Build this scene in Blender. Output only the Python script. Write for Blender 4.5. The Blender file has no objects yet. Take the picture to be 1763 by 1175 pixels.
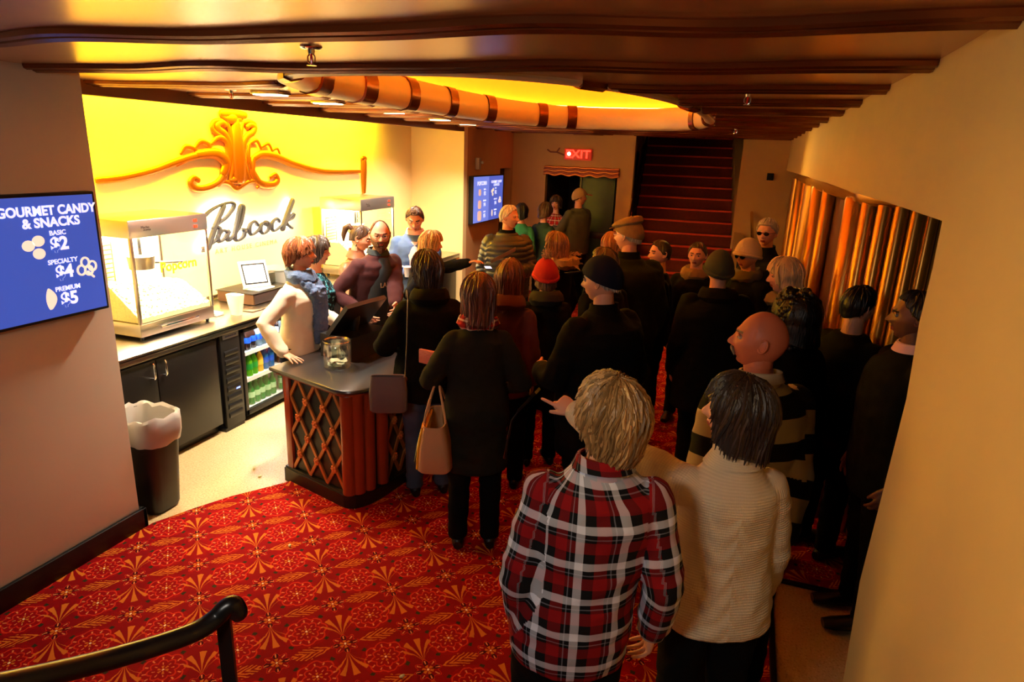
import bpy, bmesh, math, random
import numpy as np
from mathutils import Vector, Matrix, Euler, noise

random.seed(7)
S = bpy.context.scene
COL = S.collection
PI = math.pi

# ------------------------------------------------------------------ camera
cam_d = bpy.data.cameras.new('camera')
cam = bpy.data.objects.new('camera', cam_d)
COL.objects.link(cam)
cam_d.sensor_width = 36.0
cam_d.lens = 36.0 * 1130.0 / 1763.0
cam_d.clip_start = 0.02
_p, _y, _r = math.radians(16.2), math.radians(18.9), math.radians(2.2)
_F = Vector((-math.sin(_y) * math.cos(_p), math.cos(_y) * math.cos(_p), -math.sin(_p)))
_R = Vector((math.cos(_y), math.sin(_y), 0))
_U = _R.cross(_F)
_R2 = math.cos(_r) * _R + math.sin(_r) * _U
_U2 = -math.sin(_r) * _R + math.cos(_r) * _U
m = Matrix((( _R2.x, _U2.x, -_F.x, 0), (_R2.y, _U2.y, -_F.y, 0), (_R2.z, _U2.z, -_F.z, 2.3), (0, 0, 0, 1)))
cam.matrix_world = m
S.camera = cam

# ------------------------------------------------------------------ world, exposure
S.view_settings.view_transform = 'Standard'
S.view_settings.look = 'None'
S.view_settings.gamma = 1.0
S.view_settings.use_curve_mapping = False
S.view_settings.exposure = 0.05
W = bpy.data.worlds.new('world')
S.world = W
W.use_nodes = True
W.node_tree.nodes['Background'].inputs[0].default_value = (1.0, 0.62, 0.35, 1)
W.node_tree.nodes['Background'].inputs[1].default_value = 0.004


def lamp(name, typ, loc, energy, color, size=0.1, size_y=None, target=None, spot=None, blend=0.5, spread=None):
    l = bpy.data.lights.new(name, typ)
    l.energy = energy
    l.color = color
    if typ == 'AREA':
        l.size = size
        if size_y:
            l.shape = 'RECTANGLE'
            l.size_y = size_y
        if spread:
            l.spread = spread
    elif typ == 'SPOT':
        l.spot_size = spot
        l.spot_blend = blend
        l.shadow_soft_size = size
    else:
        l.shadow_soft_size = size
    o = bpy.data.objects.new(name, l)
    COL.objects.link(o)
    o.location = loc
    if target is not None:
        o.rotation_euler = (Vector(target) - Vector(loc)).to_track_quat('-Z', 'Y').to_euler()
    return o


AMBER = (1.0, 0.68, 0.008)
WARM = (1.0, 0.74, 0.42)
# amber strip hidden in the trough above the bar, washing the yellow wall
lamp('trough_strip_light', 'AREA', (-4.12, 4.9, 2.86), 330, AMBER, 4.6, 0.12, target=(-4.5, 4.9, 2.62), spread=math.radians(125))
# recessed down lights over the bar aisle
DOWN = [(-2.9, 3.62), (-2.98, 4.35), (-3.06, 5.43), (-3.16, 6.62), (-3.3, 7.66)]
for (x, y) in DOWN:
    lamp('down_light', 'SPOT', (x, y, 2.56), 270, (1.0, 0.86, 0.66), 0.06, spot=math.radians(112), blend=0.8, target=(x - 0.85, y, 0))
# lamp over the stair landing behind the camera
lamp('landing_lamp', 'AREA', (-0.9, -0.3, 2.45), 14, (1.0, 0.93, 0.82), 0.5, 0.3, target=(-1.2, 2.6, 0.4))
# added amber spot left of the camera, no fixture, brightening the right wall
lamp('right_wall_fill', 'SPOT', (-1.1, 0.8, 2.4), 38, (1.0, 0.60, 0.14), 0.08, spot=math.radians(84), blend=1.0, target=(0.47, 1.15, 1.5))
lamp('screen_fill', 'SPOT', (-0.3, 7.4, 2.50), 42, (1.0, 0.62, 0.12), 0.08, spot=math.radians(115), blend=1.0, target=(0.6, 6.2, 1.3))  # added spot without a fixture, brightening the far end of the gold screen
lamp('stair_lamp', 'SPOT', (-0.9, 10.2, 2.5), 3.0, (1.0, 0.45, 0.22), 0.05, spot=math.radians(120), blend=1.0, target=(-1.3, 10.5, 0.8))
lamp('lobby_far_lamp', 'SPOT', (-2.7, 8.7, 2.5), 9, (1.0, 0.5, 0.16), 0.08, spot=math.radians(130), blend=1.0, target=(-2.9, 10.4, 1.5))


# ------------------------------------------------------------------ materials
def lin(c):
    return tuple((v / 12.92 if v <= 0.04045 else ((v + 0.055) / 1.055) ** 2.4) for v in c)


def rgb(r, g, b):
    return lin((r / 255.0, g / 255.0, b / 255.0)) + (1.0,)


MATS = {}


def mat(name, col, rough=0.6, metal=0.0, emit=None, es=0.0, bump=0.0, bscale=60.0, var=0.0, vscale=6.0, spec=0.5, trans=0.0, coat=0.0, alpha=1.0, stretch=(1, 1, 1)):
    if name in MATS:
        return MATS[name]
    M = bpy.data.materials.new(name)
    M.use_nodes = True
    nt = M.node_tree
    b = nt.nodes['Principled BSDF']
    b.inputs['Base Color'].default_value = col
    b.inputs['Roughness'].default_value = rough
    b.inputs['Metallic'].default_value = metal
    b.inputs['Specular IOR Level'].default_value = spec
    b.inputs['Transmission Weight'].default_value = trans
    b.inputs['Coat Weight'].default_value = coat
    b.inputs['Alpha'].default_value = alpha
    if emit:
        b.inputs['Emission Color'].default_value = emit
        b.inputs['Emission Strength'].default_value = es
    if bump or var:
        tc = nt.nodes.new('ShaderNodeTexCoord')
        mp = nt.nodes.new('ShaderNodeMapping')
        mp.inputs['Scale'].default_value = stretch
        nt.links.new(tc.outputs['Object'], mp.inputs['Vector'])
        if var:
            n = nt.nodes.new('ShaderNodeTexNoise')
            n.inputs['Scale'].default_value = vscale
            n.inputs['Detail'].default_value = 5
            nt.links.new(mp.outputs[0], n.inputs['Vector'])
            mx = nt.nodes.new('ShaderNodeMix')
            mx.data_type = 'RGBA'
            mx.inputs[6].default_value = tuple(max(0, c * (1 - var)) for c in col[:3]) + (1,)
            mx.inputs[7].default_value = tuple(min(1, c * (1 + var)) for c in col[:3]) + (1,)
            nt.links.new(n.outputs['Fac'], mx.inputs[0])
            nt.links.new(mx.outputs[2], b.inputs['Base Color'])
        if bump:
            n2 = nt.nodes.new('ShaderNodeTexNoise')
            n2.inputs['Scale'].default_value = bscale
            n2.inputs['Detail'].default_value = 3
            nt.links.new(mp.outputs[0], n2.inputs['Vector'])
            bp = nt.nodes.new('ShaderNodeBump')
            bp.inputs['Strength'].default_value = bump
            bp.inputs['Distance'].default_value = 0.01
            nt.links.new(n2.outputs['Fac'], bp.inputs['Height'])
            nt.links.new(bp.outputs[0], b.inputs['Normal'])
    MATS[name] = M
    return M


class E:
    """tiny expression helper over shader Math nodes"""
    nt = None

    def __init__(s, v):
        s.v = v

    @staticmethod
    def op(o, *a):
        n = E.nt.nodes.new('ShaderNodeMath')
        n.operation = o
        for i, x in enumerate(a):
            x = x.v if isinstance(x, E) else x
            if isinstance(x, (int, float)):
                n.inputs[i].default_value = x
            else:
                E.nt.links.new(x, n.inputs[i])
        return E(n.outputs[0])

    def __add__(s, o): return E.op('ADD', s, o)
    __radd__ = __add__
    def __sub__(s, o): return E.op('SUBTRACT', s, o)
    def __rsub__(s, o): return E.op('SUBTRACT', o, s)
    def __mul__(s, o): return E.op('MULTIPLY', s, o)
    __rmul__ = __mul__
    def __truediv__(s, o): return E.op('DIVIDE', s, o)
    def __gt__(s, o): return E.op('GREATER_THAN', s, o)
    def __lt__(s, o): return E.op('LESS_THAN', s, o)
    def __abs__(s): return E.op('ABSOLUTE', s)


def eround(x): return E.op('ROUND', x)
def emod(x, p): return E.op('FLOORED_MODULO', x, p)
def esin(x): return E.op('SINE', x)
def ecos(x): return E.op('COSINE', x)
def ehyp(a, b): return E.op('SQRT', a * a + b * b)
def eatan2(a, b): return E.op('ARCTAN2', a, b)
def emax(a, b): return E.op('MAXIMUM', a, b)
def emin(a, b): return E.op('MINIMUM', a, b)


def layer(nt, base, fac, col):
    mx = nt.nodes.new('ShaderNodeMix')
    mx.data_type = 'RGBA'
    nt.links.new(fac.v, mx.inputs[0])
    if isinstance(base, tuple):
        mx.inputs[6].default_value = base
    else:
        nt.links.new(base, mx.inputs[6])
    if isinstance(col, tuple):
        mx.inputs[7].default_value = col
    else:
        nt.links.new(col, mx.inputs[7])
    return mx.outputs[2]


def new_nodes(name, rough=0.8):
    M = bpy.data.materials.new(name)
    M.use_nodes = True
    nt = M.node_tree
    b = nt.nodes['Principled BSDF']
    b.inputs['Roughness'].default_value = rough
    E.nt = nt
    MATS[name] = M
    return M, nt, b


def carpet_material():
    M, nt, b = new_nodes('carpet_pattern', 0.95)
    b.inputs['Specular IOR Level'].default_value = 0.1
    tc = nt.nodes.new('ShaderNodeTexCoord')
    # slight wobble so the weave is not razor sharp
    ns = nt.nodes.new('ShaderNodeTexNoise')
    ns.inputs['Scale'].default_value = 45
    nt.links.new(tc.outputs['Object'], ns.inputs['Vector'])
    sx = nt.nodes.new('ShaderNodeSeparateXYZ')
    nt.links.new(tc.outputs['Object'], sx.inputs[0])
    w = (E(ns.outputs['Fac']) - 0.5) * 0.012
    X, Y = E(sx.outputs[0]) + w, E(sx.outputs[1]) - w
    # square lattice turned 45 degrees, medallions on integer points
    k = 1 / 0.31 / math.sqrt(2)
    s = (X - Y) * k + 0.06
    t = (X + Y) * k - 0.04
    ms, mt_ = s - eround(s), t - eround(t)
    fs_, ft_ = s - 0.5, t - 0.5
    fi, fj = eround(fs_), eround(ft_)
    u, v = fs_ - fi, ft_ - fj
    par = emod(fi + fj, 2.0)          # 0: flower with sprays, 1: plain one
    red = rgb(140, 4, 8)
    dark = rgb(70, 4, 8)
    gold = rgb(200, 108, 30)
    pale = rgb(218, 128, 74)
    orange = rgb(196, 46, 22)
    green = rgb(52, 44, 22)
    r = ehyp(ms, mt_)
    th = eatan2(mt_, ms)
    # broad darker ground between medallions
    n2 = nt.nodes.new('ShaderNodeTexNoise')
    n2.inputs['Scale'].default_value = 9
    nt.links.new(tc.outputs['Object'], n2.inputs['Vector'])
    c = layer(nt, red, (r > 0.36) * E(n2.outputs['Fac']), rgb(118, 5, 8))
    # dark spots between petals
    fr = ehyp(u, v)
    fth = eatan2(v, u)
    c = layer(nt, c, (abs(fr - 0.125) < 0.06) * (ecos(fth * 4.0) > 0.45), dark)
    # medallion rings
    r1 = 0.27 + abs(ecos(th * 4.0)) * 0.045
    c = layer(nt, c, abs(r - r1) < 0.012, orange)
    r2 = 0.16 + abs(ecos(th * 4.0)) * 0.05
    c = layer(nt, c, abs(r - r2) < 0.012, orange)
    c = layer(nt, c, (abs(r - 0.245) < 0.026) * (ecos(th * 12.0) > 0.86), pale)
    c = layer(nt, c, (abs(r - 0.125) < 0.022) * (ecos(th * 8.0) > 0.90), pale)
    c = layer(nt, c, (abs(r - 0.055) < 0.024) * (ecos(th * 6.0) > 0.1), gold)
    c = layer(nt, c, r < 0.018, rgb(250, 225, 170))
    # small olive buds round the medallions
    c = layer(nt, c, (abs(r - 0.37) < 0.028) * (ecos(th * 4.0 + PI) > 0.93), green)
    # flowers
    c = layer(nt, c, (fr < 0.085) * (ecos(fth * 6.0) > -0.35) * (fr > 0.028), gold)
    c = layer(nt, c, fr < 0.018, rgb(250, 225, 170))
    c = layer(nt, c, (abs(fr - 0.15) < 0.035) * (ecos(fth * 8.0) > 0.88), pale)
    c = layer(nt, c, (abs(fr - (0.18 + 0.03 * ecos(fth * 8.0))) < 0.006), orange)

    def spray(c, a, bb, kind):
        # a across, bb along from -0.5 (root) to 0.5
        ang = eatan2(a, bb + 0.42)
        rad = ehyp(a, bb + 0.42)
        if kind == 0:
            eff = ang / (rad * 2.3)
            msk = (abs(eff) < 0.56) * (rad > 0.13) * (rad < 0.60 - eff * eff * 0.55) * (esin(eff * 23.0 + 0.6) > 0.72 - rad * 1.1)
        else:
            wd = emax(0.0, 0.135 - abs(bb + 0.0) * abs(bb + 0.0) * 1.3 - (bb < 0) * 0.03)
            msk = (abs(a) < wd) * (abs(bb) < 0.29) * (esin((abs(a) * 2.2 - bb) * 52.0) > abs(a) * 4.5 - 0.05)
        return layer(nt, c, msk, gold)

    # vertical edges: (i+.5, j) running along t
    es_, et_ = u, t - eround(t)
    pe = emod(fi + eround(t), 2.0) * 2.0 - 1.0
    c = spray(c, es_, et_ * pe, 1)
    eu, ev = s - eround(s), v
    pf = emod(fj + eround(s), 2.0) * 2.0 - 1.0
    c = spray(c, ev, eu * pf, 0)
    nt.links.new(c, b.inputs['Base Color'])
    bn = nt.nodes.new('ShaderNodeTexNoise')
    bn.inputs['Scale'].default_value = 420
    nt.links.new(tc.outputs['Object'], bn.inputs['Vector'])
    bp = nt.nodes.new('ShaderNodeBump')
    bp.inputs['Strength'].default_value = 0.35
    bp.inputs['Distance'].default_value = 0.004
    nt.links.new(bn.outputs['Fac'], bp.inputs['Height'])
    nt.links.new(bp.outputs[0], b.inputs['Normal'])
    return M


def uv_mat(name, fn, rough=0.9, bump=0.25, bscale=500, puff=False):
    """fn(nt, u, v) -> colour socket; u,v in metres along the cloth"""
    M, nt, b = new_nodes(name, rough)
    b.inputs['Specular IOR Level'].default_value = 0.25
    uvn = nt.nodes.new('ShaderNodeUVMap')
    uvn.uv_map = 'cloth'
    sp = nt.nodes.new('ShaderNodeSeparateXYZ')
    nt.links.new(uvn.outputs[0], sp.inputs[0])
    c, h = fn(nt, E(sp.outputs[0]), E(sp.outputs[1]))
    if isinstance(c, tuple):
        b.inputs['Base Color'].default_value = c
    else:
        nt.links.new(c, b.inputs['Base Color'])
    if h is not None:
        bp = nt.nodes.new('ShaderNodeBump')
        bp.inputs['Strength'].default_value = bump
        bp.inputs['Distance'].default_value = 0.01
        nt.links.new(h.v, bp.inputs['Height'])
        nt.links.new(bp.outputs[0], b.inputs['Normal'])
    return M


def plaid_fn(sc, black, red, grey, white):
    """each thread direction runs white, black, red, black; the weave shows their mean"""
    def fn(nt, u, v):
        def axis(x):
            q = emod(x, sc) / sc
            c = layer(nt, black, (q < 0.20), white)
            c = layer(nt, c, (q > 0.46) * (q < 0.78), red)
            c = layer(nt, c, (q > 0.86) * (q < 0.89), grey)
            return c
        return layer(nt, axis(u), E.op('ADD', (u < -99), 0.5), axis(v)), None
    return fn


def stripe_fn(p, fr, c1, c2):
    def fn(nt, u, v):
        return layer(nt, c1, emod(v, p) < p * fr, c2), None
    return fn


def knit_fn(c):
    def fn(nt, u, v):
        cable = esin(v * 75.0 + abs(esin(u * 30.0)) * 4.0) * (abs(u + 0.03) < 0.07) * (v < 1.22)
        h = esin(u * 900.0) * 0.12 + esin(v * 700.0) * 0.25 + cable * 1.2
        f = E.op('MULTIPLY', esin(v * 700.0) + 1.0, 0.09)
        return layer(nt, c, f, tuple(x * 0.55 for x in c[:3]) + (1,)), h
    return fn


def floral_fn(c1, c2, c3):
    def fn(nt, u, v):
        cb = nt.nodes.new('ShaderNodeCombineXYZ')
        nt.links.new(u.v, cb.inputs[0])
        nt.links.new(v.v, cb.inputs[1])
        vo = nt.nodes.new('ShaderNodeTexVoronoi')
        vo.inputs['Scale'].default_value = 38
        nt.links.new(cb.outputs[0], vo.inputs['Vector'])
        d = E(vo.outputs['Distance'])
        c = layer(nt, c1, (d < 0.42), c2)
        c = layer(nt, c, (d < 0.2), c3)
        return c, None
    return fn


# ------------------------------------------------------------------ mesh helpers
class MB:
    def __init__(s):
        s.v, s.f, s.m = [], [], []

    def add(s, vs, fs, mi=0):
        o = len(s.v)
        s.v.extend([tuple(p) for p in vs])
        for f in fs:
            s.f.append(tuple(i + o for i in f))
            s.m.append(mi)

    def box(s, a, b, mi=0, bev=0.0):
        if bev > 0:
            bm = bmesh.new()
            bmesh.ops.create_cube(bm, size=1)
            for v in bm.verts:
                v.co = Vector([(a[i] + b[i]) / 2 + v.co[i] * abs(b[i] - a[i]) for i in range(3)])
            bmesh.ops.bevel(bm, geom=bm.edges[:], offset=bev, segments=2, profile=0.5, affect='EDGES')
            bm.verts.index_update()
            s.add([v.co for v in bm.verts], [[v.index for v in f.verts] for f in bm.faces], mi)
            bm.free()
            return s
        x0, y0, z0 = [min(a[i], b[i]) for i in range(3)]
        x1, y1, z1 = [max(a[i], b[i]) for i in range(3)]
        s.add([(x0, y0, z0), (x1, y0, z0), (x1, y1, z0), (x0, y1, z0), (x0, y0, z1), (x1, y0, z1), (x1, y1, z1), (x0, y1, z1)],
              [(0, 3, 2, 1), (4, 5, 6, 7), (0, 1, 5, 4), (1, 2, 6, 5), (2, 3, 7, 6), (3, 0, 4, 7)], mi)
        return s

    def obox(s, c, ax, ay, az, mi=0):
        c, ax, ay, az = Vector(c), Vector(ax), Vector(ay), Vector(az)
        vs = [c + i * ax + j * ay + k * az for k in (-1, 1) for j in (-1, 1) for i in (-1, 1)]
        s.add(vs, [(0, 2, 3, 1), (4, 5, 7, 6), (0, 1, 5, 4), (1, 3, 7, 5), (3, 2, 6, 7), (2, 0, 4, 6)], mi)
        return s

    def loft(s, secs, n=16, mi=0, cap=True, p=1.0):
        """secs: (centre, axis a, axis b)"""
        vs = []
        for c, a, b in secs:
            c, a, b = Vector(c), Vector(a), Vector(b)
            for i in range(n):
                t = 2 * PI * i / n
                ct, st = math.cos(t), math.sin(t)
                if p != 1.0:
                    ct = math.copysign(abs(ct) ** p, ct)
                    st = math.copysign(abs(st) ** p, st)
                vs.append(c + a * ct + b * st)
        fs = []
        for k in range(len(secs) - 1):
            for i in range(n):
                j = (i + 1) % n
                fs.append((k * n + i, k * n + j, (k + 1) * n + j, (k + 1) * n + i))
        if cap:
            fs.append(tuple(reversed(range(n))))
            fs.append(tuple((len(secs) - 1) * n + i for i in range(n)))
        s.add(vs, fs, mi)
        return s

    def tube(s, pts, rad, n=10, mi=0, flat=1.0, up=None, ends=True, closed=False):
        pts = [Vector(p) for p in pts]
        if not hasattr(rad, '__len__'):
            rad = [rad] * len(pts)
        N = len(pts)
        tang = []
        for i in range(N):
            a = pts[max(i - 1, 0)] if not closed else pts[(i - 1) % N]
            b = pts[min(i + 1, N - 1)] if not closed else pts[(i + 1) % N]
            d = (b - a)
            tang.append(d.normalized() if d.length > 1e-9 else Vector((0, 0, 1)))
        up = Vector(up) if up is not None else (Vector((0, 0, 1)) if abs(tang[0].z) < 0.9 else Vector((1, 0, 0)))
        x = (up - tang[0] * up.dot(tang[0])).normalized()
        secs = []
        for i in range(N):
            x = (x - tang[i] * x.dot(tang[i]))
            x = x.normalized() if x.length > 1e-6 else tang[i].orthogonal().normalized()
            y = tang[i].cross(x)
            r = rad[i]
            if i == 0 and ends and not closed:
                for q, k in ((0.95, 0.3), (0.6, 0.8)):
                    secs.append((pts[0] - tang[0] * r * q, x * r * k, y * r * k * flat))
            secs.append((pts[i], x * r, y * r * flat))
            if i == N - 1 and ends and not closed:
                for q, k in ((0.6, 0.8), (0.95, 0.3)):
                    secs.append((pts[-1] + tang[-1] * r * q, x * r * k, y * r * k * flat))
        if closed:
            secs.append(secs[0])
        return s.loft(secs, n, mi, cap=not closed)

    def ell(s, c, r, rot=None, nu=16, nv=10, mi=0):
        if not hasattr(r, '__len__'):
            r = (r, r, r)
        c = Vector(c)
        rot = rot or Matrix.Identity(3)
        vs, fs = [], []
        for j in range(nv + 1):
            ph = PI * j / nv
            for i in range(nu):
                th = 2 * PI * i / nu
                q = Vector((r[0] * math.sin(ph) * math.cos(th), r[1] * math.sin(ph) * math.sin(th), r[2] * math.cos(ph)))
                vs.append(c + rot @ q)
        for j in range(nv):
            for i in range(nu):
                k = (i + 1) % nu
                fs.append((j * nu + i, (j + 1) * nu + i, (j + 1) * nu + k, j * nu + k))
        s.add(vs, fs, mi)
        return s

    def lathe(s, c, prof, n=24, mi=0, sx=1.0, sy=1.0):
        c = Vector(c)
        s.loft([((c.x, c.y, c.z + z), (r * sx, 0, 0), (0, r * sy, 0)) for r, z in prof], n, mi)
        return s

    def prism(s, poly, z0, z1, mi=0):
        n = len(poly)
        vs = [(x, y, z0) for x, y in poly] + [(x, y, z1) for x, y in poly]
        fs = [tuple(reversed(range(n))), tuple(range(n, 2 * n))]
        fs += [(i, (i + 1) % n, n + (i + 1) % n, n + i) for i in range(n)]
        s.add(vs, fs, mi)
        return s

    def mesh(s, name, mats, smooth=True):
        me = bpy.data.meshes.new(name)
        me.from_pydata(s.v, [], s.f)
        for q in (mats if isinstance(mats, (list, tuple)) else [mats]):
            me.materials.append(q)
        me.polygons.foreach_set('material_index', s.m)
        me.update()
        bm = bmesh.new()
        bm.from_mesh(me)
        bmesh.ops.remove_doubles(bm, verts=bm.verts, dist=1e-5)
        bmesh.ops.recalc_face_normals(bm, faces=bm.faces)
        bm.to_mesh(me)
        bm.free()
        if smooth:
            me.polygons.foreach_set('use_smooth', [True] * len(me.polygons))
            me.set_sharp_from_angle(angle=math.radians(38))
        me.update()
        return me

    def obj(s, name, mats, parent=None, smooth=True, loc=None):
        me = s.mesh(name, mats, smooth)
        o = bpy.data.objects.new(name, me)
        COL.objects.link(o)
        if loc is not None:
            L = Vector(loc)
            me.transform(Matrix.Translation(-L))
            o.location = L
        if parent:
            o.parent = parent
            o.matrix_parent_inverse = Matrix.Identity(4)
        return o


def tag(o, label, cat, group=None):
    o['label'] = label
    o['category'] = cat
    if group:
        o['group'] = group
    return o


def thing(name, label, cat, loc=(0, 0, 0), rotz=0.0, group=None):
    o = bpy.data.objects.new(name, None)
    COL.objects.link(o)
    o.location = loc
    o.rotation_euler = (0, 0, rotz)
    o.empty_display_size = 0.1
    return tag(o, label, cat, group)


def struct(name, mb, mats, smooth=True, parent=None):
    o = mb.obj(name, mats, parent, smooth)
    if not parent:
        o['kind'] = 'structure'
    return o


def kids(o):
    return [c for c in COL.objects if c.parent == o]


def copy_tree(o, parent=None):
    c = o.copy()
    COL.objects.link(c)
    c.parent = parent
    for k in kids(o):
        copy_tree(k, c)
    return c


def text_obj(name, txt, size, mtx, material, parent=None, bold=0.0, depth=0.001, align='CENTER', spacing=1.0, sx=1.0):
    cu = bpy.data.curves.new(name, 'FONT')
    cu.body = txt
    cu.size = size
    cu.align_x = align
    cu.align_y = 'CENTER'
    cu.offset = bold
    cu.extrude = depth
    cu.space_character = spacing
    cu.resolution_u = 4
    t = bpy.data.objects.new(name + '_tmp', cu)
    COL.objects.link(t)
    dg = bpy.context.evaluated_depsgraph_get()
    me = bpy.data.meshes.new_from_object(t.evaluated_get(dg))
    bpy.data.objects.remove(t)
    bpy.data.curves.remove(cu)
    me.transform(Matrix.Diagonal((sx, 1, 1, 1)))
    me.transform(mtx)
    me.materials.clear()
    me.materials.append(material)
    o = bpy.data.objects.new(name, me)
    COL.objects.link(o)
    if parent:
        o.parent = parent
    return o


def smooth_pts(pts, k=6):
    """Catmull-Rom through points of any dimension"""
    P = [np.array(p, float) for p in pts]
    out = []
    for i in range(len(P) - 1):
        p0, p1, p2, p3 = P[max(i - 1, 0)], P[i], P[i + 1], P[min(i + 2, len(P) - 1)]
        for j in range(k):
            t = j / k
            out.append(0.5 * ((2 * p1) + (-p0 + p2) * t + (2 * p0 - 5 * p1 + 4 * p2 - p3) * t * t + (-p0 + 3 * p1 - 3 * p2 + p3) * t ** 3))
    out.append(P[-1])
    return out


# basis for things facing +x (on the left wall): local x -> +y, local y -> +z, normal -> +x
def face_x(x, y, z):
    return Matrix(((0, 0, 1, x), (1, 0, 0, y), (0, 1, 0, z), (0, 0, 0, 1)))


# facing -y (towards the camera): local x -> +x, y -> z, normal -> -y
def face_my(x, y, z):
    return Matrix(((1, 0, 0, x), (0, 0, -1, y), (0, 1, 0, z), (0, 0, 0, 1)))


def w2l(o):
    m_ = Matrix.Translation(o.location) @ o.rotation_euler.to_matrix().to_4x4()
    return (w2l(o.parent) @ Matrix.Identity(4)) if False else (m_ if o.parent is None else world_of(o.parent) @ m_)


def world_of(o):
    m_ = Matrix.Translation(o.location) @ o.rotation_euler.to_matrix().to_4x4()
    return m_ if o.parent is None else world_of(o.parent) @ m_


def wpart(name, mb, mats, parent, smooth=True):
    """a part modelled in world coordinates, parented to its thing"""
    o = mb.obj(name, mats, None, smooth)
    o.data.transform(world_of(parent).inverted())
    o.parent = parent
    return o


def wtext(name, txt, size, mtx, material, parent, **k):
    o = text_obj(name, txt, size, mtx, material, None, **k)
    o.data.transform(world_of(parent).inverted())
    o.parent = parent
    return o


# =================================================================== materials of the place
m_wall = mat('painted_plaster', rgb(204, 196, 176), 0.75, bump=0.05, bscale=40, var=0.05, vscale=3)
m_wall_r = mat('cream_textured_plaster', rgb(205, 172, 112), 0.7, bump=0.12, bscale=25, var=0.06, vscale=5)
m_yellow = mat('yellow_feature_paint', rgb(240, 216, 156), 0.6, bump=0.03, bscale=60, var=0.03)
m_back = mat('tan_paint', rgb(190, 146, 92), 0.8, bump=0.05, bscale=40, var=0.05)
m_ceil = mat('bronze_glaze_ceiling', rgb(196, 148, 108), 0.26, 0.55, var=0.08, vscale=2.2, spec=0.6)
m_rib = mat('dark_bronze_moulding', rgb(120, 62, 28), 0.26, 0.55, var=0.12, vscale=3, spec=0.6)
m_black = mat('black_laminate', rgb(20, 18, 18), 0.45, bump=0.03)
m_base = mat('black_baseboard', rgb(14, 13, 14), 0.4)
m_steel = mat('brushed_steel', rgb(190, 184, 176), 0.28, 1.0, bump=0.06, bscale=90, stretch=(1, 18, 1))
m_chrome = mat('chrome', rgb(220, 220, 220), 0.12, 1.0)
m_gold = mat('gold_leaf', rgb(196, 112, 22), 0.34, 0.75, var=0.12, vscale=6)
m_goldscreen = mat('fluted_gold_lacquer', rgb(196, 134, 44), 0.30, 0.6, var=0.12, vscale=4)
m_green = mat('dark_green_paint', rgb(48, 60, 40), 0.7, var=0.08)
m_dark = mat('near_black', rgb(10, 9, 9), 0.8)
m_tile = None


def tile_material():
    M, nt, b = new_nodes('speckled_vinyl_tile', 0.42)
    tc = nt.nodes.new('ShaderNodeTexCoord')
    a = nt.nodes.new('ShaderNodeTexNoise')
    a.inputs['Scale'].default_value = 90
    a.inputs['Detail'].default_value = 3
    nt.links.new(tc.outputs['Object'], a.inputs['Vector'])
    n2 = nt.nodes.new('ShaderNodeTexNoise')
    n2.inputs['Scale'].default_value = 9
    nt.links.new(tc.outputs['Object'], n2.inputs['Vector'])
    c = layer(nt, rgb(205, 178, 128), E(n2.outputs['Fac']) * 0.6, rgb(186, 154, 104))
    c = layer(nt, c, (E(a.outputs['Fac']) > 0.60) * 0.55, rgb(146, 112, 70))
    c = layer(nt, c, (E(a.outputs['Fac']) < 0.38) * 0.5, rgb(226, 208, 168))
    nt.links.new(c, b.inputs['Base Color'])
    return M


m_tile = tile_material()
m_carpet = carpet_material()

# =================================================================== floor and carpet
fl = MB()
fl.box((-4.6, -1.2, -0.12), (2.6, 16.0, 0.0))
struct('floor', fl, m_tile)
cp = MB()
poly = [(-3.205, -1.0), (0.38, -1.0), (0.38, 3.55), (1.95, 3.55), (1.95, 8.5), (0.46, 8.5), (0.46, 10.5), (-3.68, 10.5), (-3.68, 8.52),
        (-3.3, 8.3), (-2.86, 6.9), (-2.76, 5.5), (-2.70, 3.7), (-2.77, 3.43), (-2.9, 3.24), (-3.0, 3.10), (-3.11, 2.88), (-3.16, 2.76), (-3.205, 2.655)]
cp.prism(poly, 0.0, 0.012)
carpet = cp.obj('carpet', m_carpet, smooth=False)
tag(carpet, 'red floral carpet with gold ferns and rosettes covering the lobby floor', 'carpet')
ed = MB()
ed.box((0.375, -1.0, 0.0), (0.405, 3.58, 0.02), bev=0.004)
ed.box((0.375, 3.54, 0.0), (1.95, 3.57, 0.02), bev=0.004)
tag(ed.obj('carpet_edge_strip', m_base), 'black edging strip between red carpet and tan tile at right doorway', 'edging strip')

# =================================================================== left stub wall
wl = MB()
wl.box((-4.5, -1.2, 0), (-3.23, 2.6, 3.0), bev=0.006)
struct('wall_left', wl, m_wall)
bb = MB()
bb.box((-3.23, -1.2, 0.0), (-3.205, 2.63, 0.135), bev=0.005)
bb.box((-3.6, 2.6, 0.0), (-3.205, 2.63, 0.135), bev=0.005)
struct('baseboard_left', bb, m_base)

# yellow feature wall behind the bar
wy = MB()
wy.box((-4.62, 2.6, 0), (-4.5, 8.5, 2.97))
struct('wall_yellow', wy, m_yellow)
tr = MB()
tr.box((-4.5, 2.6, 2.93), (-3.70, 8.5, 2.97))
tr.box((-3.78, 2.6, 2.52), (-3.70, 8.5, 2.93))
struct('trim_1', tr, mat('brown_soffit', rgb(110, 62, 24), 0.5, var=0.05))

wr = MB()
wr.box((-4.62, 8.5, 0), (-3.7, 8.62, 2.97))
struct('wall_return', wr, m_yellow)
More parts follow.
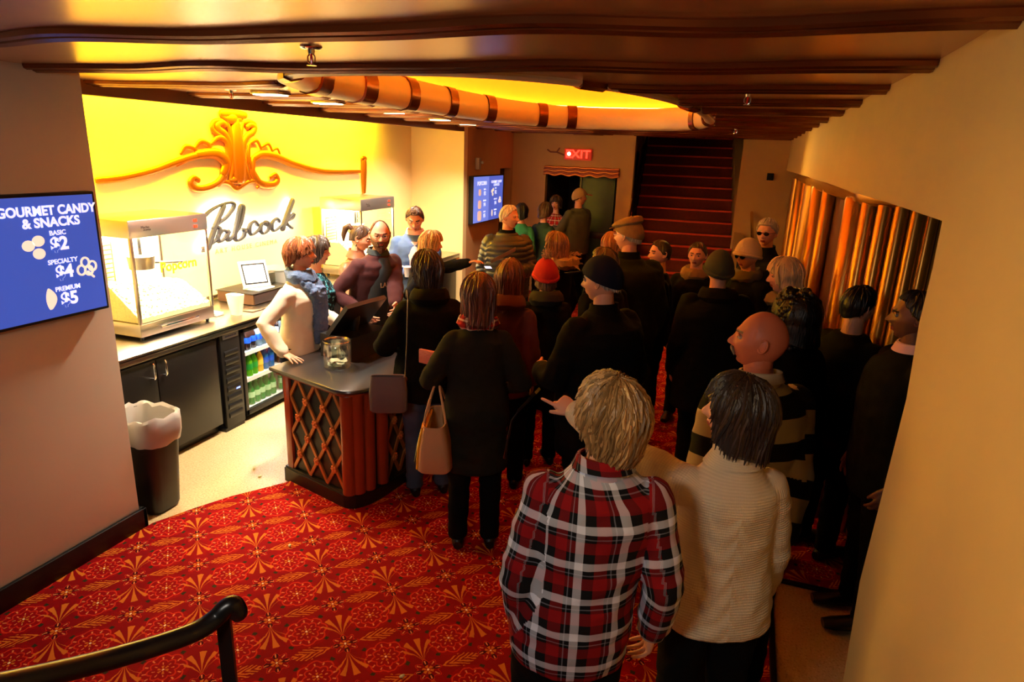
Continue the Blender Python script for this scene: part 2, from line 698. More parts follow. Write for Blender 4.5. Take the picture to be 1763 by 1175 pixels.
# wall holding the second menu board, with a side door at its far end
wm = MB()
wm.box((-3.82, 8.62, 0), (-3.7, 9.92, 2.6))
wm.box((-3.82, 9.92, 2.02), (-3.7, 10.42, 2.6))
wm.box((-3.82, 10.42, 0), (-3.7, 10.62, 2.6))
struct('wall_menu', wm, m_back)
d = MB()
d.box((-3.86, 9.93, 0.01), (-3.81, 10.41, 2.01), bev=0.004)
dd = struct('door_1', d, mat('dark_brown_door', rgb(52, 30, 18), 0.5))
h = MB()
h.tube([(-3.8, 10.0, 1.02), (-3.765, 10.0, 1.02), (-3.765, 10.1, 1.02)], 0.009)
wpart('door_handle', h, m_chrome, dd)

# back wall with the exit doorway and the stair opening
wb = MB()
wb.box((-3.82, 10.5, 0), (-3.13, 10.62, 3.2))
wb.box((-3.13, 10.5, 2.0), (-1.96, 10.62, 3.2))
wb.box((-1.96, 10.5, 0), (-1.72, 10.62, 3.2))
wb.box((-0.16, 10.5, 0), (0.60, 10.62, 3.2))
struct('wall_back', wb, m_back)
# little dark vestibule behind the exit doorway
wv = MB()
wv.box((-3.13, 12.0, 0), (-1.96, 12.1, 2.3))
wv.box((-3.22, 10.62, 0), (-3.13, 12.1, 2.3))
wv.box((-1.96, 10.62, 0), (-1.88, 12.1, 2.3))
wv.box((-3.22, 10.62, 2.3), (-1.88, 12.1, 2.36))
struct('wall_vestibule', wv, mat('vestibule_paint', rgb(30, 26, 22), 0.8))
d = MB()
d.box((-2.53, 10.56, 0.02), (-2.0, 10.61, 1.96), bev=0.006)
dd = struct('door_2', d, mat('green_door_paint', rgb(34, 58, 30), 0.5, var=0.1))
h = MB()
h.box((-2.49, 10.50, 0.98), (-2.05, 10.54, 1.08), bev=0.008)
h.box((-2.47, 10.54, 1.0), (-2.44, 10.56, 1.06))
h.box((-2.10, 10.54, 1.0), (-2.07, 10.56, 1.06))
wpart('push_bar', h, m_base, dd)
d = MB()
d.box((-2.57, 10.55, 0.02), (-2.53, 10.62, 2.0), bev=0.004)
struct('trim_2', d, m_base)

# wavy red and gold valance over the doorway
va = MB()
N = 120
for k in range(5):
    pts = []
    for i in range(N + 1):
        u = i / N
        x = -3.14 + 1.20 * u
        zz = 2.07 - 0.028 * k + 0.012 * math.sin(u * 2 * PI * 5.2) * (0.3 + 0.2 * k)
        pts.append((x, 10.47 - 0.006 * k, zz))
    va.tube(pts, 0.017, 6, mi=k % 2)
tag(va.obj('door_valance', [mat('valance_gold', rgb(180, 96, 40), 0.4, 0.4), mat('valance_red', rgb(130, 34, 18), 0.5)]),
    'wavy red and gold valance over the dark exit doorway', 'valance')

# right wall: solid near part, lintel over the long opening
wr = MB()
n = 24
ys = [-1.2 + (1.93 + 1.2) * i / n for i in range(n + 1)]
zs = [0, 0.2, 0.5, 0.8, 1.1, 1.4, 1.7, 1.9, 2.05, 2.17, 2.3, 2.45, 2.6]
def wob(y, z):
    return 0.47 - 0.006 * math.sin(y * 3.1 + z * 1.3) - 0.004 * math.sin(z * 5 + y)
def grid(mb, ys, zs, edge=0.0):
    vs = []
    for z in zs:
        for i, y in enumerate(ys):
            yy = y
            if edge and i == len(ys) - 1:
                yy += edge * (0.5 * math.sin(z * 7) + 0.5 * math.sin(z * 17 + 1)) if z < 2.16 else 0
            vs.append((wob(yy, z), yy, z))
    L = len(ys)
    fs = [(j * L + i, j * L + i + 1, (j + 1) * L + i + 1, (j + 1) * L + i) for j in range(len(zs) - 1) for i in range(L - 1)]
    mb.add(vs, fs)
def thick_grid(mb, ys, zs, edge, th):
    a = MB(); grid(a, ys, zs, edge)
    o = len(a.v)
    L, K = len(ys), len(zs)
    vs = a.v + [(x + th, y, z) for x, y, z in a.v]
    fs = list(a.f) + [tuple(reversed([i + o for i in f])) for f in a.f]
    for i in range(L - 1):
        fs.append((i, i + o, i + 1 + o, i + 1)); q = (K - 1) * L
        fs.append((q + i, q + i + 1, q + i + 1 + o, q + i + o))
    for j in range(K - 1):
        fs.append((j * L, (j + 1) * L, (j + 1) * L + o, j * L + o)); q = L - 1
        fs.append((j * L + q, j * L + q + o, (j + 1) * L + q + o, (j + 1) * L + q))
    mb.add(vs, fs)
thick_grid(wr, ys, zs, 0.025, 0.10)
thick_grid(wr, [1.93 + (10.5 - 1.93) * i / 40 for i in range(41)], [2.17, 2.3, 2.45, 2.6], 0, 0.10)
struct('wall_right', wr, m_wall_r)

# side entry space behind the opening
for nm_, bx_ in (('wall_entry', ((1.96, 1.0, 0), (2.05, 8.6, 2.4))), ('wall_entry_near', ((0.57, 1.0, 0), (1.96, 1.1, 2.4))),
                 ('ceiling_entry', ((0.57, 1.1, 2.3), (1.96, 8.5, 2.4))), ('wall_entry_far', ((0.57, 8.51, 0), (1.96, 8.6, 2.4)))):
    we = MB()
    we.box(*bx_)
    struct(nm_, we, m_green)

# ceiling: a slab with an oval opening, wavy bead mouldings across it
CX, CY, CA, CB, CP = -1.52, 5.35, 1.12, 2.75, 2.6
def oval(t, k=0.0, kk=None):
    c, s_ = math.cos(t), math.sin(t)
    r = (abs(c) ** CP + abs(s_) ** CP) ** (-1.0 / CP)
    return CX + (CA + k) * r * c, CY + (CB + k) * r * s_
def inside(x, y, k=0.0):
    return (abs((x - CX) / (CA + k)) ** CP + abs((y - CY) / (CB + k)) ** CP) < 1
X0, X1, Y0, Y1, ZC = -3.72, 0.50, -0.9, 10.55, 2.6
ce = MB()
NT, NR = 192, 10
vs = []
for i in range(NT):
    t = 2 * PI * i / NT
    ix, iy = oval(t)
    dx, dy = ix - CX, iy - CY
    ks = []
    for (lim, c0, dc) in ((X1, CX, dx), (X0, CX, dx), (Y1, CY, dy), (Y0, CY, dy)):
        if abs(dc) > 1e-6 and (lim - c0) / dc > 0:
            ks.append((lim - c0) / dc)
    k = min(ks)
    ox, oy = CX + dx * k, CY + dy * k
    for j in range(NR + 1):
        u = j / NR
        vs.append((ix + (ox - ix) * u, iy + (oy - iy) * u, ZC))
# make sure the corners are reached
for (qx, qy) in ((X0, Y0), (X1, Y0), (X0, Y1), (X1, Y1)):
    bi = min(range(NT), key=lambda i: (vs[i * (NR + 1) + NR][0] - qx) ** 2 + (vs[i * (NR + 1) + NR][1] - qy) ** 2)
    vs[bi * (NR + 1) + NR] = (qx, qy, ZC)
fs = []
for i in range(NT):
    j2 = (i + 1) % NT
    for j in range(NR):
        a = i * (NR + 1) + j
        b = j2 * (NR + 1) + j
        fs.append((a, a + 1, b + 1, b))
ce.add(vs, fs)
co = struct('ceiling', ce, m_ceil, smooth=False)
ribs_y = [0.19 + 0.735 * k for k in range(0, 15)]
def ribwave(x, k):
    return 0.036 * math.sin(x * 4.6 + k * 0.7) + 0.018 * math.sin(x * 8.3 + 1.3 * k) + 0.014 * (x + 1.5)
for k, yk in enumerate(ribs_y):
    rb = MB()
    for (off, r, dz) in ((-0.044, 0.020, 0.004), (0.0, 0.026, 0.006), (0.042, 0.014, 0.004)):
        run = []
        N = 110
        for i in range(N + 1):
            x = X0 + 0.01 + (0.455 - X0) * i / N
            y = yk + off + ribwave(x, k)
            if inside(x, y, 0.07) or y > 10.46:
                if len(run) > 3:
                    rb.tube(run, r, 8, ends=True)
                run = []
            else:
                run.append((x, y, ZC - dz))
        if len(run) > 3:
            rb.tube(run, r, 8, ends=True)
    if rb.v:
        struct('trim_%d' % (k + 10), rb, m_rib)

# rolled rim of the oval opening with dark bronze bands
rim = thing('cove_rim', 'cream rolled rim with dark bronze bands around the glowing oval ceiling cove', 'ceiling cove', (CX, CY, 2.68))
rr = MB()
prof = [(0.0, 0.0), (0.035, -0.012), (0.07, 0.0), (0.07, 0.02), (0.055, 0.2), (0.03, 0.235), (0.0, 0.225), (-0.03, 0.19), (-0.045, 0.14), (-0.045, 0.09), (-0.035, 0.045), (-0.02, 0.015)]
def sweep(mb, t0, t1, nseg, prof, grow=0.0, closed=False, mi=0):
    vs = []
    for i in range(nseg + (0 if closed else 1)):
        t = t0 + (t1 - t0) * i / nseg
        for (o, z) in prof:
            x, y = oval(t, o)
            vs.append((x, y, ZC + z - 0.012))
    L = len(prof)
    K = nseg + (0 if closed else 1)
    fs = []
    for i in range(nseg):
        a, b = i * L, ((i + 1) % K) * L
        for j in range(L):
            q = (j + 1) % L
            fs.append((a + j, a + q, b + q, b + j))
    if not closed:
        fs.append(tuple(range(L)))
        fs.append(tuple(reversed(range((K - 1) * L, K * L))))
    mb.add(vs, fs, mi)
sweep(rr, 0, 2 * PI, 180, prof, closed=True)
wpart('rim_roll', rr, mat('cream_glaze', rgb(206, 190, 160), 0.35, spec=0.6), rim)
bandp = [(o * 1.0 - (0.012 if o < 0.03 else -0.004), z + (-0.01 if z < 0.05 else 0.008 if z > 0.15 else 0)) for o, z in prof]
for t, wdt in ((218, 2.2), (203, 2.0), (188, 1.6), (172, 1.6), (155, 1.8), (132, 2.0), (118, 2.4), (42, 2.2), (20, 2.5), (-20, 2.5), (-50, 2.2), (242, 2.2)):
    bd = MB()
    sweep(bd, math.radians(t - wdt), math.radians(t + wdt), 10, bandp)
    wpart('bronze_band', bd, mat('bronze_band', rgb(104, 50, 18), 0.22, 0.7), rim)
# the cove: drum wall and shallow dome lit by a hidden strip
cv = MB()
vs = []
rings = [(0.075, 2.78), (0.22, 2.80), (0.30, 2.84), (0.34, 2.95), (0.34, 3.12), (0.28, 3.28), (0.1, 3.40), (-0.3, 3.48), (-0.8, 3.52), (-1.1, 3.53)]
for (k, z) in rings:
    for i in range(96):
        x, y = oval(2 * PI * i / 96, k)
        vs.append((x, y, z))
fs = [(j * 96 + i, (j + 1) * 96 + i, (j + 1) * 96 + (i + 1) % 96, j * 96 + (i + 1) % 96) for j in range(len(rings) - 1) for i in range(96)]
fs.append(tuple((len(rings) - 1) * 96 + i for i in range(96)))
cv.add(vs, fs)
struct('ceiling_cove', cv, mat('amber_cove_paint', rgb(222, 150, 52), 0.5, var=0.06))
ls = MB()
ls.tube([oval(2 * PI * i / 120, 0.20) + (2.825,) for i in range(120)], 0.012, 6, closed=True)
wpart('light_strip', ls, mat('amber_led', rgb(255, 180, 40), 0.5, emit=(1, 0.64, 0.09, 1), es=60), rim)

# flush down lights
dl0 = None
for i, (x, y) in enumerate(DOWN):
    if dl0 is None:
        dl0 = thing('recessed_light', '', 'ceiling light', (x, y, 2.6))
        mb_ = MB(); mb_.box((-0.11, -0.06, -0.022), (0.11, 0.06, 0.0), bev=0.006); mb_.obj('housing', m_chrome, dl0)
        mb_ = MB(); mb_.box((-0.095, -0.048, -0.026), (0.095, 0.048, -0.0221)); mb_.obj('lens', mat('lit_lens', rgb(255, 240, 210), 0.5, emit=(1, 0.86, 0.62, 1), es=14), dl0)
        o = dl0
    else:
        o = copy_tree(dl0)
        o.location = (x, y, 2.6)
    o['label'] = ['lit recessed ceiling light nearest the camera, over near end of snack bar',
                  'lit recessed ceiling light second from the camera, above the near popcorn cabinet',
                  'lit recessed ceiling light, middle of the row of five over snack bar',
                  'lit recessed ceiling light fourth from the camera in row over snack bar',
                  'lit recessed ceiling light farthest from camera in row over snack bar'][i]
    o['group'] = 'recessed lights over the snack bar'

# sprinklers
sp0 = None
for i, (x, y, lb) in enumerate(((-1.4, 1.96, 'large chrome pendant sprinkler with red bulb, nearest on the bronze ceiling'),
                                (-3.1, 3.5, 'small chrome sprinkler on ceiling above the near popcorn machine'),
                                (-0.06, 3.41, 'small chrome sprinkler on the dark ceiling right of the glowing cove'),
                                (-0.2, 7.2, 'tiny chrome sprinkler on ceiling in front of the stairs'))):
    if sp0 is None:
        sp0 = thing('fire_sprinkler', lb, 'sprinkler', (x, y, 2.6), 0)
        b = MB(); b.lathe((0, 0, 0), [(0.036, 0.0), (0.036, -0.004), (0.028, -0.010), (0.012, -0.010), (0.010, -0.022), (0.006, -0.024)], 24)
        b.tube([(0.004, 0, -0.02), (0.014, 0, -0.03), (0.014, 0, -0.045), (0.004, 0, -0.055)], 0.0025, 6)
        b.tube([(-0.004, 0, -0.02), (-0.014, 0, -0.03), (-0.014, 0, -0.045), (-0.004, 0, -0.055)], 0.0025, 6)
        b.lathe((0, 0, -0.056), [(0.003, 0.002), (0.016, 0.0), (0.016, -0.002), (0.003, -0.003)], 16)
        b.obj('sprinkler_body', m_chrome, sp0)
        b = MB(); b.tube([(0, 0, -0.024), (0, 0, -0.053)], 0.004, 8); b.obj('glass_bulb', mat('red_glass_bulb', rgb(190, 20, 12), 0.2), sp0)
    else:
        o = copy_tree(sp0)
        o.location = (x, y, 2.6)
        o['label'] = lb

# =================================================================== stairs at the back
st = thing('staircase', 'steep red carpeted staircase with pale side strings climbing beyond the crowd', 'staircase', (-0.75, 9.0, 0), math.radians(5.5))
m_tread = mat('stair_carpet', rgb(86, 12, 10), 0.95, bump=0.3, bscale=160, var=0.4, vscale=26)
m_nose = mat('stair_nosing_lit', rgb(205, 60, 34), 0.8, bump=0.3, bscale=160, var=0.25, vscale=18)  # lighter than the treads: light caught on the edges is put into this colour
tb, nb = MB(), MB()
for k in range(18):
    y0 = 0.27 * k
    z = 0.166 * (k + 1)
    tb.box((-0.75, y0, 0.0 if k < 1 else z - 0.30), (0.75, y0 + 0.29, z - 0.008))
    nb.tube([(-0.75 + 1.5 * i / 12, y0 - 0.004, z - 0.014) for i in range(13)], 0.0135, 8, ends=False)
    nb.box((-0.75, y0, z - 0.012), (0.75, y0 + 0.05, z))
o = tb.obj('treads', m_tread, st, smooth=False)
o = nb.obj('nosings', m_nose, st)
for sx, nm, mt_ in ((1, 'side_string', mat('cream_string', rgb(176, 134, 92), 0.6)), (-1, 'side_string', mat('dark_string', rgb(40, 24, 16), 0.5))):
    sb = MB()
    x0, x1 = (0.76, 0.90) if sx > 0 else (-0.83, -0.76)
    prof_ = [(-0.12, 0.0), (-0.12, 0.30), (0.0, 0.36), (4.8, 0.36 + 0.166 / 0.27 * 4.8), (4.8, 2.2), (0.3, 0.0)]
    L = len(prof_)
    vs = [(x0, y, z) for y, z in prof_] + [(x1, y, z) for y, z in prof_]
    sb.add(vs, [tuple(range(L)), tuple(reversed(range(L, 2 * L)))] + [(i, i + L, (i + 1) % L + L, (i + 1) % L) for i in range(L)])
    sb.obj(nm, mt_, st, smooth=False)
    hb = MB()
    xr = 0.97 if sx > 0 else -0.80
    hz = 0.62
    hb.tube([(xr, -0.15, hz - 0.05), (xr, 0.0, hz + 0.05), (xr, 4.8, hz + 0.05 + 0.166 / 0.27 * 4.8)], 0.022, 10)
    hr = hb.obj('handrail', mat('polished_brass_rail', rgb(226, 196, 150), 0.2, 1.0), st)
    bk = MB()
    for yy in (0.2, 1.6, 3.2):
        zz = hz + 0.05 + 0.166 / 0.27 * yy
        bk.tube([(xr, yy, zz - 0.3), (xr, yy, zz)], 0.009, 6)
    b_ = bk.obj('brackets', m_chrome, hr)
# stairwell enclosure
sw = MB()
sw.box((-2.45, 10.62, 0), (-2.35, 10.63, 0.01))
sw.box((-1.95, 10.62, 0.0), (-1.88, 14.6, 5.4))
sw.box((-0.16, 10.62, 0), (-0.06, 14.6, 5.4))
sw.box((-1.95, 14.6, 0), (-0.06, 14.7, 5.4))
sw.box((-1.95, 10.62, 5.4), (-0.06, 14.7, 5.5))
sw.box((-1.95, 10.5, 3.2), (-0.06, 10.62, 5.5))
struct('wall_stairwell', sw, m_back)

# fluted gold screen along the far side of the right hand opening
sc = thing('fluted_screen', 'tall curved screen of fluted gold tubes inside the right doorway opening', 'screen', (0.7, 6.0, 0))
path = smooth_pts([(0.55, 9.6), (0.53, 8.2), (0.56, 7.2), (0.66, 6.7), (0.60, 6.2), (0.56, 5.6), (0.66, 5.05), (0.62, 4.6), (0.64, 4.25), (0.74, 4.02), (0.88, 3.88), (1.02, 3.82), (1.16, 3.85)], 12)
FL = [(0.51, 9.2, .085), (0.51, 8.6, .07), (0.51, 7.9, .05), (0.50, 6.75, .095), (0.50, 6.25, .07), (0.52, 5.75, .05),
      (0.575, 4.62, .075), (0.612, 4.42, .045), (0.68, 4.32, .042), (0.755, 4.27, .040), (0.83, 4.24, .038), (0.90, 4.24, .036), (0.97, 4.26, .034), (1.035, 4.30, .032)]
for (x, y, rad) in FL:
    fb = MB()
    x += 0.07
    fb.loft([((x, y, 0.013), (rad, 0, 0), (0, rad, 0)), ((x, y, 2.09), (rad, 0, 0), (0, rad, 0)), ((x, y, 2.10), (rad * .9, 0, 0), (0, rad * .9, 0))], 28)
    wpart('flute', fb, m_goldscreen, sc)
path = smooth_pts([(x + 0.10, y) for x, y, r in FL], 4)
bk = MB()
vs, fs = [], []
for (x, y) in path:
    vs += [(x + 0.02, y, 0), (x + 0.02, y, 2.10), (x + 0.05, y + 0.02, 0), (x + 0.05, y + 0.02, 2.10)]
for i in range(len(path) - 1):
    a, b = 4 * i, 4 * (i + 1)
    fs += [(a, b, b + 1, a + 1), (a + 2, a + 3, b + 3, b + 2), (a + 1, b + 1, b + 3, a + 3)]
bk.add(vs, fs)
wpart('backing', bk, mat('screen_backing', rgb(90, 44, 14), 0.5), sc)
cpb = MB()
cpb.tube([(x - 0.04, y - 0.01, 2.125) for x, y in path], 0.06, 8, flat=0.8)
wpart('top_rail', cpb, m_goldscreen, sc)

# exit sign
ex = thing('exit_sign', 'red lit EXIT sign on the back wall above the doorway', 'exit sign', (-2.6, 10.5, 2.28))
b = MB(); b.box((-2.82, 10.43, 2.19), (-2.39, 10.5, 2.36), bev=0.006); wpart('housing', b, mat('exit_housing', rgb(170, 40, 26), 0.4, emit=(0.8, 0.03, 0.01, 1), es=0.35), ex)
wtext('exit_letters', 'EXIT', 0.17, face_my(-2.60, 10.428, 2.275), mat('exit_red', rgb(255, 30, 20), 0.4, emit=(1, 0.02, 0.01, 1), es=4.5), ex, bold=0.004, sx=1.15)
b = MB(); b.ell((-2.74, 10.42, 2.28), (0.028, 0.016, 0.028)); wpart('indicator_lamp', b, mat('exit_lamp', rgb(255, 200, 190), 0.4, emit=(1, 0.25, 0.18, 1), es=22), ex)
b = MB(); b.tube([(-2.83, 10.46, 2.26), (-2.95, 10.44, 2.30), (-3.05, 10.44, 2.30), (-3.1, 10.45, 2.33)], 0.012); b.tube([(-2.95, 10.44, 2.30), (-2.9, 10.42, 2.36)], 0.01); wpart('conduit', b, mat('conduit_brown', rgb(120, 60, 34), 0.5), ex)
lamp('exit_glow', 'SPOT', (-2.95, 10.35, 2.32), 1.6, (1, 0.02, 0.01), 0.02, spot=math.radians(70), blend=0.6, target=(-3.7, 10.12, 2.25))

b = MB(); b.box((0.22, 10.45, 2.02), (0.31, 10.5, 2.12), bev=0.004)
tag(b.obj('wall_speaker', m_dark), 'small dark square box mounted high on wall right of stairs', 'wall box')
b = thing('wall_sensor', 'small pale emergency lamp box above the second menu screen', 'emergency light', (-3.7, 8.94, 2.1))
q = MB(); q.box((-3.7, 8.90, 2.02), (-3.64, 8.98, 2.18), bev=0.006); wpart('box', q, mat('offwhite_plastic', rgb(170, 160, 130), 0.5), b)
q = MB(); q.ell((-3.62, 8.98, 2.12), 0.022); wpart('lamp_head', q, mat('offwhite_plastic', rgb(170, 160, 130), 0.5), b)


# =================================================================== menu screens
m_white = mat('screen_white', rgb(240, 240, 255), 0.5, emit=(0.85, 0.88, 1, 1), es=0.95)
m_cream_s = mat('screen_cream', rgb(250, 225, 190), 0.5, emit=(1.0, 0.82, 0.62, 1), es=0.85)
m_blue1 = mat('screen_blue', rgb(50, 70, 170), 0.35, emit=(0.045, 0.085, 0.42, 1), es=1.0)
m_blue2 = mat('screen_pale_blue', rgb(90, 110, 200), 0.35, emit=(0.16, 0.22, 0.72, 1), es=1.0)
m_blue3 = mat('screen_mid_blue', rgb(70, 90, 190), 0.35, emit=(0.075, 0.115, 0.52, 1), es=1.0)


def menu_candy(par, M, w, off=0.0):
    """content in local screen coords centred at 0, width 1.10 height .62"""
    def T(n, t, s, x, y, **k):
        return wtext(n, t, s, M @ Matrix.Translation((x, y, 0.004)), m_white, par, depth=0.0006, **k)
    T('title', 'POPCORN', 0.088, -0.28, 0.215, bold=0.003)
    T('title', 'GOURMET CANDY', 0.062, 0.278, 0.226, bold=0.0022, sx=0.92)
    T('title', '& SNACKS', 0.062, 0.285, 0.170, bold=0.0022)
    for (x, y0_, hd_, pr_) in ((0.305, 0.118, 'BASIC', '$2'), (0.310, -0.022, 'SPECIALTY', '$4'), (0.315, -0.158, 'PREMIUM', '$5'), (-0.20, 0.118, 'SMALL', '$2'), (-0.20, -0.022, 'MEDIUM', '$4'), (-0.20, -0.158, 'LARGE', '$5')):
        T('heading', hd_, 0.032, x, y0_, bold=0.0008)
        T('price', pr_, 0.088, x, y0_ - 0.055, bold=0.0032)


def place_local(mb, M, par, name, material):
    mb.v = [tuple(M @ Vector(p)) for p in mb.v]
    return wpart(name, mb, material, par)


def candies(par, M):
    for (x, y) in ((0.155, 0.070), (0.205, 0.088), (0.200, 0.028)):
        b = MB()
        b.loft([((x, y, 0.001), (0.030, 0, 0), (0, 0.026, 0)), ((x, y, 0.004), (0.030, 0, 0), (0, 0.026, 0))], 24)
        place_local(b, M, par, 'candy_drop', m_cream_s)
    for k, (x, y) in enumerate(((0.425, -0.045), (0.400, -0.082), (0.440, -0.088), (0.462, -0.068))):
        b = MB()
        b.tube([(x + 0.021 * math.cos(a), y + 0.024 * math.sin(a), 0.003) for a in [2 * PI * i / 20 for i in range(20)]], 0.0055, 6, closed=True, up=(0, 0, 1), flat=1.0)
        place_local(b, M, par, 'pretzel_loop', m_cream_s)
    b = MB()
    b.tube([(0.435, -0.095, 0.003), (0.462, -0.125, 0.003)], 0.006, 6)
    place_local(b, M, par, 'pretzel_tail', m_cream_s)
    b = MB()
    sc_ = []
    for i in range(13):
        u = i / 12
        sc_.append((((0.215 + 0.010 * math.sin(u * 3)), (-0.250 + 0.105 * u), 0.0025), (0.027 * math.sin(PI * min(1, u * 0.93 + 0.05)) ** 0.8 + 0.0005, 0, 0), (0, 0, 0.0015)))
    b.loft(sc_, 12)
    place_local(b, M, par, 'almond', m_cream_s)
    for (y, r) in ((0.07, 0.038), (-0.075, 0.05), (-0.21, 0.06)):
        b = MB(); b.loft([((-0.40, y, 0.001), (r, 0, 0), (0, r, 0)), ((-0.40, y, 0.003), (r, 0, 0), (0, r, 0))], 24, p=0.55)
        place_local(b, M, par, 'popcorn_picture', mat('screen_peach', rgb(250, 190, 160), 0.5, emit=(1.0, 0.62, 0.45, 1), es=0.7))


tv = thing('menu_screen', 'blue menu screen listing gourmet candy and snacks on near left wall', 'menu screen', (-3.23, 2.0, 1.7))
Wd, Hd = 1.06, 0.615
b = MB(); b.box((-3.22, 2.535 - Wd, 1.405), (-3.165, 2.535, 1.405 + Hd), bev=0.006); wpart('bezel', b, m_dark, tv)
b = MB(); b.box((-3.1655, 2.535 - Wd + 0.014, 1.42), (-3.164, 2.535 - 0.014, 1.405 + Hd - 0.014)); wpart('display', b, m_blue1, tv, smooth=False)
M_tv = face_x(-3.1655, 2.535 - Wd / 2, 1.405 + Hd / 2)
menu_candy(tv, M_tv, 1.06, 0.0)
candies(tv, M_tv)

tv2 = thing('menu_screen', 'pale blue menu screen listing popcorn and candy beyond the far popcorn machine', 'menu screen', (-3.7, 9.2, 1.6))
y0, y1, z0, z1 = 8.66, 9.86, 1.27, 1.935
b = MB(); b.box((-3.69, y0, z0), (-3.62, y1, z1), bev=0.006); wpart('bezel', b, m_dark, tv2)
b = MB(); b.box((-3.6205, y0 + .012, z0 + .012), (-3.619, (y0 + y1) / 2, z1 - .012)); wpart('display', b, m_blue2, tv2, smooth=False)
b = MB(); b.box((-3.6205, (y0 + y1) / 2, z0 + .012), (-3.619, y1 - .012, z1 - .012)); wpart('display', b, m_blue3, tv2, smooth=False)
M2 = face_x(-3.618, (y0 + y1) / 2, (z0 + z1) / 2)
def T2(n, t, s, x, y, **k):
    return wtext(n, t, s, M2 @ Matrix.Translation((x, y, 0.002)), m_white, tv2, depth=0.0006, **k)
T2('title', 'POPCORN', 0.075, -0.28, 0.225, bold=0.002)
T2('title', 'GOURMET CANDY', 0.052, 0.30, 0.235, bold=0.0015)
T2('title', '& SNACKS', 0.052, 0.30, 0.19, bold=0.0015)
for (x, y, hd, pr) in ((-0.17, 0.13, 'SMALL', '$2'), (-0.17, -0.03, 'MEDIUM', '$4'), (-0.17, -0.19, 'LARGE', '$5'), (0.27, 0.13, 'BASIC', '$2'), (0.27, -0.03, 'SPECIALTY', '$4'), (0.27, -0.19, 'PREMIUM', '$5')):
    T2('heading', hd, 0.028, x, y + 0.01, bold=0.0006)
    T2('price', pr, 0.075, x, y - 0.05, bold=0.002)
for (y, r) in ((0.10, 0.045), (-0.07, 0.06), (-0.23, 0.072)):
    b = MB(); b.loft([((-0.36, y, 0), (r, 0, 0), (0, r, 0)), ((-0.36, y, 0.002), (r, 0, 0), (0, r, 0))], 24, p=0.55)
    place_local(b, M2, tv2, 'popcorn_picture', mat('screen_peach', rgb(250, 190, 160), 0.5, emit=(1.0, 0.62, 0.45, 1), es=0.7))
b = MB()
for (x, y) in ((0.12, 0.10), (0.17, 0.12), (0.15, 0.055)):
    b.loft([((x, y, 0), (0.03, 0, 0), (0, 0.026, 0)), ((x, y, 0.002), (0.03, 0, 0), (0, 0.026, 0))], 16)
b.loft([((0.14, -0.22, 0), (0.026, 0, 0), (0, 0.05, 0)), ((0.14, -0.22, 0.002), (0.026, 0, 0), (0, 0.05, 0))], 16)
for (x, y) in ((0.46, -0.02), (0.43, -0.06), (0.48, -0.06)):
    b.tube([(x + 0.024 * math.cos(a), y + 0.024 * math.sin(a), 0.002) for a in [2 * PI * i / 16 for i in range(16)]], 0.006, 6, closed=True, up=(0, 0, 1), flat=0.4)
place_local(b, M2, tv2, 'candy_picture', m_cream_s)

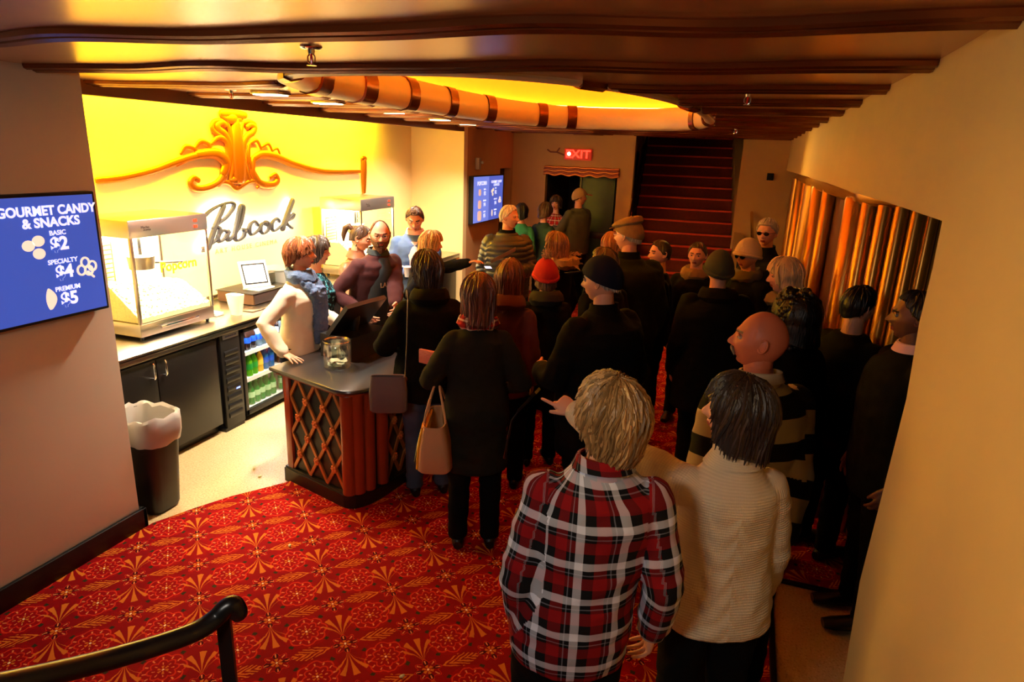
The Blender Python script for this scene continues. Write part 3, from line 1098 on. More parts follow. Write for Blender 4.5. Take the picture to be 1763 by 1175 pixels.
# =================================================================== gold ornament and lettering on the yellow wall
ORN=[
([(5.08, 2.467), (5.078, 2.351), (5.077, 2.203), (5.076, 2.053), (5.069, 1.94)], 0.055, 0.085) ,
([(4.975, 2.462), (5.005, 2.363), (5.015, 2.224), (5.004, 2.077), (4.957, 1.943)], 0.02, 0.03) ,
([(4.96, 2.418), (4.922, 2.442), (4.86, 2.424), (4.865, 2.386), (4.931, 2.346), (4.974, 2.275), (4.982, 2.165), (4.923, 2.018), (4.873, 1.946)], 0.03, 0.03) ,
([(4.961, 2.433), (4.893, 2.458), (4.812, 2.44), (4.791, 2.39), (4.831, 2.349), (4.917, 2.317), (4.964, 2.275)], 0.022, 0.02) ,
([(5.175, 2.45), (5.143, 2.353), (5.134, 2.226), (5.141, 2.091), (5.152, 1.938)], 0.02, 0.03) ,
([(5.227, 2.416), (5.274, 2.44), (5.329, 2.42), (5.301, 2.373), (5.218, 2.333), (5.165, 2.257), (5.146, 2.091), (5.209, 1.944)], 0.03, 0.03) ,
([(5.186, 2.451), (5.254, 2.465), (5.332, 2.45), (5.344, 2.405)], 0.02, 0.018) ,
([(4.911, 2.522), (4.982, 2.523), (5.086, 2.522), (5.216, 2.519)], 0.04, 0.04) ,
([(4.919, 2.501), (4.967, 2.483), (5.028, 2.472), (5.146, 2.482)], 0.025, 0.03) ,
([(4.978, 2.484), (5.082, 2.482)], 0.05, 0.05) ,
([(4.361, 2.081), (4.501, 2.135), (4.643, 2.163)], 0.02, 0.02) ,
([(3.621, 1.978), (3.846, 1.994), (4.122, 2.041), (4.366, 2.108), (4.583, 2.157), (4.764, 2.166), (4.887, 2.107), (4.888, 2.012), (4.806, 1.928), (4.661, 1.885), (4.538, 1.887), (4.489, 1.93), (4.527, 1.973), (4.584, 1.951)], 0.03, 0.03) ,
([(4.584, 2.165), (4.812, 2.175), (4.922, 2.098), (4.873, 1.995)], 0.045, 0.05) ,
([(5.286, 2.133), (5.4, 2.17), (5.599, 2.153), (5.901, 2.075), (6.413, 1.997), (7.137, 1.985)], 0.045, 0.025) ,
([(5.286, 2.133), (5.258, 2.006), (5.358, 1.902), (5.528, 1.881), (5.613, 1.923), (5.582, 1.977), (5.506, 1.954)], 0.04, 0.025) ,
([(7.233, 2.124), (7.225, 1.972), (7.222, 1.735)], 0.05, 0.035) ,
([(7.189, 2.136), (7.278, 2.136)], 0.03, 0.03) ,
([(4.416, 2.172), (4.475, 2.231), (4.569, 2.213), (4.575, 2.181)], 0.018, 0.018) ,
([(4.569, 2.213), (4.642, 2.276), (4.733, 2.252), (4.74, 2.199)], 0.02, 0.02) ,
([(4.764, 2.258), (4.864, 2.315), (4.954, 2.27), (4.955, 2.133), (4.898, 1.995), (4.791, 1.903)], 0.022, 0.035) ,
([(5.241, 2.268), (5.344, 2.3), (5.4, 2.225)], 0.018, 0.018) ,
([(5.413, 2.244), (5.509, 2.273), (5.56, 2.205)], 0.016, 0.016) ,
([(5.561, 2.213), (5.636, 2.229), (5.676, 2.172)], 0.014, 0.014) ,
([(5.241, 2.268), (5.22, 2.151), (5.249, 2.043), (5.333, 1.93), (5.398, 1.882)], 0.022, 0.03) ,
([(4.778, 1.895), (4.866, 1.93), (4.95, 1.915), (5.032, 1.864), (5.154, 1.908), (5.264, 1.927), (5.343, 1.897), (5.306, 1.862)], 0.022, 0.02) ,
([(5.035, 1.885), (5.048, 1.845)], 0.025, 0.012) ,
([(4.953, 1.941), (5.131, 1.936)], 0.035, 0.035) ,
]
SCR=[
([(4.582, 1.657), (4.66, 1.698), (4.782, 1.735), (4.91, 1.745), (4.93, 1.703), (4.829, 1.621), (4.728, 1.576), (4.659, 1.538)], 1) ,
([(4.81, 1.723), (4.704, 1.578), (4.617, 1.438), (4.573, 1.364), (4.515, 1.354)], 1.1) ,
([(4.661, 1.547), (4.734, 1.531), (4.7, 1.446), (4.613, 1.403), (4.518, 1.379)], 1) ,
([(4.838, 1.482), (4.774, 1.506), (4.706, 1.46), (4.72, 1.412), (4.79, 1.436), (4.852, 1.499), (4.816, 1.443), (4.836, 1.41), (4.901, 1.446)], 1) ,
([(4.901, 1.446), (4.996, 1.543), (5.056, 1.685), (5.022, 1.706), (4.967, 1.582), (4.915, 1.441), (4.946, 1.397), (5.027, 1.426), (5.049, 1.479), (5.009, 1.494), (5.124, 1.483)], 1) ,
([(5.229, 1.519), (5.196, 1.552), (5.134, 1.528), (5.111, 1.468), (5.151, 1.432), (5.257, 1.473)], 1) ,
([(5.363, 1.534), (5.299, 1.521), (5.265, 1.466), (5.309, 1.427), (5.384, 1.459), (5.39, 1.518), (5.348, 1.536), (5.359, 1.502), (5.452, 1.503)], 1) ,
([(5.553, 1.524), (5.517, 1.553), (5.448, 1.519), (5.434, 1.466), (5.476, 1.438), (5.595, 1.481)], 1) ,
([(5.779, 1.714), (5.699, 1.603), (5.597, 1.446)], 1.3) ,
([(5.6, 1.47), (5.71, 1.546), (5.786, 1.58), (5.756, 1.538), (5.659, 1.509), (5.711, 1.46), (5.754, 1.44)], 1) ,
]

orn = thing('wall_ornament', 'large gilded baroque scroll ornament with long arms on the yellow wall', 'wall ornament', (-4.5, 5.0, 2.2))
b = MB()
for pts, r0, r1 in ORN:
    if len(pts) < 2:
        continue
    sp = smooth_pts([(y, z) for y, z in pts], 7)
    rs = [(r0 + (r1 - r0) * i / (len(sp) - 1)) * 0.62 * (0.8 + 0.35 * math.sin(PI * i / (len(sp) - 1))) for i in range(len(sp))]
    b.tube([(-4.475, p[0], p[1]) for p in sp], rs, 12, up=(1, 0, 0), ends=True, flat=1.55)
wpart('scrollwork', b, m_gold, orn)

lg = thing('wall_lettering', 'dark script cinema name with small capitals beneath, halo lit on yellow wall', 'sign', (-4.5, 5.2, 1.55))
b = MB()
hb = MB()
for pts, w_ in SCR:
    sp = smooth_pts(pts, 6)
    N = len(sp)
    rs = []
    for i in range(N):
        a = sp[min(i + 1, N - 1)] - sp[max(i - 1, 0)]
        an = abs(a[1]) / (np.linalg.norm(a) + 1e-6)
        rs.append(w_ * (0.012 + 0.013 * an))
    b.tube([(-4.44, p[0], p[1]) for p in sp], rs, 8, up=(0, 0, 1), flat=1.0)
    hb.tube([(-4.468, p[0], p[1]) for p in sp], [r * 0.55 for r in rs], 5)
wpart('script_letters', b, mat('slate_letters', rgb(62, 62, 74), 0.45), lg)
wpart('halo_light', hb, mat('halo_led', rgb(255, 250, 235), 0.5, emit=(1, 0.9, 0.7, 1), es=30), lg)
wtext('small_capitals', 'ART HOUSE CINEMA', 0.062, face_x(-4.49, 5.14, 1.315), mat('brass_letters', rgb(176, 140, 84), 0.4), lg, spacing=1.5, sx=1.05)

# =================================================================== snack bar along the yellow wall
m_cab = mat('black_cabinet', rgb(24, 21, 20), 0.35, bump=0.02)
m_glass = mat('clear_glass', rgb(250, 252, 250), 0.02, trans=1.0, spec=0.5)
m_glass.node_tree.nodes['Principled BSDF'].inputs['IOR'].default_value = 1.08


def thin_glass():
    """thin pane: mostly transparent with a little gloss"""
    M = bpy.data.materials.new('window_glass')
    M.use_nodes = True
    nt = M.node_tree
    nt.nodes.remove(nt.nodes['Principled BSDF'])
    t = nt.nodes.new('ShaderNodeBsdfTransparent')
    g = nt.nodes.new('ShaderNodeBsdfGlossy')
    g.inputs['Roughness'].default_value = 0.03
    f = nt.nodes.new('ShaderNodeValue')
    f.outputs[0].default_value = 0.05
    mx = nt.nodes.new('ShaderNodeMixShader')
    nt.links.new(f.outputs[0], mx.inputs[0])
    nt.links.new(t.outputs[0], mx.inputs[1])
    nt.links.new(g.outputs[0], mx.inputs[2])
    nt.links.new(mx.outputs[0], nt.nodes['Material Output'].inputs[0])
    return M


m_pane = thin_glass()
m_redsw = mat('red_switch', rgb(220, 40, 20), 0.4, emit=(1, 0.08, 0.02, 1), es=1.2)

w = MB()
w.box((-4.497, 2.66, 0.855), (-3.735, 8.48, 0.885), bev=0.004)
w.box((-3.745, 2.66, 0.825), (-3.735, 8.48, 0.87), bev=0.003)
w.box((-4.497, 2.66, 0.885), (-4.485, 8.48, 0.93), bev=0.003)
tag(w.obj('worktop', m_steel), 'long stainless steel worktop of the snack bar along the yellow wall', 'worktop')

for (a, b_, lb, dsp) in ((2.68, 3.895, 'black bar cabinet with two chrome pulls nearest the trash can', (2.7, 3.31, 3.88)),
                         (5.285, 8.46, 'black bar cabinet farther along bar behind the staff', (5.3, 6.1, 6.9, 7.7, 8.44))):
    t = thing('bar_cabinet', lb, 'cabinet', (-4.1, (a + b_) / 2, 0))
    q = MB(); q.box((-4.48, a, 0.08), (-3.79, b_, 0.853)); q.box((-4.44, a, 0.0), (-3.84, b_, 0.08)); wpart('body', q, m_cab, t, smooth=False)
    for i in range(len(dsp) - 1):
        q = MB(); q.box((-3.788, dsp[i] + 0.004, 0.09), (-3.765, dsp[i + 1] - 0.004, 0.80), bev=0.003)
        dr = wpart('door', q, m_cab, t)
        hy = dsp[i + 1] - 0.05 if i % 2 == 0 else dsp[i] + 0.05
        q = MB(); q.tube([(-3.766, hy, 0.785), (-3.735, hy, 0.785), (-3.728, hy, 0.775), (-3.728, hy, 0.685), (-3.735, hy, 0.675), (-3.766, hy, 0.675)], 0.0065, 8)
        wpart('handle', q, m_chrome, dr)
q = MB(); q.box((-3.763, 2.80, 0.42), (-3.760, 3.02, 0.72)); tag(q.obj('paper_sheet', mat('paper', rgb(235, 232, 225), 0.8), smooth=False), 'white paper sheet taped on black bar cabinet beside the trash can', 'paper')

# under-counter bottle cooler
cl = thing('bottle_cooler', 'black under-counter bottle cooler with lit glass doors and louvred side grille', 'cooler', (-4.1, 4.6, 0))
Y0c, Y1c = 3.915, 5.265
q = MB()
q.box((-4.46, Y0c, 0.05), (-4.42, Y1c, 0.82)); q.box((-4.42, Y0c, 0.05), (-3.80, Y0c + 0.03, 0.82)); q.box((-4.42, Y1c - 0.03, 0.05), (-3.80, Y1c, 0.82))
q.box((-4.42, 4.12, 0.05), (-3.80, 4.15, 0.82)); q.box((-4.42, Y0c, 0.79), (-3.80, Y1c, 0.845)); q.box((-4.42, Y0c, 0.04), (-3.80, Y1c, 0.07))
wpart('carcass', q, m_black, cl, smooth=False)
q = MB(); q.box((-4.415, 4.152, 0.071), (-4.405, Y1c - 0.032, 0.788)); q.box((-4.41, 4.152, 0.071), (-3.81, Y1c - .032, 0.075)); q.box((-4.41, 4.151, 0.071), (-3.81, 4.156, 0.788))
wpart('liner', q, mat('cooler_liner', rgb(225, 232, 235), 0.5), cl, smooth=False)
q = MB()
q.box((-3.80, Y0c + 0.005, 0.03), (-3.765, 4.13, 0.84), bev=0.006)
for k in range(8):
    z = 0.13 + 0.075 * k
    q.loft([((-3.765, y_, z), (0.010 + 0 * 1, 0, 0), (0, 0, 0.024)) for y_ in (Y0c + 0.035, 4.10)], 10)
g_ = wpart('louvred_panel', q, m_black, cl)
q = MB(); q.box((-3.764, 3.945, 0.775), (-3.760, 4.115, 0.815)); wpart('maker_plate', q, mat('silver_plate', rgb(150, 158, 168), 0.35, 0.6), g_)
wtext('maker_name', 'BEVERAGE-AIR', 0.019, face_x(-3.7598, 4.03, 0.795), mat('plate_ink', rgb(30, 50, 110), 0.5), g_, bold=0.0004)
q = MB(); q.box((-3.762, 4.045, 0.335), (-3.756, 4.085, 0.36)); wpart('blue_display', q, mat('blue_led', rgb(40, 60, 255), 0.4, emit=(0.12, 0.2, 1, 1), es=6), g_)
q = MB(); q.box((-3.95, Y0c - 0.01, 0.0), (-3.77, 4.12, 0.03)); wpart('foot_plinth', q, m_base, cl)
for (a, b_) in ((4.15, 4.69), (4.71, 5.255)):
    q = MB()
    for (y_a, y_b, z_a, z_b) in ((a, a + 0.035, 0.05, 0.82), (b_ - 0.035, b_, 0.05, 0.82), (a, b_, 0.05, 0.10), (a, b_, 0.775, 0.82)):
        q.box((-3.80, y_a, z_a), (-3.768, y_b, z_b), bev=0.003)
    fr = wpart('door', q, m_black, cl)
    q = MB(); q.box((-3.785, a + 0.03, 0.095), (-3.779, b_ - 0.03, 0.78)); wpart('pane', q, m_pane, fr, smooth=False)
for z in (0.325, 0.56):
    q = MB(); q.box((-4.39, 4.16, z), (-3.83, 5.23, z + 0.012), bev=0.002); q.box((-3.835, 4.16, z - 0.012), (-3.825, 5.23, z + 0.022)); wpart('shelf', q, mat('white_shelf', rgb(235, 235, 230), 0.4), cl)
q = MB(); q.box((-3.86, 4.18, 0.782), (-3.84, 5.2, 0.789)); wpart('lamp_strip', q, mat('cool_led', rgb(230, 245, 255), 0.4, emit=(0.8, 0.95, 1, 1), es=240), cl)


def bottle(loc, liq, cap, lab, label, group, s_=1.0, lie=False):
    t = thing('soda_bottle', label, 'bottle', loc, 0, group)
    q = MB(); q.lathe((0, 0, 0), [(0.02 * s_, 0.0), (0.030 * s_, 0.004), (0.032 * s_, 0.03 * s_), (0.029 * s_, 0.07 * s_), (0.032 * s_, 0.11 * s_), (0.030 * s_, 0.135 * s_), (0.013 * s_, 0.178 * s_), (0.0125 * s_, 0.195 * s_)], 16)
    q.obj('bottle_body', liq, t)
    q = MB(); q.lathe((0, 0, 0), [(0.0145 * s_, 0.192 * s_), (0.0145 * s_, 0.208 * s_), (0.012 * s_, 0.210 * s_)], 12)
    q.obj('cap', cap, t)
    q = MB(); q.lathe((0, 0, 0), [(0.0325 * s_, 0.062 * s_), (0.0325 * s_, 0.112 * s_)], 16)
    q.obj('label_band', lab, t)
    return t


def pl(n, c, tr_=0.35):
    return mat(n, c, 0.12, trans=tr_)


cola = pl('cola_liquid', rgb(46, 22, 14), 0.2)
greenl = pl('green_plastic', rgb(30, 170, 60), 0.5)
limel = pl('lime_plastic', rgb(110, 200, 30), 0.4)
brownl = pl('tea_liquid', rgb(120, 66, 26), 0.4)
bluel = pl('blue_plastic', rgb(60, 140, 220), 0.5)
yell = pl('yellow_juice', rgb(235, 190, 40), 0.3)
clearp = pl('clear_plastic', rgb(200, 225, 235), 0.6)
cb_, cr_, cw_, cg_ = mat('cap_blue', rgb(30, 90, 220), 0.4), mat('cap_red', rgb(210, 30, 24), 0.4), mat('cap_white', rgb(240, 240, 240), 0.4), mat('cap_green', rgb(30, 150, 50), 0.4)
shelves = [
    (0.573, [(cola, cw_, mat('cola_label', rgb(200, 196, 200), 0.5), 'cola bottle with pale label'), (cola, cb_, cb_, 'cola bottle with blue cap'), (cola, cb_, cb_, 'cola bottle with blue cap'),
             (cola, cb_, cb_, 'cola bottle with blue cap'), (clearp, cb_, cb_, 'clear bottle with blue cap'), (clearp, cb_, cb_, 'clear bottle with blue cap'), (clearp, cw_, cb_, 'clear bottle with white cap')]),
    (0.338, [(brownl, cw_, mat('tan_label', rgb(170, 120, 70), 0.5), 'brown root beer bottle'), (limel, cg_, cg_, 'lime green soda bottle'), (limel, cg_, cg_, 'lime green soda bottle'),
             (limel, cr_, cg_, 'lime bottle with red cap'), (yell, cb_, mat('yellow_label', rgb(240, 200, 60), 0.5), 'yellow drink bottle'), (bluel, cw_, cb_, 'blue sports drink bottle'), (bluel, cw_, cb_, 'blue sports drink bottle')]),
    (0.080, [(greenl, cg_, mat('pale_green_label', rgb(170, 220, 170), 0.5), 'green soda bottle')] * 7)]
names = {0.573: 'top', 0.338: 'middle', 0.080: 'bottom'}
for z, row in shelves:
    for door in (0, 1):
        for r_ in (0, 1):
            for i, (lq, cp_, lb_, tx) in enumerate(row):
                if door == 1 and (r_ == 1 or i > 5):
                    continue
                yy = 4.20 + i * 0.0715 + (0.56 if door else 0)
                fam = ['', 'in the first slot from the grille', 'in the second slot', 'in the third slot', '', '', '']
                pos = ['nearest the grille', 'second from the grille', 'third from the grille', 'fourth from the grille', 'fifth from the grille', 'sixth from the grille', 'seventh from the grille'][i]
                rowt = 'front row' if r_ == 0 else 'back row'
                lab = '%s on %s cooler shelf, %s, %s' % (tx, names[z], rowt, pos)
                if door:
                    lab = '%s behind far cooler door, %s shelf, %s' % (tx, names[z], pos)
                bottle((-3.885 - 0.085 * r_ + random.uniform(-.006, .006), yy, z), lq, cp_, lb_, lab, 'soda bottles in the under-counter cooler', 1.0)

# =================================================================== popcorn machines
m_pop = mat('popcorn', rgb(250, 226, 160), 0.8, var=0.25, vscale=60)


def popcorn_heap(x0, x1, y0, y1, zf):
    q = MB()
    nx, ny = 40, 52
    vs = []
    for i in range(nx + 1):
        for j in range(ny + 1):
            x, y = x0 + (x1 - x0) * i / nx, y0 + (y1 - y0) * j / ny
            z = zf(x, y) + 0.016 * abs(noise.noise(Vector((x * 55, y * 55, 1)))) + 0.010 * noise.noise(Vector((x * 110, y * 110, 4)))
            vs.append((x + 0.004 * noise.noise(Vector((x * 90, y * 90, 9))), y, z))
    b0 = len(vs)
    vs += [(x0, y0, 0.13), (x1, y0, 0.13), (x1, y1, 0.13), (x0, y1, 0.13)]
    fs = [(i * (ny + 1) + j, (i + 1) * (ny + 1) + j, (i + 1) * (ny + 1) + j + 1, i * (ny + 1) + j + 1) for i in range(nx) for j in range(ny)]
    fs.append((b0, b0 + 3, b0 + 2, b0 + 1))
    fs.append(tuple([b0] + [j for j in range(ny + 1)] + [b0 + 3])[::-1])
    fs.append(tuple([b0 + 1] + [nx * (ny + 1) + j for j in range(ny + 1)] + [b0 + 2]))
    fs.append(tuple([b0] + [i * (ny + 1) for i in range(nx + 1)] + [b0 + 1]))
    fs.append(tuple([b0 + 3] + [i * (ny + 1) + ny for i in range(nx + 1)] + [b0 + 2])[::-1])
    q.add(vs, fs)
    for _ in range(260):
        x, y = random.uniform(x0 + .01, x1 - .01), random.uniform(y0 + .01, y1 - .01)
        r = random.uniform(0.006, 0.010)
        q.ell((x, y, zf(x, y) + 0.008), (r, r * random.uniform(.7, 1), r * .8), Euler((random.random() * 3, random.random() * 3, 0)).to_matrix(), 6, 4)
    return q


def popcorn_machine(loc, label):
    """front is local +x, width along y"""
    t = thing('popcorn_machine', label, 'popcorn machine', loc, 0, None)
    D, Wm, Hm = 0.50, 0.70, 0.86
    st_ = m_steel
    q = MB(); q.box((-D, 0, 0.03), (0, Wm, 0.125), bev=0.006); q.obj('base', st_, t)
    q = MB(); q.box((0.001, 0.17, 0.065), (0.014, 0.53, 0.085), bev=0.005); q.obj('crumb_drawer_handle', m_chrome, t)
    for (x, y) in ((-.04, .04), (-.04, Wm - .04), (-D + .04, .04), (-D + .04, Wm - .04)):
        q = MB(); q.lathe((x, y, 0), [(0.012, 0), (0.016, 0.03)], 12); q.obj('foot', m_base, t)
    q = MB(); q.box((-D - .005, -0.005, Hm - 0.125), (0.008, Wm + .005, Hm), bev=0.008); top = q.obj('canopy', mat('canopy_steel', rgb(196, 190, 184), 0.32, 0.9), t)
    for k in (0, 1):
        q = MB(); q.box((0.007, Wm - 0.135, Hm - 0.055 - 0.045 * k), (0.016, Wm - 0.105, Hm - 0.033 - 0.045 * k), bev=0.002); q.obj('switch', m_redsw, top)
    text_obj('maker_name', 'Macho', 0.026, face_x(0.0085, 0.13, Hm - 0.055), mat('plate_ink2', rgb(60, 44, 40), 0.5), top)
    text_obj('maker_name', 'POPPER', 0.018, face_x(0.0085, 0.145, Hm - 0.075), MATS['plate_ink2'], top)
    for (x, y) in ((-.018, .0), (-.018, Wm - .022), (-D, .0), (-D, Wm - .022)):
        q = MB(); q.box((x, y, 0.125), (x + .022, y + .022, Hm - 0.125), bev=0.003); q.obj('corner_post', m_steel, t)
    for (ya, yb) in ((0.022, Wm / 2 - 0.002), (Wm / 2 + 0.002, Wm - 0.022)):
        q = MB(); q.box((-0.010, ya, 0.13), (-0.006, yb, Hm - 0.13)); q.obj('glass_door', m_pane, t, smooth=False)
    for y in (0.008, Wm - 0.012):
        q = MB(); q.box((-D + .022, y, 0.13), (-0.02, y + 0.004, Hm - 0.13)); q.obj('side_glass', m_pane, t, smooth=False)
    q = MB(); q.box((-D + 0.006, 0.02, 0.13), (-D + 0.012, Wm - .02, Hm - 0.13)); q.obj('back_panel', mat('machine_white', rgb(250, 240, 214), 0.4), t, smooth=False)
    q = popcorn_heap(-D + 0.02, -0.012, 0.016, Wm - 0.016, lambda x, y: 0.16 + 0.22 * max(0, min(1, (-x - 0.02) / 0.26)) * (0.8 + 0.2 * math.cos(y * 6)))
    o = q.obj('popcorn_heap', m_pop, t, smooth=False)
    o['kind'] = 'stuff'
    q = MB(); q.lathe((-0.26, 0.30, 0.46), [(0.03, 0), (0.085, 0.004), (0.095, 0.09), (0.098, 0.10), (0.09, 0.104), (0.02, 0.11)], 24)
    ket = q.obj('kettle', m_steel, t)
    q = MB(); q.tube([(-0.26, 0.30, 0.56), (-0.26, 0.30, 0.735)], 0.012, 8); q.tube([(-0.26, 0.36, 0.50), (-0.1, 0.50, 0.50), (-0.06, 0.54, 0.50)], 0.009, 8); q.obj('kettle_arm', m_base, ket)
    q = MB()
    for k in range(9):
        z = 0.36 + 0.034 * k
        q.tube([(-D + 0.03, 0.05, z), (-D + 0.03, 0.24, z)], 0.006, 6)
    q.tube([(-D + 0.03, 0.05, .35), (-D + 0.03, 0.05, .65)], 0.005, 6)
    q.tube([(-D + 0.03, 0.24, .35), (-D + 0.03, 0.24, .65)], 0.005, 6)
    q.obj('vent_rack', mat('rack_bronze', rgb(170, 120, 50), 0.4, 0.5), t)
    text_obj('glass_lettering', 'Popcorn', 0.10, face_x(-0.004, 0.40, 0.50), mat('yellow_vinyl', rgb(250, 200, 30), 0.5), t, bold=0.003)
    q = MB(); q.box((-0.40, 0.08, 0.725), (-0.08, 0.62, 0.734)); q.obj('interior_lamp', mat('machine_lamp', rgb(255, 235, 190), 0.5, emit=(1, 0.80, 0.46, 1), es=110), t, smooth=False)
    return t


popcorn_machine((-3.945, 3.375, 0.885), 'large lit popcorn machine full of popcorn, on bar nearest the menu screen')
popcorn_machine((-3.83, 6.10, 0.885), 'lit popcorn machine farther along the bar behind ponytailed woman and man in suit')

# things on the bar
q = MB()
tbx = thing('till_drawer', 'dark till drawer box with brown side standing on the steel worktop', 'till drawer', (-4.2, 4.9, 0.885))
q.box((-4.42, 4.62, 0.889), (-4.02, 5.14, 0.985), bev=0.005); wpart('case', q, mat('drawer_brown', rgb(92, 62, 40), 0.4, 0.3), tbx)
q = MB(); q.box((-4.02, 4.63, 0.895), (-4.012, 5.13, 0.975), bev=0.002); wpart('drawer_front', q, mat('drawer_dark', rgb(60, 46, 42), 0.4, 0.2), tbx)
q = MB(); q.box((-4.43, 4.61, 0.985), (-4.01, 5.15, 0.992), bev=0.002); wpart('lid', q, m_black, tbx)
tb_ = thing('tablet_till', 'white tablet till with lit screen tilted on stand atop till drawer', 'tablet', (-4.2, 4.85, 0.992))
cxm, cym, czm = -4.16, 4.82, 1.13
nx_ = Vector((0.80, -0.42, 0.42)).normalized()
sx_ = Vector((0.42, 0.80, 0)).normalized()
sy_ = nx_.cross(sx_).normalized()
if sy_.z < 0:
    sy_ = -sy_
cc = Vector((cxm, cym, czm))
q = MB(); q.obox(cc - nx_ * 0.008, sx_ * 0.125, sy_ * 0.125, nx_ * 0.008); wpart('tablet_shell', q, mat('white_gloss_plastic', rgb(235, 230, 222), 0.25), tb_, smooth=False)
q = MB(); q.obox(cc + nx_ * 0.0012, sx_ * 0.105, sy_ * 0.095, nx_ * 0.001); s1 = wpart('bezel', q, m_dark, tb_, smooth=False)
q = MB(); q.obox(cc + nx_ * 0.0026, sx_ * 0.094, sy_ * 0.082, nx_ * 0.0006); wpart('lit_screen', q, mat('tablet_screen', rgb(220, 225, 235), 0.4, emit=(0.9, 0.92, 1, 1), es=0.9), s1, smooth=False)
q = MB(); q.obox(cc - nx_ * 0.03 - Vector((0, 0, 0.09)), sx_ * 0.06, Vector((0, 0, 0.045)), Vector((-0.05, 0.02, 0))); q.box((-4.22, 4.72, 0.993), (-4.04, 4.94, 1.010), bev=0.006); wpart('stand', q, MATS['white_gloss_plastic'], tb_)
rp = thing('receipt_printer', 'small dark receipt printer on till drawer right of the tablet', 'printer', (-4.28, 5.05, 0.992))
q = MB(); q.box((-4.36, 4.97, 0.994), (-4.18, 5.13, 1.10), bev=0.012); wpart('printer_body', q, mat('printer_olive', rgb(58, 56, 44), 0.4), rp)
q = MB(); q.box((-4.34, 4.99, 1.10), (-4.22, 5.11, 1.112), bev=0.003); wpart('lid', q, mat('printer_lid', rgb(150, 140, 122), 0.4), rp)
q = MB(); q.lathe((-4.32, 5.33, 0.886), [(0.105, 0), (0.115, 0.01), (0.145, 0.19), (0.158, 0.20), (0.158, 0.212), (0.148, 0.214), (0.138, 0.19), (0.108, 0.02), (0.0, 0.018)], 32)
tag(q.obj('grey_tub', mat('grey_plastic', rgb(160, 166, 160), 0.4)), 'round grey plastic tub on bar behind the receipt printer', 'tub')
for i, (y, c_, lb) in enumerate(((5.53, cg_, 'green capped lime soda bottle on worktop beside grey tub'), (5.61, cr_, 'red capped lime soda bottle on worktop beyond the green capped one'))):
    bottle((-4.12, y, 0.886), limel, c_, cg_, lb, 'lime soda bottles on the worktop', 0.95)
q = MB()
q.loft([((-3.93, 4.30, 0.887), (0.045, 0, 0), (0, 0.03, 0)), ((-3.93, 4.30, 0.99), (0.062, 0, 0), (0, 0.045, 0)), ((-3.93, 4.30, 1.06), (0.075, 0, 0), (0, 0.05, 0)), ((-3.93, 4.30, 1.055), (0.068, 0, 0), (0, 0.045, 0)), ((-3.93, 4.30, 0.90), (0.04, 0, 0), (0, 0.026, 0))], 12, p=0.6)
tag(q.obj('popcorn_bag', mat('cream_paper', rgb(228, 208, 176), 0.8, bump=0.3, bscale=30)), 'tall cream paper popcorn bag standing right of the near popcorn machine', 'paper bag')
q = MB(); q.box((-4.25, 4.17, 0.887), (-4.02, 4.26, 0.91), bev=0.004); wt = tag(q.obj('napkin_tray', mat('paper2', rgb(225, 220, 212), 0.7)), 'low white tray beside popcorn machine on the worktop', 'tray')
q = MB(); q.box((-4.0, 4.42, 0.887), (-3.86, 4.58, 0.895), bev=0.003); tag(q.obj('steel_scoop', m_steel), 'flat steel scoop tray lying on worktop in front of till drawer', 'tray')

# trash can with liner
tc_ = thing('trash_can', 'black trash can with translucent liner bag beside the left wall corner', 'trash can', (-3.38, 2.84, 0))
def rrect(cx, cy, hx, hy, z): return ((cx, cy, z), (hx, 0, 0), (0, hy, 0))
q = MB(); q.loft([rrect(-3.38, 2.83, .13, .10, 0.002), rrect(-3.38, 2.83, .14, .11, 0.03), rrect(-3.38, 2.83, .175, .145, 0.60), rrect(-3.38, 2.83, .185, .155, 0.61), rrect(-3.38, 2.83, .185, .155, 0.63), rrect(-3.38, 2.83, .17, .14, 0.63), rrect(-3.38, 2.83, .135, .105, 0.05)], 32, p=0.45)
wpart('bin_body', q, m_black, tc_)
q = MB()
secs = []
for k, (g, z) in enumerate(((.178, .47), (.190, .52), (.196, .60), (.192, .64), (.180, .655), (.165, .64), (.150, .52), (.13, .35))):
    secs.append(rrect(-3.38, 2.83, g, g - 0.03, z))
q.loft(secs, 48, p=0.5, cap=False)
for i, v in enumerate(q.v):
    nn = noise.noise(Vector(v) * 16)
    q.v[i] = (v[0] + nn * 0.012, v[1] + noise.noise(Vector(v) * 18 + Vector((5, 5, 5))) * 0.012, v[2] + nn * 0.03 * (1 if v[2] > .4 else 0))
lm = mat('bin_liner', rgb(225, 220, 212), 0.3, trans=0.25, alpha=0.8)
wpart('liner_bag', q, lm, tc_)

# =================================================================== concession counter with lattice front
m_wood = mat('red_mahogany', rgb(142, 54, 24), 0.30, var=0.25, vscale=5, stretch=(1, 1, 0.15), coat=0.3)
m_strap = mat('gold_brown_strap', rgb(182, 112, 52), 0.35, 0.35, var=0.1)
m_rosette = mat('copper_rosette', rgb(226, 132, 66), 0.4, 0.3)
m_panel = mat('dark_green_panel', rgb(14, 17, 16), 0.4)
m_top = mat('dark_stone_top', rgb(34, 32, 34), 0.30, var=0.25, vscale=40, spec=0.6)
A_, B_, C_, D_, E_, F_ = [Vector(p) for p in ((-2.80, 3.46), (-2.235, 3.295), (-2.14, 3.33), (-2.095, 3.50), (-1.765, 5.83), (-2.47, 5.93))]
ct = thing('concession_counter', 'dark topped concession counter with gold lattice and copper rosettes on mahogany sides', 'counter', (-2.3, 4.8, 0))


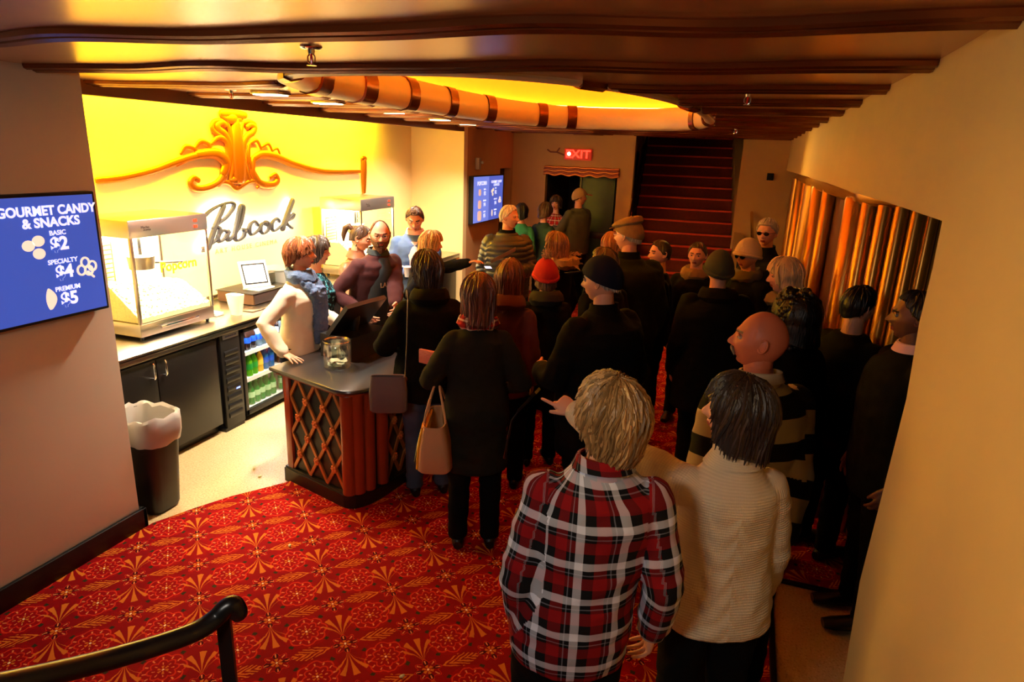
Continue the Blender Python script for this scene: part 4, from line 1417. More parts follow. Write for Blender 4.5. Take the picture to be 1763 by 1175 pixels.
def offset_poly(poly, d):
    n = len(poly)
    out = []
    for i in range(n):
        p0, p1, p2 = poly[i - 1], poly[i], poly[(i + 1) % n]
        e1, e2 = (p1 - p0).normalized(), (p2 - p1).normalized()
        n1, n2 = Vector((e1.y, -e1.x)), Vector((e2.y, -e2.x))
        b = (n1 + n2).normalized()
        k = d / max(0.5, b.dot(n1))
        out.append(p1 + b * k)
    return out


base_poly = [A_, B_]
for k in range(1, 6):
    t_ = k / 6
    base_poly.append((1 - t_) ** 2 * B_ + 2 * t_ * (1 - t_) * Vector((-2.135, 3.275)) + t_ * t_ * D_)
base_poly += [D_, E_, F_]
q = MB(); q.prism([tuple(p) for p in base_poly], 0.09, 0.815); wpart('body', q, m_panel, ct, smooth=False)
q = MB(); q.prism([tuple(p) for p in offset_poly(base_poly, 0.03)], 0.0, 0.10); q.prism([tuple(p) for p in offset_poly(base_poly, 0.022)], 0.10, 0.115); wpart('plinth', q, m_base, ct, smooth=False)
q = MB()
topv = [offset_poly(base_poly, d) for d in (0.055, 0.07, 0.075, 0.07, 0.058)]
zz_ = (0.815, 0.820, 0.832, 0.845, 0.850)
n_ = len(base_poly)
vs = [(p.x, p.y, z) for pp, z in zip(topv, zz_) for p in pp]
fs = [(k * n_ + i, k * n_ + (i + 1) % n_, (k + 1) * n_ + (i + 1) % n_, (k + 1) * n_ + i) for k in range(4) for i in range(n_)]
fs += [tuple(reversed(range(n_))), tuple(4 * n_ + i for i in range(n_))]
q.add(vs, fs)
wpart('worktop', q, m_top, ct)
q = MB(); q.prism([tuple(p) for p in offset_poly(base_poly, 0.04)], 0.795, 0.8149); wpart('top_moulding', q, m_wood, ct, smooth=False)


def lattice(P, Q, z0, z1, nx, parent):
    P, Q = Vector(P), Vector(Q)
    d = (Q - P); L = d.length; d = d / L
    nrm = Vector((d.y, -d.x))
    cw = L / nx
    chh = (z1 - z0) / 2.5
    nz = 3
    def pt(u, z, o=0.008): return Vector((P.x + d.x * u + nrm.x * o, P.y + d.y * u + nrm.y * o, z))
    q = MB()
    Wd_ = 0.0115
    for sgn in (1, -1):
        for k in range(-2 * nz, nx * 2 + 2 * nz + 1):
            # line through (k*cw/2... ) slope
            pts = []
            u0 = k * cw
            # u = u0 + sgn*(z-z0)*cw/chh ; clip to 0..L
            za, zb = z0, z1
            f = cw / chh * sgn
            ua, ub = u0, u0 + f * (z1 - z0)
            lo, hi = 0.0, 1.0
            du = ub - ua
            if abs(du) < 1e-9: continue
            ta, tb2 = (0 - ua) / du, (L - ua) / du
            lo, hi = max(0, min(ta, tb2)), min(1, max(ta, tb2))
            if hi - lo < 0.03: continue
            a = pt(ua + du * lo, z0 + (z1 - z0) * lo, 0.007 + 0.001 * sgn)
            b = pt(ua + du * hi, z0 + (z1 - z0) * hi, 0.007 + 0.001 * sgn)
            q.tube([a, b], Wd_, 6, flat=0.4, up=(nrm.x, nrm.y, 0)) if False else None
            dirv = (b - a)
            side = Vector((nrm.x, nrm.y, 0)).cross(dirv.normalized()) * Wd_
            q.obox((a + b) / 2, dirv / 2, side, Vector((nrm.x, nrm.y, 0)) * 0.006)
    wpart('lattice', q, m_strap, parent, smooth=False)
    # rosettes on the crossings
    for j in range(0, 2 * nz + 1):
        for i in range(0, nx + 1):
            u = i * cw + (cw / 2 if j % 2 else 0)
            z = z0 + j * chh / 2
            if u < 0.03 or u > L - 0.03 or z < z0 + 0.05 or z > z1 - 0.04:
                continue
            c = pt(u, z, 0.024)
            r = MB()
            ax, az = Vector((d.x, d.y, 0)), Vector((0, 0, 1))
            nn = Vector((nrm.x, nrm.y, 0))
            N = 24
            secs_v = []
            for (rr_, oo) in ((1.0, -0.004), (1.0, 0.002), (0.75, 0.006), (0.6, 0.003), (0.35, 0.005), (0.28, 0.010), (0.0, 0.012)):
                for m_ in range(N):
                    a_ = 2 * PI * m_ / N
                    rad = 0.025 * rr_ * (1 + (0.14 * math.cos(a_ * 8) if rr_ > 0.5 else 0))
                    secs_v.append(c + ax * rad * math.cos(a_) + az * rad * 1.1 * math.sin(a_) + nn * oo)
            r.add(secs_v, [(k * N + m_, k * N + (m_ + 1) % N, (k + 1) * N + (m_ + 1) % N, (k + 1) * N + m_) for k in range(6) for m_ in range(N)])
            wpart('rosette', r, m_rosette, parent)


dAB = (B_ - A_).normalized()
lattice(A_ + dAB * 0.062, B_ + dAB * 0.0, 0.12, 0.79, 3, ct)
# fluted mahogany posts: at the staff corner and round the nose
q = MB()
pp = A_ + dAB * 0.03
q.box((-0.03, -0.02, 0.10), (0.035, 0.02, 0.795), bev=0.008)
rot = math.atan2(dAB.y, dAB.x)
q.v = [tuple(Matrix.Translation((pp.x, pp.y, 0)) @ Matrix.Rotation(rot, 4, 'Z') @ Vector(v)) for v in q.v]
wpart('corner_post', q, m_wood, ct)
nose = base_poly[1:8]
q = MB()
dd_ = []
for t_, rr_ in ((0.10, 0.046), (0.42, 0.046), (0.70, 0.046), (0.98, 0.046)):
    c = (1 - t_) ** 2 * (B_ + dAB * 0.02) + 2 * t_ * (1 - t_) * Vector((-2.150, 3.290)) + t_ * t_ * (D_ + (E_ - D_).normalized() * 0.02)
    f = MB()
    f.loft([((c.x, c.y, 0.112), (rr_, 0, 0), (0, rr_, 0)), ((c.x, c.y, 0.795), (rr_, 0, 0), (0, rr_, 0))], 28)
    wpart('flute', f, m_wood, ct)
dDE = (E_ - D_).normalized()
lattice(D_ + dDE * 0.06, D_ + dDE * 0.86, 0.12, 0.79, 6, ct)
for k in (0.90, 0.95, 1.0):
    c = D_ + dDE * k
    f = MB(); f.loft([((c.x, c.y, 0.112), (.028, 0, 0), (0, .028, 0)), ((c.x, c.y, 0.795), (.028, 0, 0), (0, .028, 0))], 16); wpart('flute', f, m_wood, ct)
lattice(D_ + dDE * 1.05, D_ + dDE * 1.85, 0.12, 0.79, 6, ct)

# till screen on the counter, seen from behind
ps = thing('point_of_sale_terminal', 'black till screen tilted toward the staff beside glass tip jar', 'till', (-2.55, 3.9, 0.85))
dv = Vector((0.14, 0.99, 0)).normalized()
q = MB(); q.obox((-2.545, 3.93, 0.935), dv * 0.20, Vector((dv.y, -dv.x, 0)) * 0.14, Vector((0, 0, 0.083)))
wpart('base_box', q, mat('till_black', rgb(24, 22, 22), 0.35, bump=0.02), ps, smooth=False)
up_ = Vector((0.62, -0.05, 0.78)).normalized()
nn_ = dv.cross(up_).normalized()
q = MB(); q.obox(Vector((-2.52, 3.93, 1.13)), dv * 0.21, up_ * 0.14, nn_ * 0.016)
bm_ = wpart('monitor', q, MATS['till_black'], ps, smooth=False)
q = MB(); q.obox(Vector((-2.52, 3.93, 1.13)) - nn_ * 0.0165 * (1 if nn_.x > 0 else -1), dv * 0.19, up_ * 0.12, nn_ * 0.001); wpart('screen_face', q, mat('dim_screen', rgb(30, 34, 44), 0.2, emit=(0.3, 0.35, 0.5, 1), es=0.15), bm_, smooth=False)
q = MB(); q.tube([(-2.55, 3.93, 1.01), (-2.53, 3.93, 1.12)], 0.03, 12); wpart('neck', q, MATS['till_black'], ps)

jr = thing('glass_jar', 'round clear glass tip jar holding crumpled banknotes on the counter end', 'jar', (-2.47, 3.62, 0.85))
q = MB(); q.lathe((-2.47, 3.595, 0.851), [(0.0, 0), (0.084, 0.0), (0.090, 0.006), (0.092, 0.150), (0.084, 0.168), (0.088, 0.178), (0.093, 0.184), (0.088, 0.190), (0.080, 0.182), (0.078, 0.168), (0.086, 0.148), (0.085, 0.012), (0.0, 0.010)], 40)
gl = thin_glass()
gl.name = 'jar_glass'
gl.node_tree.nodes['Value'].outputs[0].default_value = 0.22
wpart('jar_glass', q, gl, jr)
for i, (dx, dy, a) in enumerate(((-0.02, 0.0, 0.4), (0.02, 0.01, 1.9), (0.0, -0.02, 2.7), (0.025, -0.02, 0.9))):
    q = MB()
    nx, ny = 14, 7
    vs = []
    for i_ in range(nx + 1):
        for j_ in range(ny + 1):
            u, v = (i_ / nx - 0.5) * 0.10, (j_ / ny - 0.5) * 0.045
            z = 0.872 + 0.010 * i + 0.014 * noise.noise(Vector((u * 30, v * 30, i * 3.7))) + 0.01 * math.sin(u * 60 + i)
            c, s = math.cos(a), math.sin(a)
            u, v = u * 1.25, v * 1.25
            vs.append((-2.47 + dx * .6 + (u * c - v * s) * 0.9, 3.60 + dy * .6 + (u * s + v * c) * 0.9, z))
    fs = [(i_ * (ny + 1) + j_, (i_ + 1) * (ny + 1) + j_, (i_ + 1) * (ny + 1) + j_ + 1, i_ * (ny + 1) + j_ + 1) for i_ in range(nx) for j_ in range(ny)]
    q.add(vs, fs)
    o = q.obj('banknote', mat('banknote_paper', rgb(196, 200, 160), 0.8, var=0.15, vscale=60))
    o.data.update()
    md = o.modifiers.new('s', 'SOLIDIFY'); md.thickness = 0.0008
    tag(o, 'crumpled pale green banknote inside the glass tip jar', 'banknote', 'banknotes in the tip jar')

# far part of the counter top: lids, cups, folded boxes
def cyl(name, loc, r, h, m_, lb, cat, lid=None):
    t = thing(name, lb, cat, loc)
    q = MB(); q.lathe((0, 0, 0), [(r * 0.9, 0), (r, 0.01), (r, h)], 24); q.obj('vessel', m_, t)
    if lid:
        q = MB(); q.lathe((0, 0, h), [(r * 1.05, -0.004), (r * 1.06, 0.012), (r * .9, 0.02), (r * .3, 0.024)], 24); q.obj('lid', lid, t)
    return t
cyl('steel_canister', (-2.03, 4.72, 0.851), 0.07, 0.08, m_steel, 'low steel canister with shiny lid on the counter beside black coated woman', 'canister', m_chrome)
cyl('steel_canister', (-2.02, 5.0, 0.851), 0.055, 0.12, m_steel, 'taller steel canister behind the low one on counter', 'canister', m_chrome)
cyl('red_cup', (-2.10, 5.2, 0.851), 0.035, 0.15, cr_, 'red drink cup on the crowded counter', 'cup', cr_)
cyl('blue_cup', (-2.02, 5.32, 0.851), 0.035, 0.15, cb_, 'blue drink cup just behind the red one', 'cup', cw_)
q = MB(); q.box((-2.15, 5.5, 0.851), (-1.92, 5.68, 1.02), bev=0.01); tag(q.obj('napkin_dispenser', m_black), 'black napkin dispenser box on the counter behind the blue cup', 'dispenser')
for i, (x, y, a, lb) in enumerate(((-2.15, 4.45, 0.3, 'flat cream cardboard tray on the counter nearest black coated woman'), (-2.22, 5.05, -0.5, 'flat cream cardboard tray leaning farther along the counter'))):
    q = MB()
    q.box((-0.12, -0.16, 0.0), (0.12, 0.16, 0.004))
    for (p0, p1) in (((-0.12, -0.16), (-0.116, 0.16)), ((0.116, -0.16), (0.12, 0.16)), ((-0.12, -0.16), (0.12, -0.156)), ((-0.12, 0.156), (0.12, 0.16))):
        q.box((p0[0], p0[1], 0.0), (p1[0], p1[1], 0.035))
    o = q.obj('cardboard_tray', mat('kraft_board', rgb(196, 168, 120), 0.8), smooth=False)
    o.location = (x, y, 0.852); o.rotation_euler = (0, 0, a)
    tag(o, lb, 'tray', 'cardboard trays on the counter')

# hand rail at the bottom left (on the stair the camera stands on)
hr = thing('stair_handrail', 'black curved steel handrail on a flat post, foreground bottom left', 'handrail', (-0.98, 0.98, 0))
pts = smooth_pts([(-0.957, 0.977, 1.285), (-0.962, 0.970, 1.308), (-0.974, 0.957, 1.303), (-0.986, 0.940, 1.287), (-1.003, 0.900, 1.279), (-1.036, 0.831, 1.288), (-1.068, 0.741, 1.315), (-1.082, 0.642, 1.362), (-1.093, 0.542, 1.414), (-1.10, 0.30, 1.54), (-1.10, 0.0, 1.70)], 6)
q = MB(); q.tube(pts, 0.021, 16); wpart('rail', q, mat('black_powder_coat', rgb(26, 24, 24), 0.28, 0.4), hr)
q = MB(); q.obox((-0.985, 0.962, 0.65), Vector((0.014, 0.006, 0)), Vector((-0.003, 0.006, 0)), Vector((0, 0, 0.637))); wpart('post', q, MATS['black_powder_coat'], hr, smooth=False)
q = MB(); q.box((-1.03, 0.92, 0.012), (-0.94, 1.0, 0.02), bev=0.003); wpart('foot_plate', q, MATS['black_powder_coat'], hr)

# dropped popcorn
for i, (x, y, z, lb) in enumerate(((-1.19, 2.13, 0.012, 'single piece of popcorn dropped on red carpet near the plaid shirt'), (-2.28, 2.77, 0.012, 'single popcorn piece on the carpet in front of the counter'),
                               (-3.14, 3.48, 0.0, 'popcorn crumb on the tan floor behind counter, nearer one'), (-3.02, 3.40, 0.0, 'larger popcorn crumb on tan floor close to the lattice counter'))):
    q = MB()
    for k in range(5):
        q.ell((x + random.uniform(-.007, .007), y + random.uniform(-.007, .007), z + 0.006 + random.uniform(0, .004)), (.007, .006, .0055), None, 8, 6)
    tag(q.obj('popcorn_piece', MATS['popcorn']), lb, 'popcorn')

# =================================================================== people
SKIN = {
    'fair': mat('skin_fair', rgb(222, 160, 128), 0.5, bump=0.04, bscale=120, var=0.06, vscale=20),
    'ruddy': mat('skin_ruddy', rgb(198, 108, 74), 0.5, bump=0.05, bscale=120, var=0.08, vscale=20),
    'deep': mat('skin_deep', rgb(120, 72, 50), 0.5),
    'warm': mat('skin_warm', rgb(198, 130, 96), 0.5, bump=0.04, bscale=120, var=0.06, vscale=20),
}
m_lip = mat('lips', rgb(160, 70, 62), 0.45)
m_eye = mat('eye_white', rgb(176, 160, 146), 0.25)
m_iris = mat('iris', rgb(40, 30, 26), 0.15)
m_brow = {}


def hairmat(name, c, var=0.35):
    M = mat(name, c, 0.42, var=var, vscale=38, bump=0.5, bscale=120, stretch=(1.0, 1.0, 0.12), spec=0.5)
    return M


def sstep(a, b, x):
    t = np.clip((x - a) / (b - a), 0, 1)
    return t * t * (3 - 2 * t)


def head_surface(dx, dy, dz, fem=0.0, plain=False):
    """unit directions -> head points (metres), y forward, origin mid-head"""
    x = 0.0745 * dx
    y = 0.096 * dy
    z = 0.116 * dz
    low = np.clip(-dz, 0, 1)
    x = x * (1 - (0.30 + 0.06 * fem) * low ** 1.6)
    x = x * (1 + 0.05 * np.exp(-((z - 0.03) / 0.04) ** 2) * (dy < 0.3))
    y = np.where(dy < 0, y * (1.06 - 0.42 * low ** 1.2), y * (1.0 - 0.10 * low))
    y = np.where(dy > 0, y + 0.010 * low * (dy > 0.0) * sstep(0.0, 0.5, dy), y)
    if plain:
        return x, y, z
    fr = sstep(0.15, 0.55, dy)
    ax = np.abs(x)
    # flatter face plane
    y = y - fr * 0.004 * np.exp(-(x / 0.03) ** 2) * sstep(0.02, 0.06, z)
    ramp = sstep(0.022, -0.028, z) * (1 - sstep(-0.030, -0.043, z))
    sig = 0.0065 + 0.0065 * sstep(0.0, -0.03, z)
    y = y + fr * (0.004 + 0.022 * ramp) * ramp ** 0.4 * np.exp(-(x / sig) ** 2)
    y = y + fr * 0.007 * np.exp(-((ax - 0.0125) / 0.006) ** 2 - ((z + 0.031) / 0.008) ** 2)
    y = y - fr * 0.0125 * np.exp(-((ax - 0.031) / 0.0155) ** 2 - ((z - 0.006) / 0.0125) ** 2)
    y = y + fr * (0.006 - 0.003 * fem) * np.exp(-((z - 0.027) / 0.008) ** 2) * np.exp(-((ax - 0.025) / 0.028) ** 2)
    y = y + fr * 0.004 * np.exp(-((ax - 0.040) / 0.016) ** 2 - ((z + 0.022) / 0.014) ** 2)
    lip = np.exp(-(x / 0.021) ** 2)
    y = y + fr * lip * (0.0065 * np.exp(-((z + 0.0555) / 0.0048) ** 2) + 0.0075 * np.exp(-((z + 0.067) / 0.0052) ** 2))
    y = y + fr * 0.004 * np.exp(-(x / 0.028) ** 2 - ((z + 0.060) / 0.014) ** 2)
    y = y + fr * 0.010 * np.exp(-(x / 0.021) ** 2 - ((z + 0.096) / 0.014) ** 2)
    y = y - fr * 0.003 * np.exp(-(x / 0.02) ** 2 - ((z + 0.080) / 0.006) ** 2)
    x = x + np.sign(x) * 0.003 * np.exp(-((z + 0.018) / 0.018) ** 2) * sstep(0.2, 0.6, dy)
    return x, y, z


def head_mesh(mb, xf, fem=0.0, res=1.0, mats_idx=(0, 1, 2, 3, 4), beard=False, mouth_open=0.0):
    """adds head incl. ears and eyes; xf: function mapping head-local point to body-local"""
    nu, nv = int(92 * res), int(68 * res)
    th = np.linspace(-math.pi, math.pi, nu, endpoint=False)
    th = th - 0.42 * np.sin(th)           # concentrates columns at the face (th = 0)
    ph = np.linspace(0.0, math.pi, nv + 1)
    TH, PH = np.meshgrid(th, ph)
    dx, dy, dz = np.sin(PH) * np.sin(TH), np.sin(PH) * np.cos(TH), np.cos(PH)
    x, y, z = head_surface(dx, dy, dz, fem)
    L = np.stack([x, y, z], -1).reshape(-1, 3)
    o = len(mb.v)
    mb.v.extend([tuple(xf(p)) for p in L])
    for j in range(nv):
        for i in range(nu):
            k = (i + 1) % nu
            a, b, c, d = j * nu + i, (j + 1) * nu + i, (j + 1) * nu + k, j * nu + k
            mid = (L[a] + L[b] + L[c] + L[d]) / 4
            mi = mats_idx[0]
            mx, my, mz = mid
            if my > 0.05:
                if abs(mx) < 0.023 * (1 - ((mz + 0.061) / 0.016) ** 2) and -0.072 < mz < -0.051:
                    mi = mats_idx[1]
                elif 0.021 + 0.05 * (0.03 - abs(abs(mx) - 0.03)) < mz + 0.0 < 0.030 + 0.06 * (0.03 - abs(abs(mx) - 0.03)) and 0.012 < abs(mx) < 0.049:
                    mi = mats_idx[2]
            mb.f.append((o + a, o + b, o + c, o + d))
            mb.m.append(mi)
    for s_ in (-1, 1):
        # ear: flat bowl with a rim
        base = MB()
        base.ell((0, 0, 0), (0.006, 0.019, 0.030), None, 14, 10)
        rim = []
        for k in range(14):
            a = -2.4 + 4.9 * k / 13
            rim.append((0.006, -0.004 - 0.015 * math.cos(a) * 1.0, 0.004 + 0.026 * math.sin(a)))
        base.tube(rim, 0.0038, 6)
        R_ = Euler((math.radians(12), 0, math.radians(22 * s_))).to_matrix()
        vs = [Vector((s_ * 0.0745, -0.006, -0.004)) + R_ @ Vector((v[0] * s_, v[1], v[2])) for v in base.v]
        mb.add([xf(np.array(v)) for v in vs], base.f, mats_idx[0])
        e = MB()
        e.ell((s_ * 0.031, 0.0755, 0.0065), (0.0125, 0.0115, 0.0095), None, 16, 10)
        mb.add([xf(np.array(v)) for v in e.v], e.f, mats_idx[3])
        e = MB()
        e.ell((s_ * 0.031, 0.0810, 0.0060), (0.0070, 0.0072, 0.0070), None, 12, 8)
        mb.add([xf(np.array(v)) for v in e.v], e.f, mats_idx[4])
        # upper lid
        e = MB()
        pts = [(s_ * (0.031 + 0.0145 * math.cos(a)), 0.0795 + 0.0065 * math.sin(a), 0.0085 + 0.0075 * math.sin(a)) for a in [PI * k / 8 for k in range(9)]]
        e.tube(pts, [0.002, .0035, .0042, .0045, .0045, .0045, .0042, .0035, .002], 6)
        mb.add([xf(np.array(v)) for v in e.v], e.f, mats_idx[0])
    return mb


def hair_sheet(xf, zend, thick, flare=0.0, seed=0, part=0.0, strands=160, srad=0.006, wig=1.0, top=0.118, mats3=None, bottom_in=0.0):
    """zend(abs azimuth deg, signed) -> lowest z in head space; returns MB with shell + strands (0: base, 1: light, 2: dark)"""
    rnd = random.Random(seed)
    mb = MB()
    NU, NV = 56, 20

    def point(az, u, off):
        ze = zend(az)
        zt = 0.0
        phe = math.acos(max(-0.85, min(0.995, ze / 0.116))) if ze > -0.02 else 1.75
        d = Vector((math.sin(az), math.cos(az), 0))
        if ze > -0.02:
            ph = phe * u
            X, Y, Z = head_surface(np.array(math.sin(ph) * d.x), np.array(math.sin(ph) * d.y), np.array(math.cos(ph)), plain=True)
            p = Vector((float(X), float(Y), float(Z)))
            nrm = Vector((p.x / 0.075 ** 2, p.y / 0.096 ** 2, p.z / 0.116 ** 2)).normalized()
            return p + nrm * off
        sph = 0.116 * 1.75
        tot = sph + (-0.02 - ze)
        s_ = u * tot
        if s_ < sph:
            ph = s_ / 0.116
            X, Y, Z = head_surface(np.array(math.sin(ph) * d.x), np.array(math.sin(ph) * d.y), np.array(math.cos(ph)), plain=True)
            p = Vector((float(X), float(Y), float(Z)))
            nrm = Vector((p.x / 0.075 ** 2, p.y / 0.096 ** 2, p.z / 0.116 ** 2)).normalized()
            return p + nrm * off
        p0 = point_base(az)
        dn = s_ - sph
        hv = Vector((p0.x, p0.y, 0)).normalized()
        fl = flare * dn - bottom_in * max(0, dn - 0.05) ** 1.0
        return p0 + hv * (off + fl) + Vector((0, 0, -dn))

    cache = {}

    def point_base(az):
        k = round(az, 4)
        if k not in cache:
            d = Vector((math.sin(az), math.cos(az), 0))
            ph = 1.75
            X, Y, Z = head_surface(np.array(math.sin(ph) * d.x), np.array(math.sin(ph) * d.y), np.array(math.cos(ph)), plain=True)
            cache[k] = Vector((float(X), float(Y), float(Z)))
        return cache[k]

    def th(u, az):
        return thick * (0.75 + 0.35 * math.sin(min(1, u * 1.2) * PI * 0.8)) * (0.35 if u > 0.97 else 1)

    vs = []
    for layer_ in (0, 1):
        for j in range(NV + 1):
            for i in range(NU):
                az = -PI + 2 * PI * i / NU
                u = max(0.02, j / NV)
                off = th(u, az) + 0.0035 * wig * noise.noise(Vector((math.cos(az) * 7, math.sin(az) * 7, u * 2 + seed)))
                if layer_:
                    off = -0.010
                vs.append(xf(np.array(point(az, u, off))))
    o2 = (NV + 1) * NU
    fs = []
    for j in range(NV):
        for i in range(NU):
            k = (i + 1) % NU
            fs.append((j * NU + i, (j + 1) * NU + i, (j + 1) * NU + k, j * NU + k))
            fs.append((o2 + j * NU + k, o2 + (j + 1) * NU + k, o2 + (j + 1) * NU + i, o2 + j * NU + i))
    for i in range(NU):
        k = (i + 1) % NU
        fs.append((NV * NU + i, o2 + NV * NU + i, o2 + NV * NU + k, NV * NU + k))
    fs.append(tuple(reversed([i for i in range(NU)])))
    mb.add(vs, fs, 0)
    for s_ in range(strands):
        az = rnd.uniform(-PI, PI)
        u0 = rnd.uniform(0.05, 0.5)
        u1 = min(1.03, u0 + rnd.uniform(0.35, 0.65)) if rnd.random() < 0.6 else rnd.uniform(0.95, 1.05)
        drift = rnd.uniform(-0.25, 0.25) * wig
        pts, rs = [], []
        K = 7
        off0 = thick * rnd.uniform(0.75, 1.1)
        for k in range(K):
            u = u0 + (u1 - u0) * k / (K - 1)
            a = az + drift * (k / (K - 1)) + 0.04 * wig * math.sin(k * 1.3 + s_)
            pts.append(xf(np.array(point(a, min(u, 1.03), th(min(u, 0.96), a) * off0 / thick + 0.002 * wig * math.sin(k * 1.7 + s_)))))
            rs.append(srad * (0.35 + 0.65 * math.sin(PI * min(0.98, (k + 0.6) / K))))
        rs[-1] = srad * 0.2
        mb.tube(pts, rs, 4, mi=rnd.choice((0, 0, 1, 2)), ends=False)
    return mb


def keyed(keys):
    """list of (abs azimuth deg, z) -> function of azimuth radians (0 = front)"""
    def f(az):
        a = abs((math.degrees(az) + 180) % 360 - 180)
        for i in range(len(keys) - 1):
            if a <= keys[i + 1][0]:
                t = (a - keys[i][0]) / (keys[i + 1][0] - keys[i][0])
                t = t * t * (3 - 2 * t)
                return keys[i][1] + (keys[i + 1][1] - keys[i][1]) * t
        return keys[-1][1]
    return f


HAIRS = {
    'short': dict(zend=keyed([(0, .078), (38, .074), (62, .045), (82, .012), (100, -.012), (125, -.035), (180, -.055)]), thick=.010, strands=150, srad=.0045, wig=.8),
    'crop': dict(zend=keyed([(0, .070), (38, .066), (62, .04), (82, .012), (100, -.012), (125, -.045), (180, -.065)]), thick=.014, strands=190, srad=.005, wig=1.0),
    'pixie': dict(zend=keyed([(0, .038), (30, .030), (55, .005), (72, -.012), (95, -.018), (120, -.06), (180, -.09)]), thick=.024, strands=230, srad=.0065, wig=1.3),
    'shag': dict(zend=keyed([(0, .045), (40, .030), (62, -.03), (80, -.055), (100, -.10), (140, -.155), (180, -.165)]), thick=.026, strands=420, srad=.0055, wig=1.5, bottom_in=.25),
    'bob': dict(zend=keyed([(0, .032), (35, .028), (52, -.03), (66, -.10), (90, -.125), (180, -.15)]), thick=.030, strands=420, srad=.0055, wig=.7, flare=.10),
    'bobshort': dict(zend=keyed([(0, .035), (38, .025), (58, -.045), (80, -.085), (180, -.12)]), thick=.026, strands=200, srad=.006, wig=.9, flare=.08),
    'long': dict(zend=keyed([(0, .045), (35, .035), (55, -.06), (72, -.16), (100, -.24), (180, -.27)]), thick=.024, strands=300, srad=.0065, wig=.9, flare=.02),
    'mid': dict(zend=keyed([(0, .045), (35, .035), (55, -.06), (72, -.13), (100, -.17), (180, -.185)]), thick=.024, strands=300, srad=.0065, wig=.9, flare=.06),
    'tied': dict(zend=keyed([(0, .080), (40, .070), (65, .035), (85, .0), (110, -.03), (180, -.06)]), thick=.008, strands=120, srad=.004, wig=.3),
    'fringe': dict(zend=keyed([(0, .155), (60, .15), (70, .05), (84, .012), (100, -.012), (125, -.04), (180, -.06)]), thick=.005, strands=60, srad=.003, wig=.4),
    'curly': dict(zend=keyed([(0, .03), (40, .0), (60, -.07), (90, -.14), (180, -.18)]), thick=.055, strands=0, srad=.010, wig=2.5, flare=.15),
}


def hand(mb, wrist, dirv, back, thumb_side, curl=(0.3, 0.3, 0.3, 0.35), spread=0.12, thumb=(0.6, 0.5), s=1.0, mi=0):
    """dirv: wrist -> knuckles; back: normal of the back of the hand; thumb_side: +1/-1 along side vector"""
    d = Vector(dirv).normalized()
    b = Vector(back)
    b = (b - d * b.dot(d)).normalized()
    side = d.cross(b).normalized() * thumb_side
    w = Vector(wrist)
    n = -b
    mb.loft([(w - d * 0.03 * s, side * 0.026 * s, b * 0.020 * s), (w, side * 0.027 * s, b * 0.020 * s), (w + d * 0.03 * s, side * 0.036 * s, b * 0.017 * s),
             (w + d * 0.07 * s, side * 0.042 * s, b * 0.015 * s), (w + d * 0.092 * s, side * 0.039 * s, b * 0.012 * s), (w + d * 0.100 * s, side * 0.030 * s, b * 0.007 * s)], 16, mi)
    lens = ((.040, .025, .020), (.045, .028, .022), (.041, .026, .021), (.032, .020, .018))
    offs = (0.031, 0.0105, -0.0105, -0.031)
    rad = (.0092, .0095, .0090, .0080)
    for i in range(4):
        r = rad[i] * s
        p = w + d * (0.088 - 0.004 * abs(i - 1)) * s + side * offs[i] * s
        dd = (d + side * spread * (1.5 - i) * 0.9).normalized()
        pts = [p - dd * 0.012 * s, p]
        ang = 0.0
        c = curl[i]
        for k in range(3):
            ang += c * (1.0, 1.15, 0.8)[k]
            q = (dd * math.cos(ang) + n * math.sin(ang))
            p = p + q * lens[i][k] * s
            pts.append(p)
        mb.tube(pts, [r, r * 1.02, r * 0.95, r * 0.88, r * 0.70], 10, mi)
    p = w + d * 0.022 * s + side * 0.026 * s
    td = (d * math.cos(thumb[0]) + side * math.sin(thumb[0]) + n * 0.25).normalized()
    t2 = (td + (d * 0.4 - side * 0.35 + n * 0.3) * thumb[1]).normalized()
    mb.tube([p - td * 0.01 * s, p + td * 0.036 * s, p + td * 0.036 * s + t2 * 0.030 * s, p + td * 0.036 * s + t2 * 0.054 * s], [.015 * s, .0118 * s, .0108 * s, .008 * s], 10, mi)
    return mb


def remesh(mb, vox, smooth=6, fac=0.5):
    """union of the overlapping lofts as one skin -> (verts, polys) numpy"""
    me = bpy.data.meshes.new('tmp')
    me.from_pydata(mb.v, [], mb.f)
    bm = bmesh.new(); bm.from_mesh(me); bmesh.ops.recalc_face_normals(bm, faces=bm.faces); bm.to_mesh(me); bm.free()
    o = bpy.data.objects.new('tmp', me)
    COL.objects.link(o)
    r = o.modifiers.new('r', 'REMESH'); r.mode = 'VOXEL'; r.voxel_size = vox; r.adaptivity = 0.0
    if smooth:
        sm = o.modifiers.new('s', 'SMOOTH'); sm.factor = fac; sm.iterations = smooth
    dg = bpy.context.evaluated_depsgraph_get()
    out = bpy.data.meshes.new_from_object(o.evaluated_get(dg))
    bpy.data.objects.remove(o)
    bpy.data.meshes.remove(me)
    n = len(out.vertices)
    V = np.empty(n * 3); out.vertices.foreach_get('co', V); V = V.reshape(-1, 3)
    F = [tuple(p.vertices) for p in out.polygons]
    Nn = np.empty(n * 3); out.vertices.foreach_get('normal', Nn); Nn = Nn.reshape(-1, 3)
    bpy.data.meshes.remove(out)
    return V, F, Nn


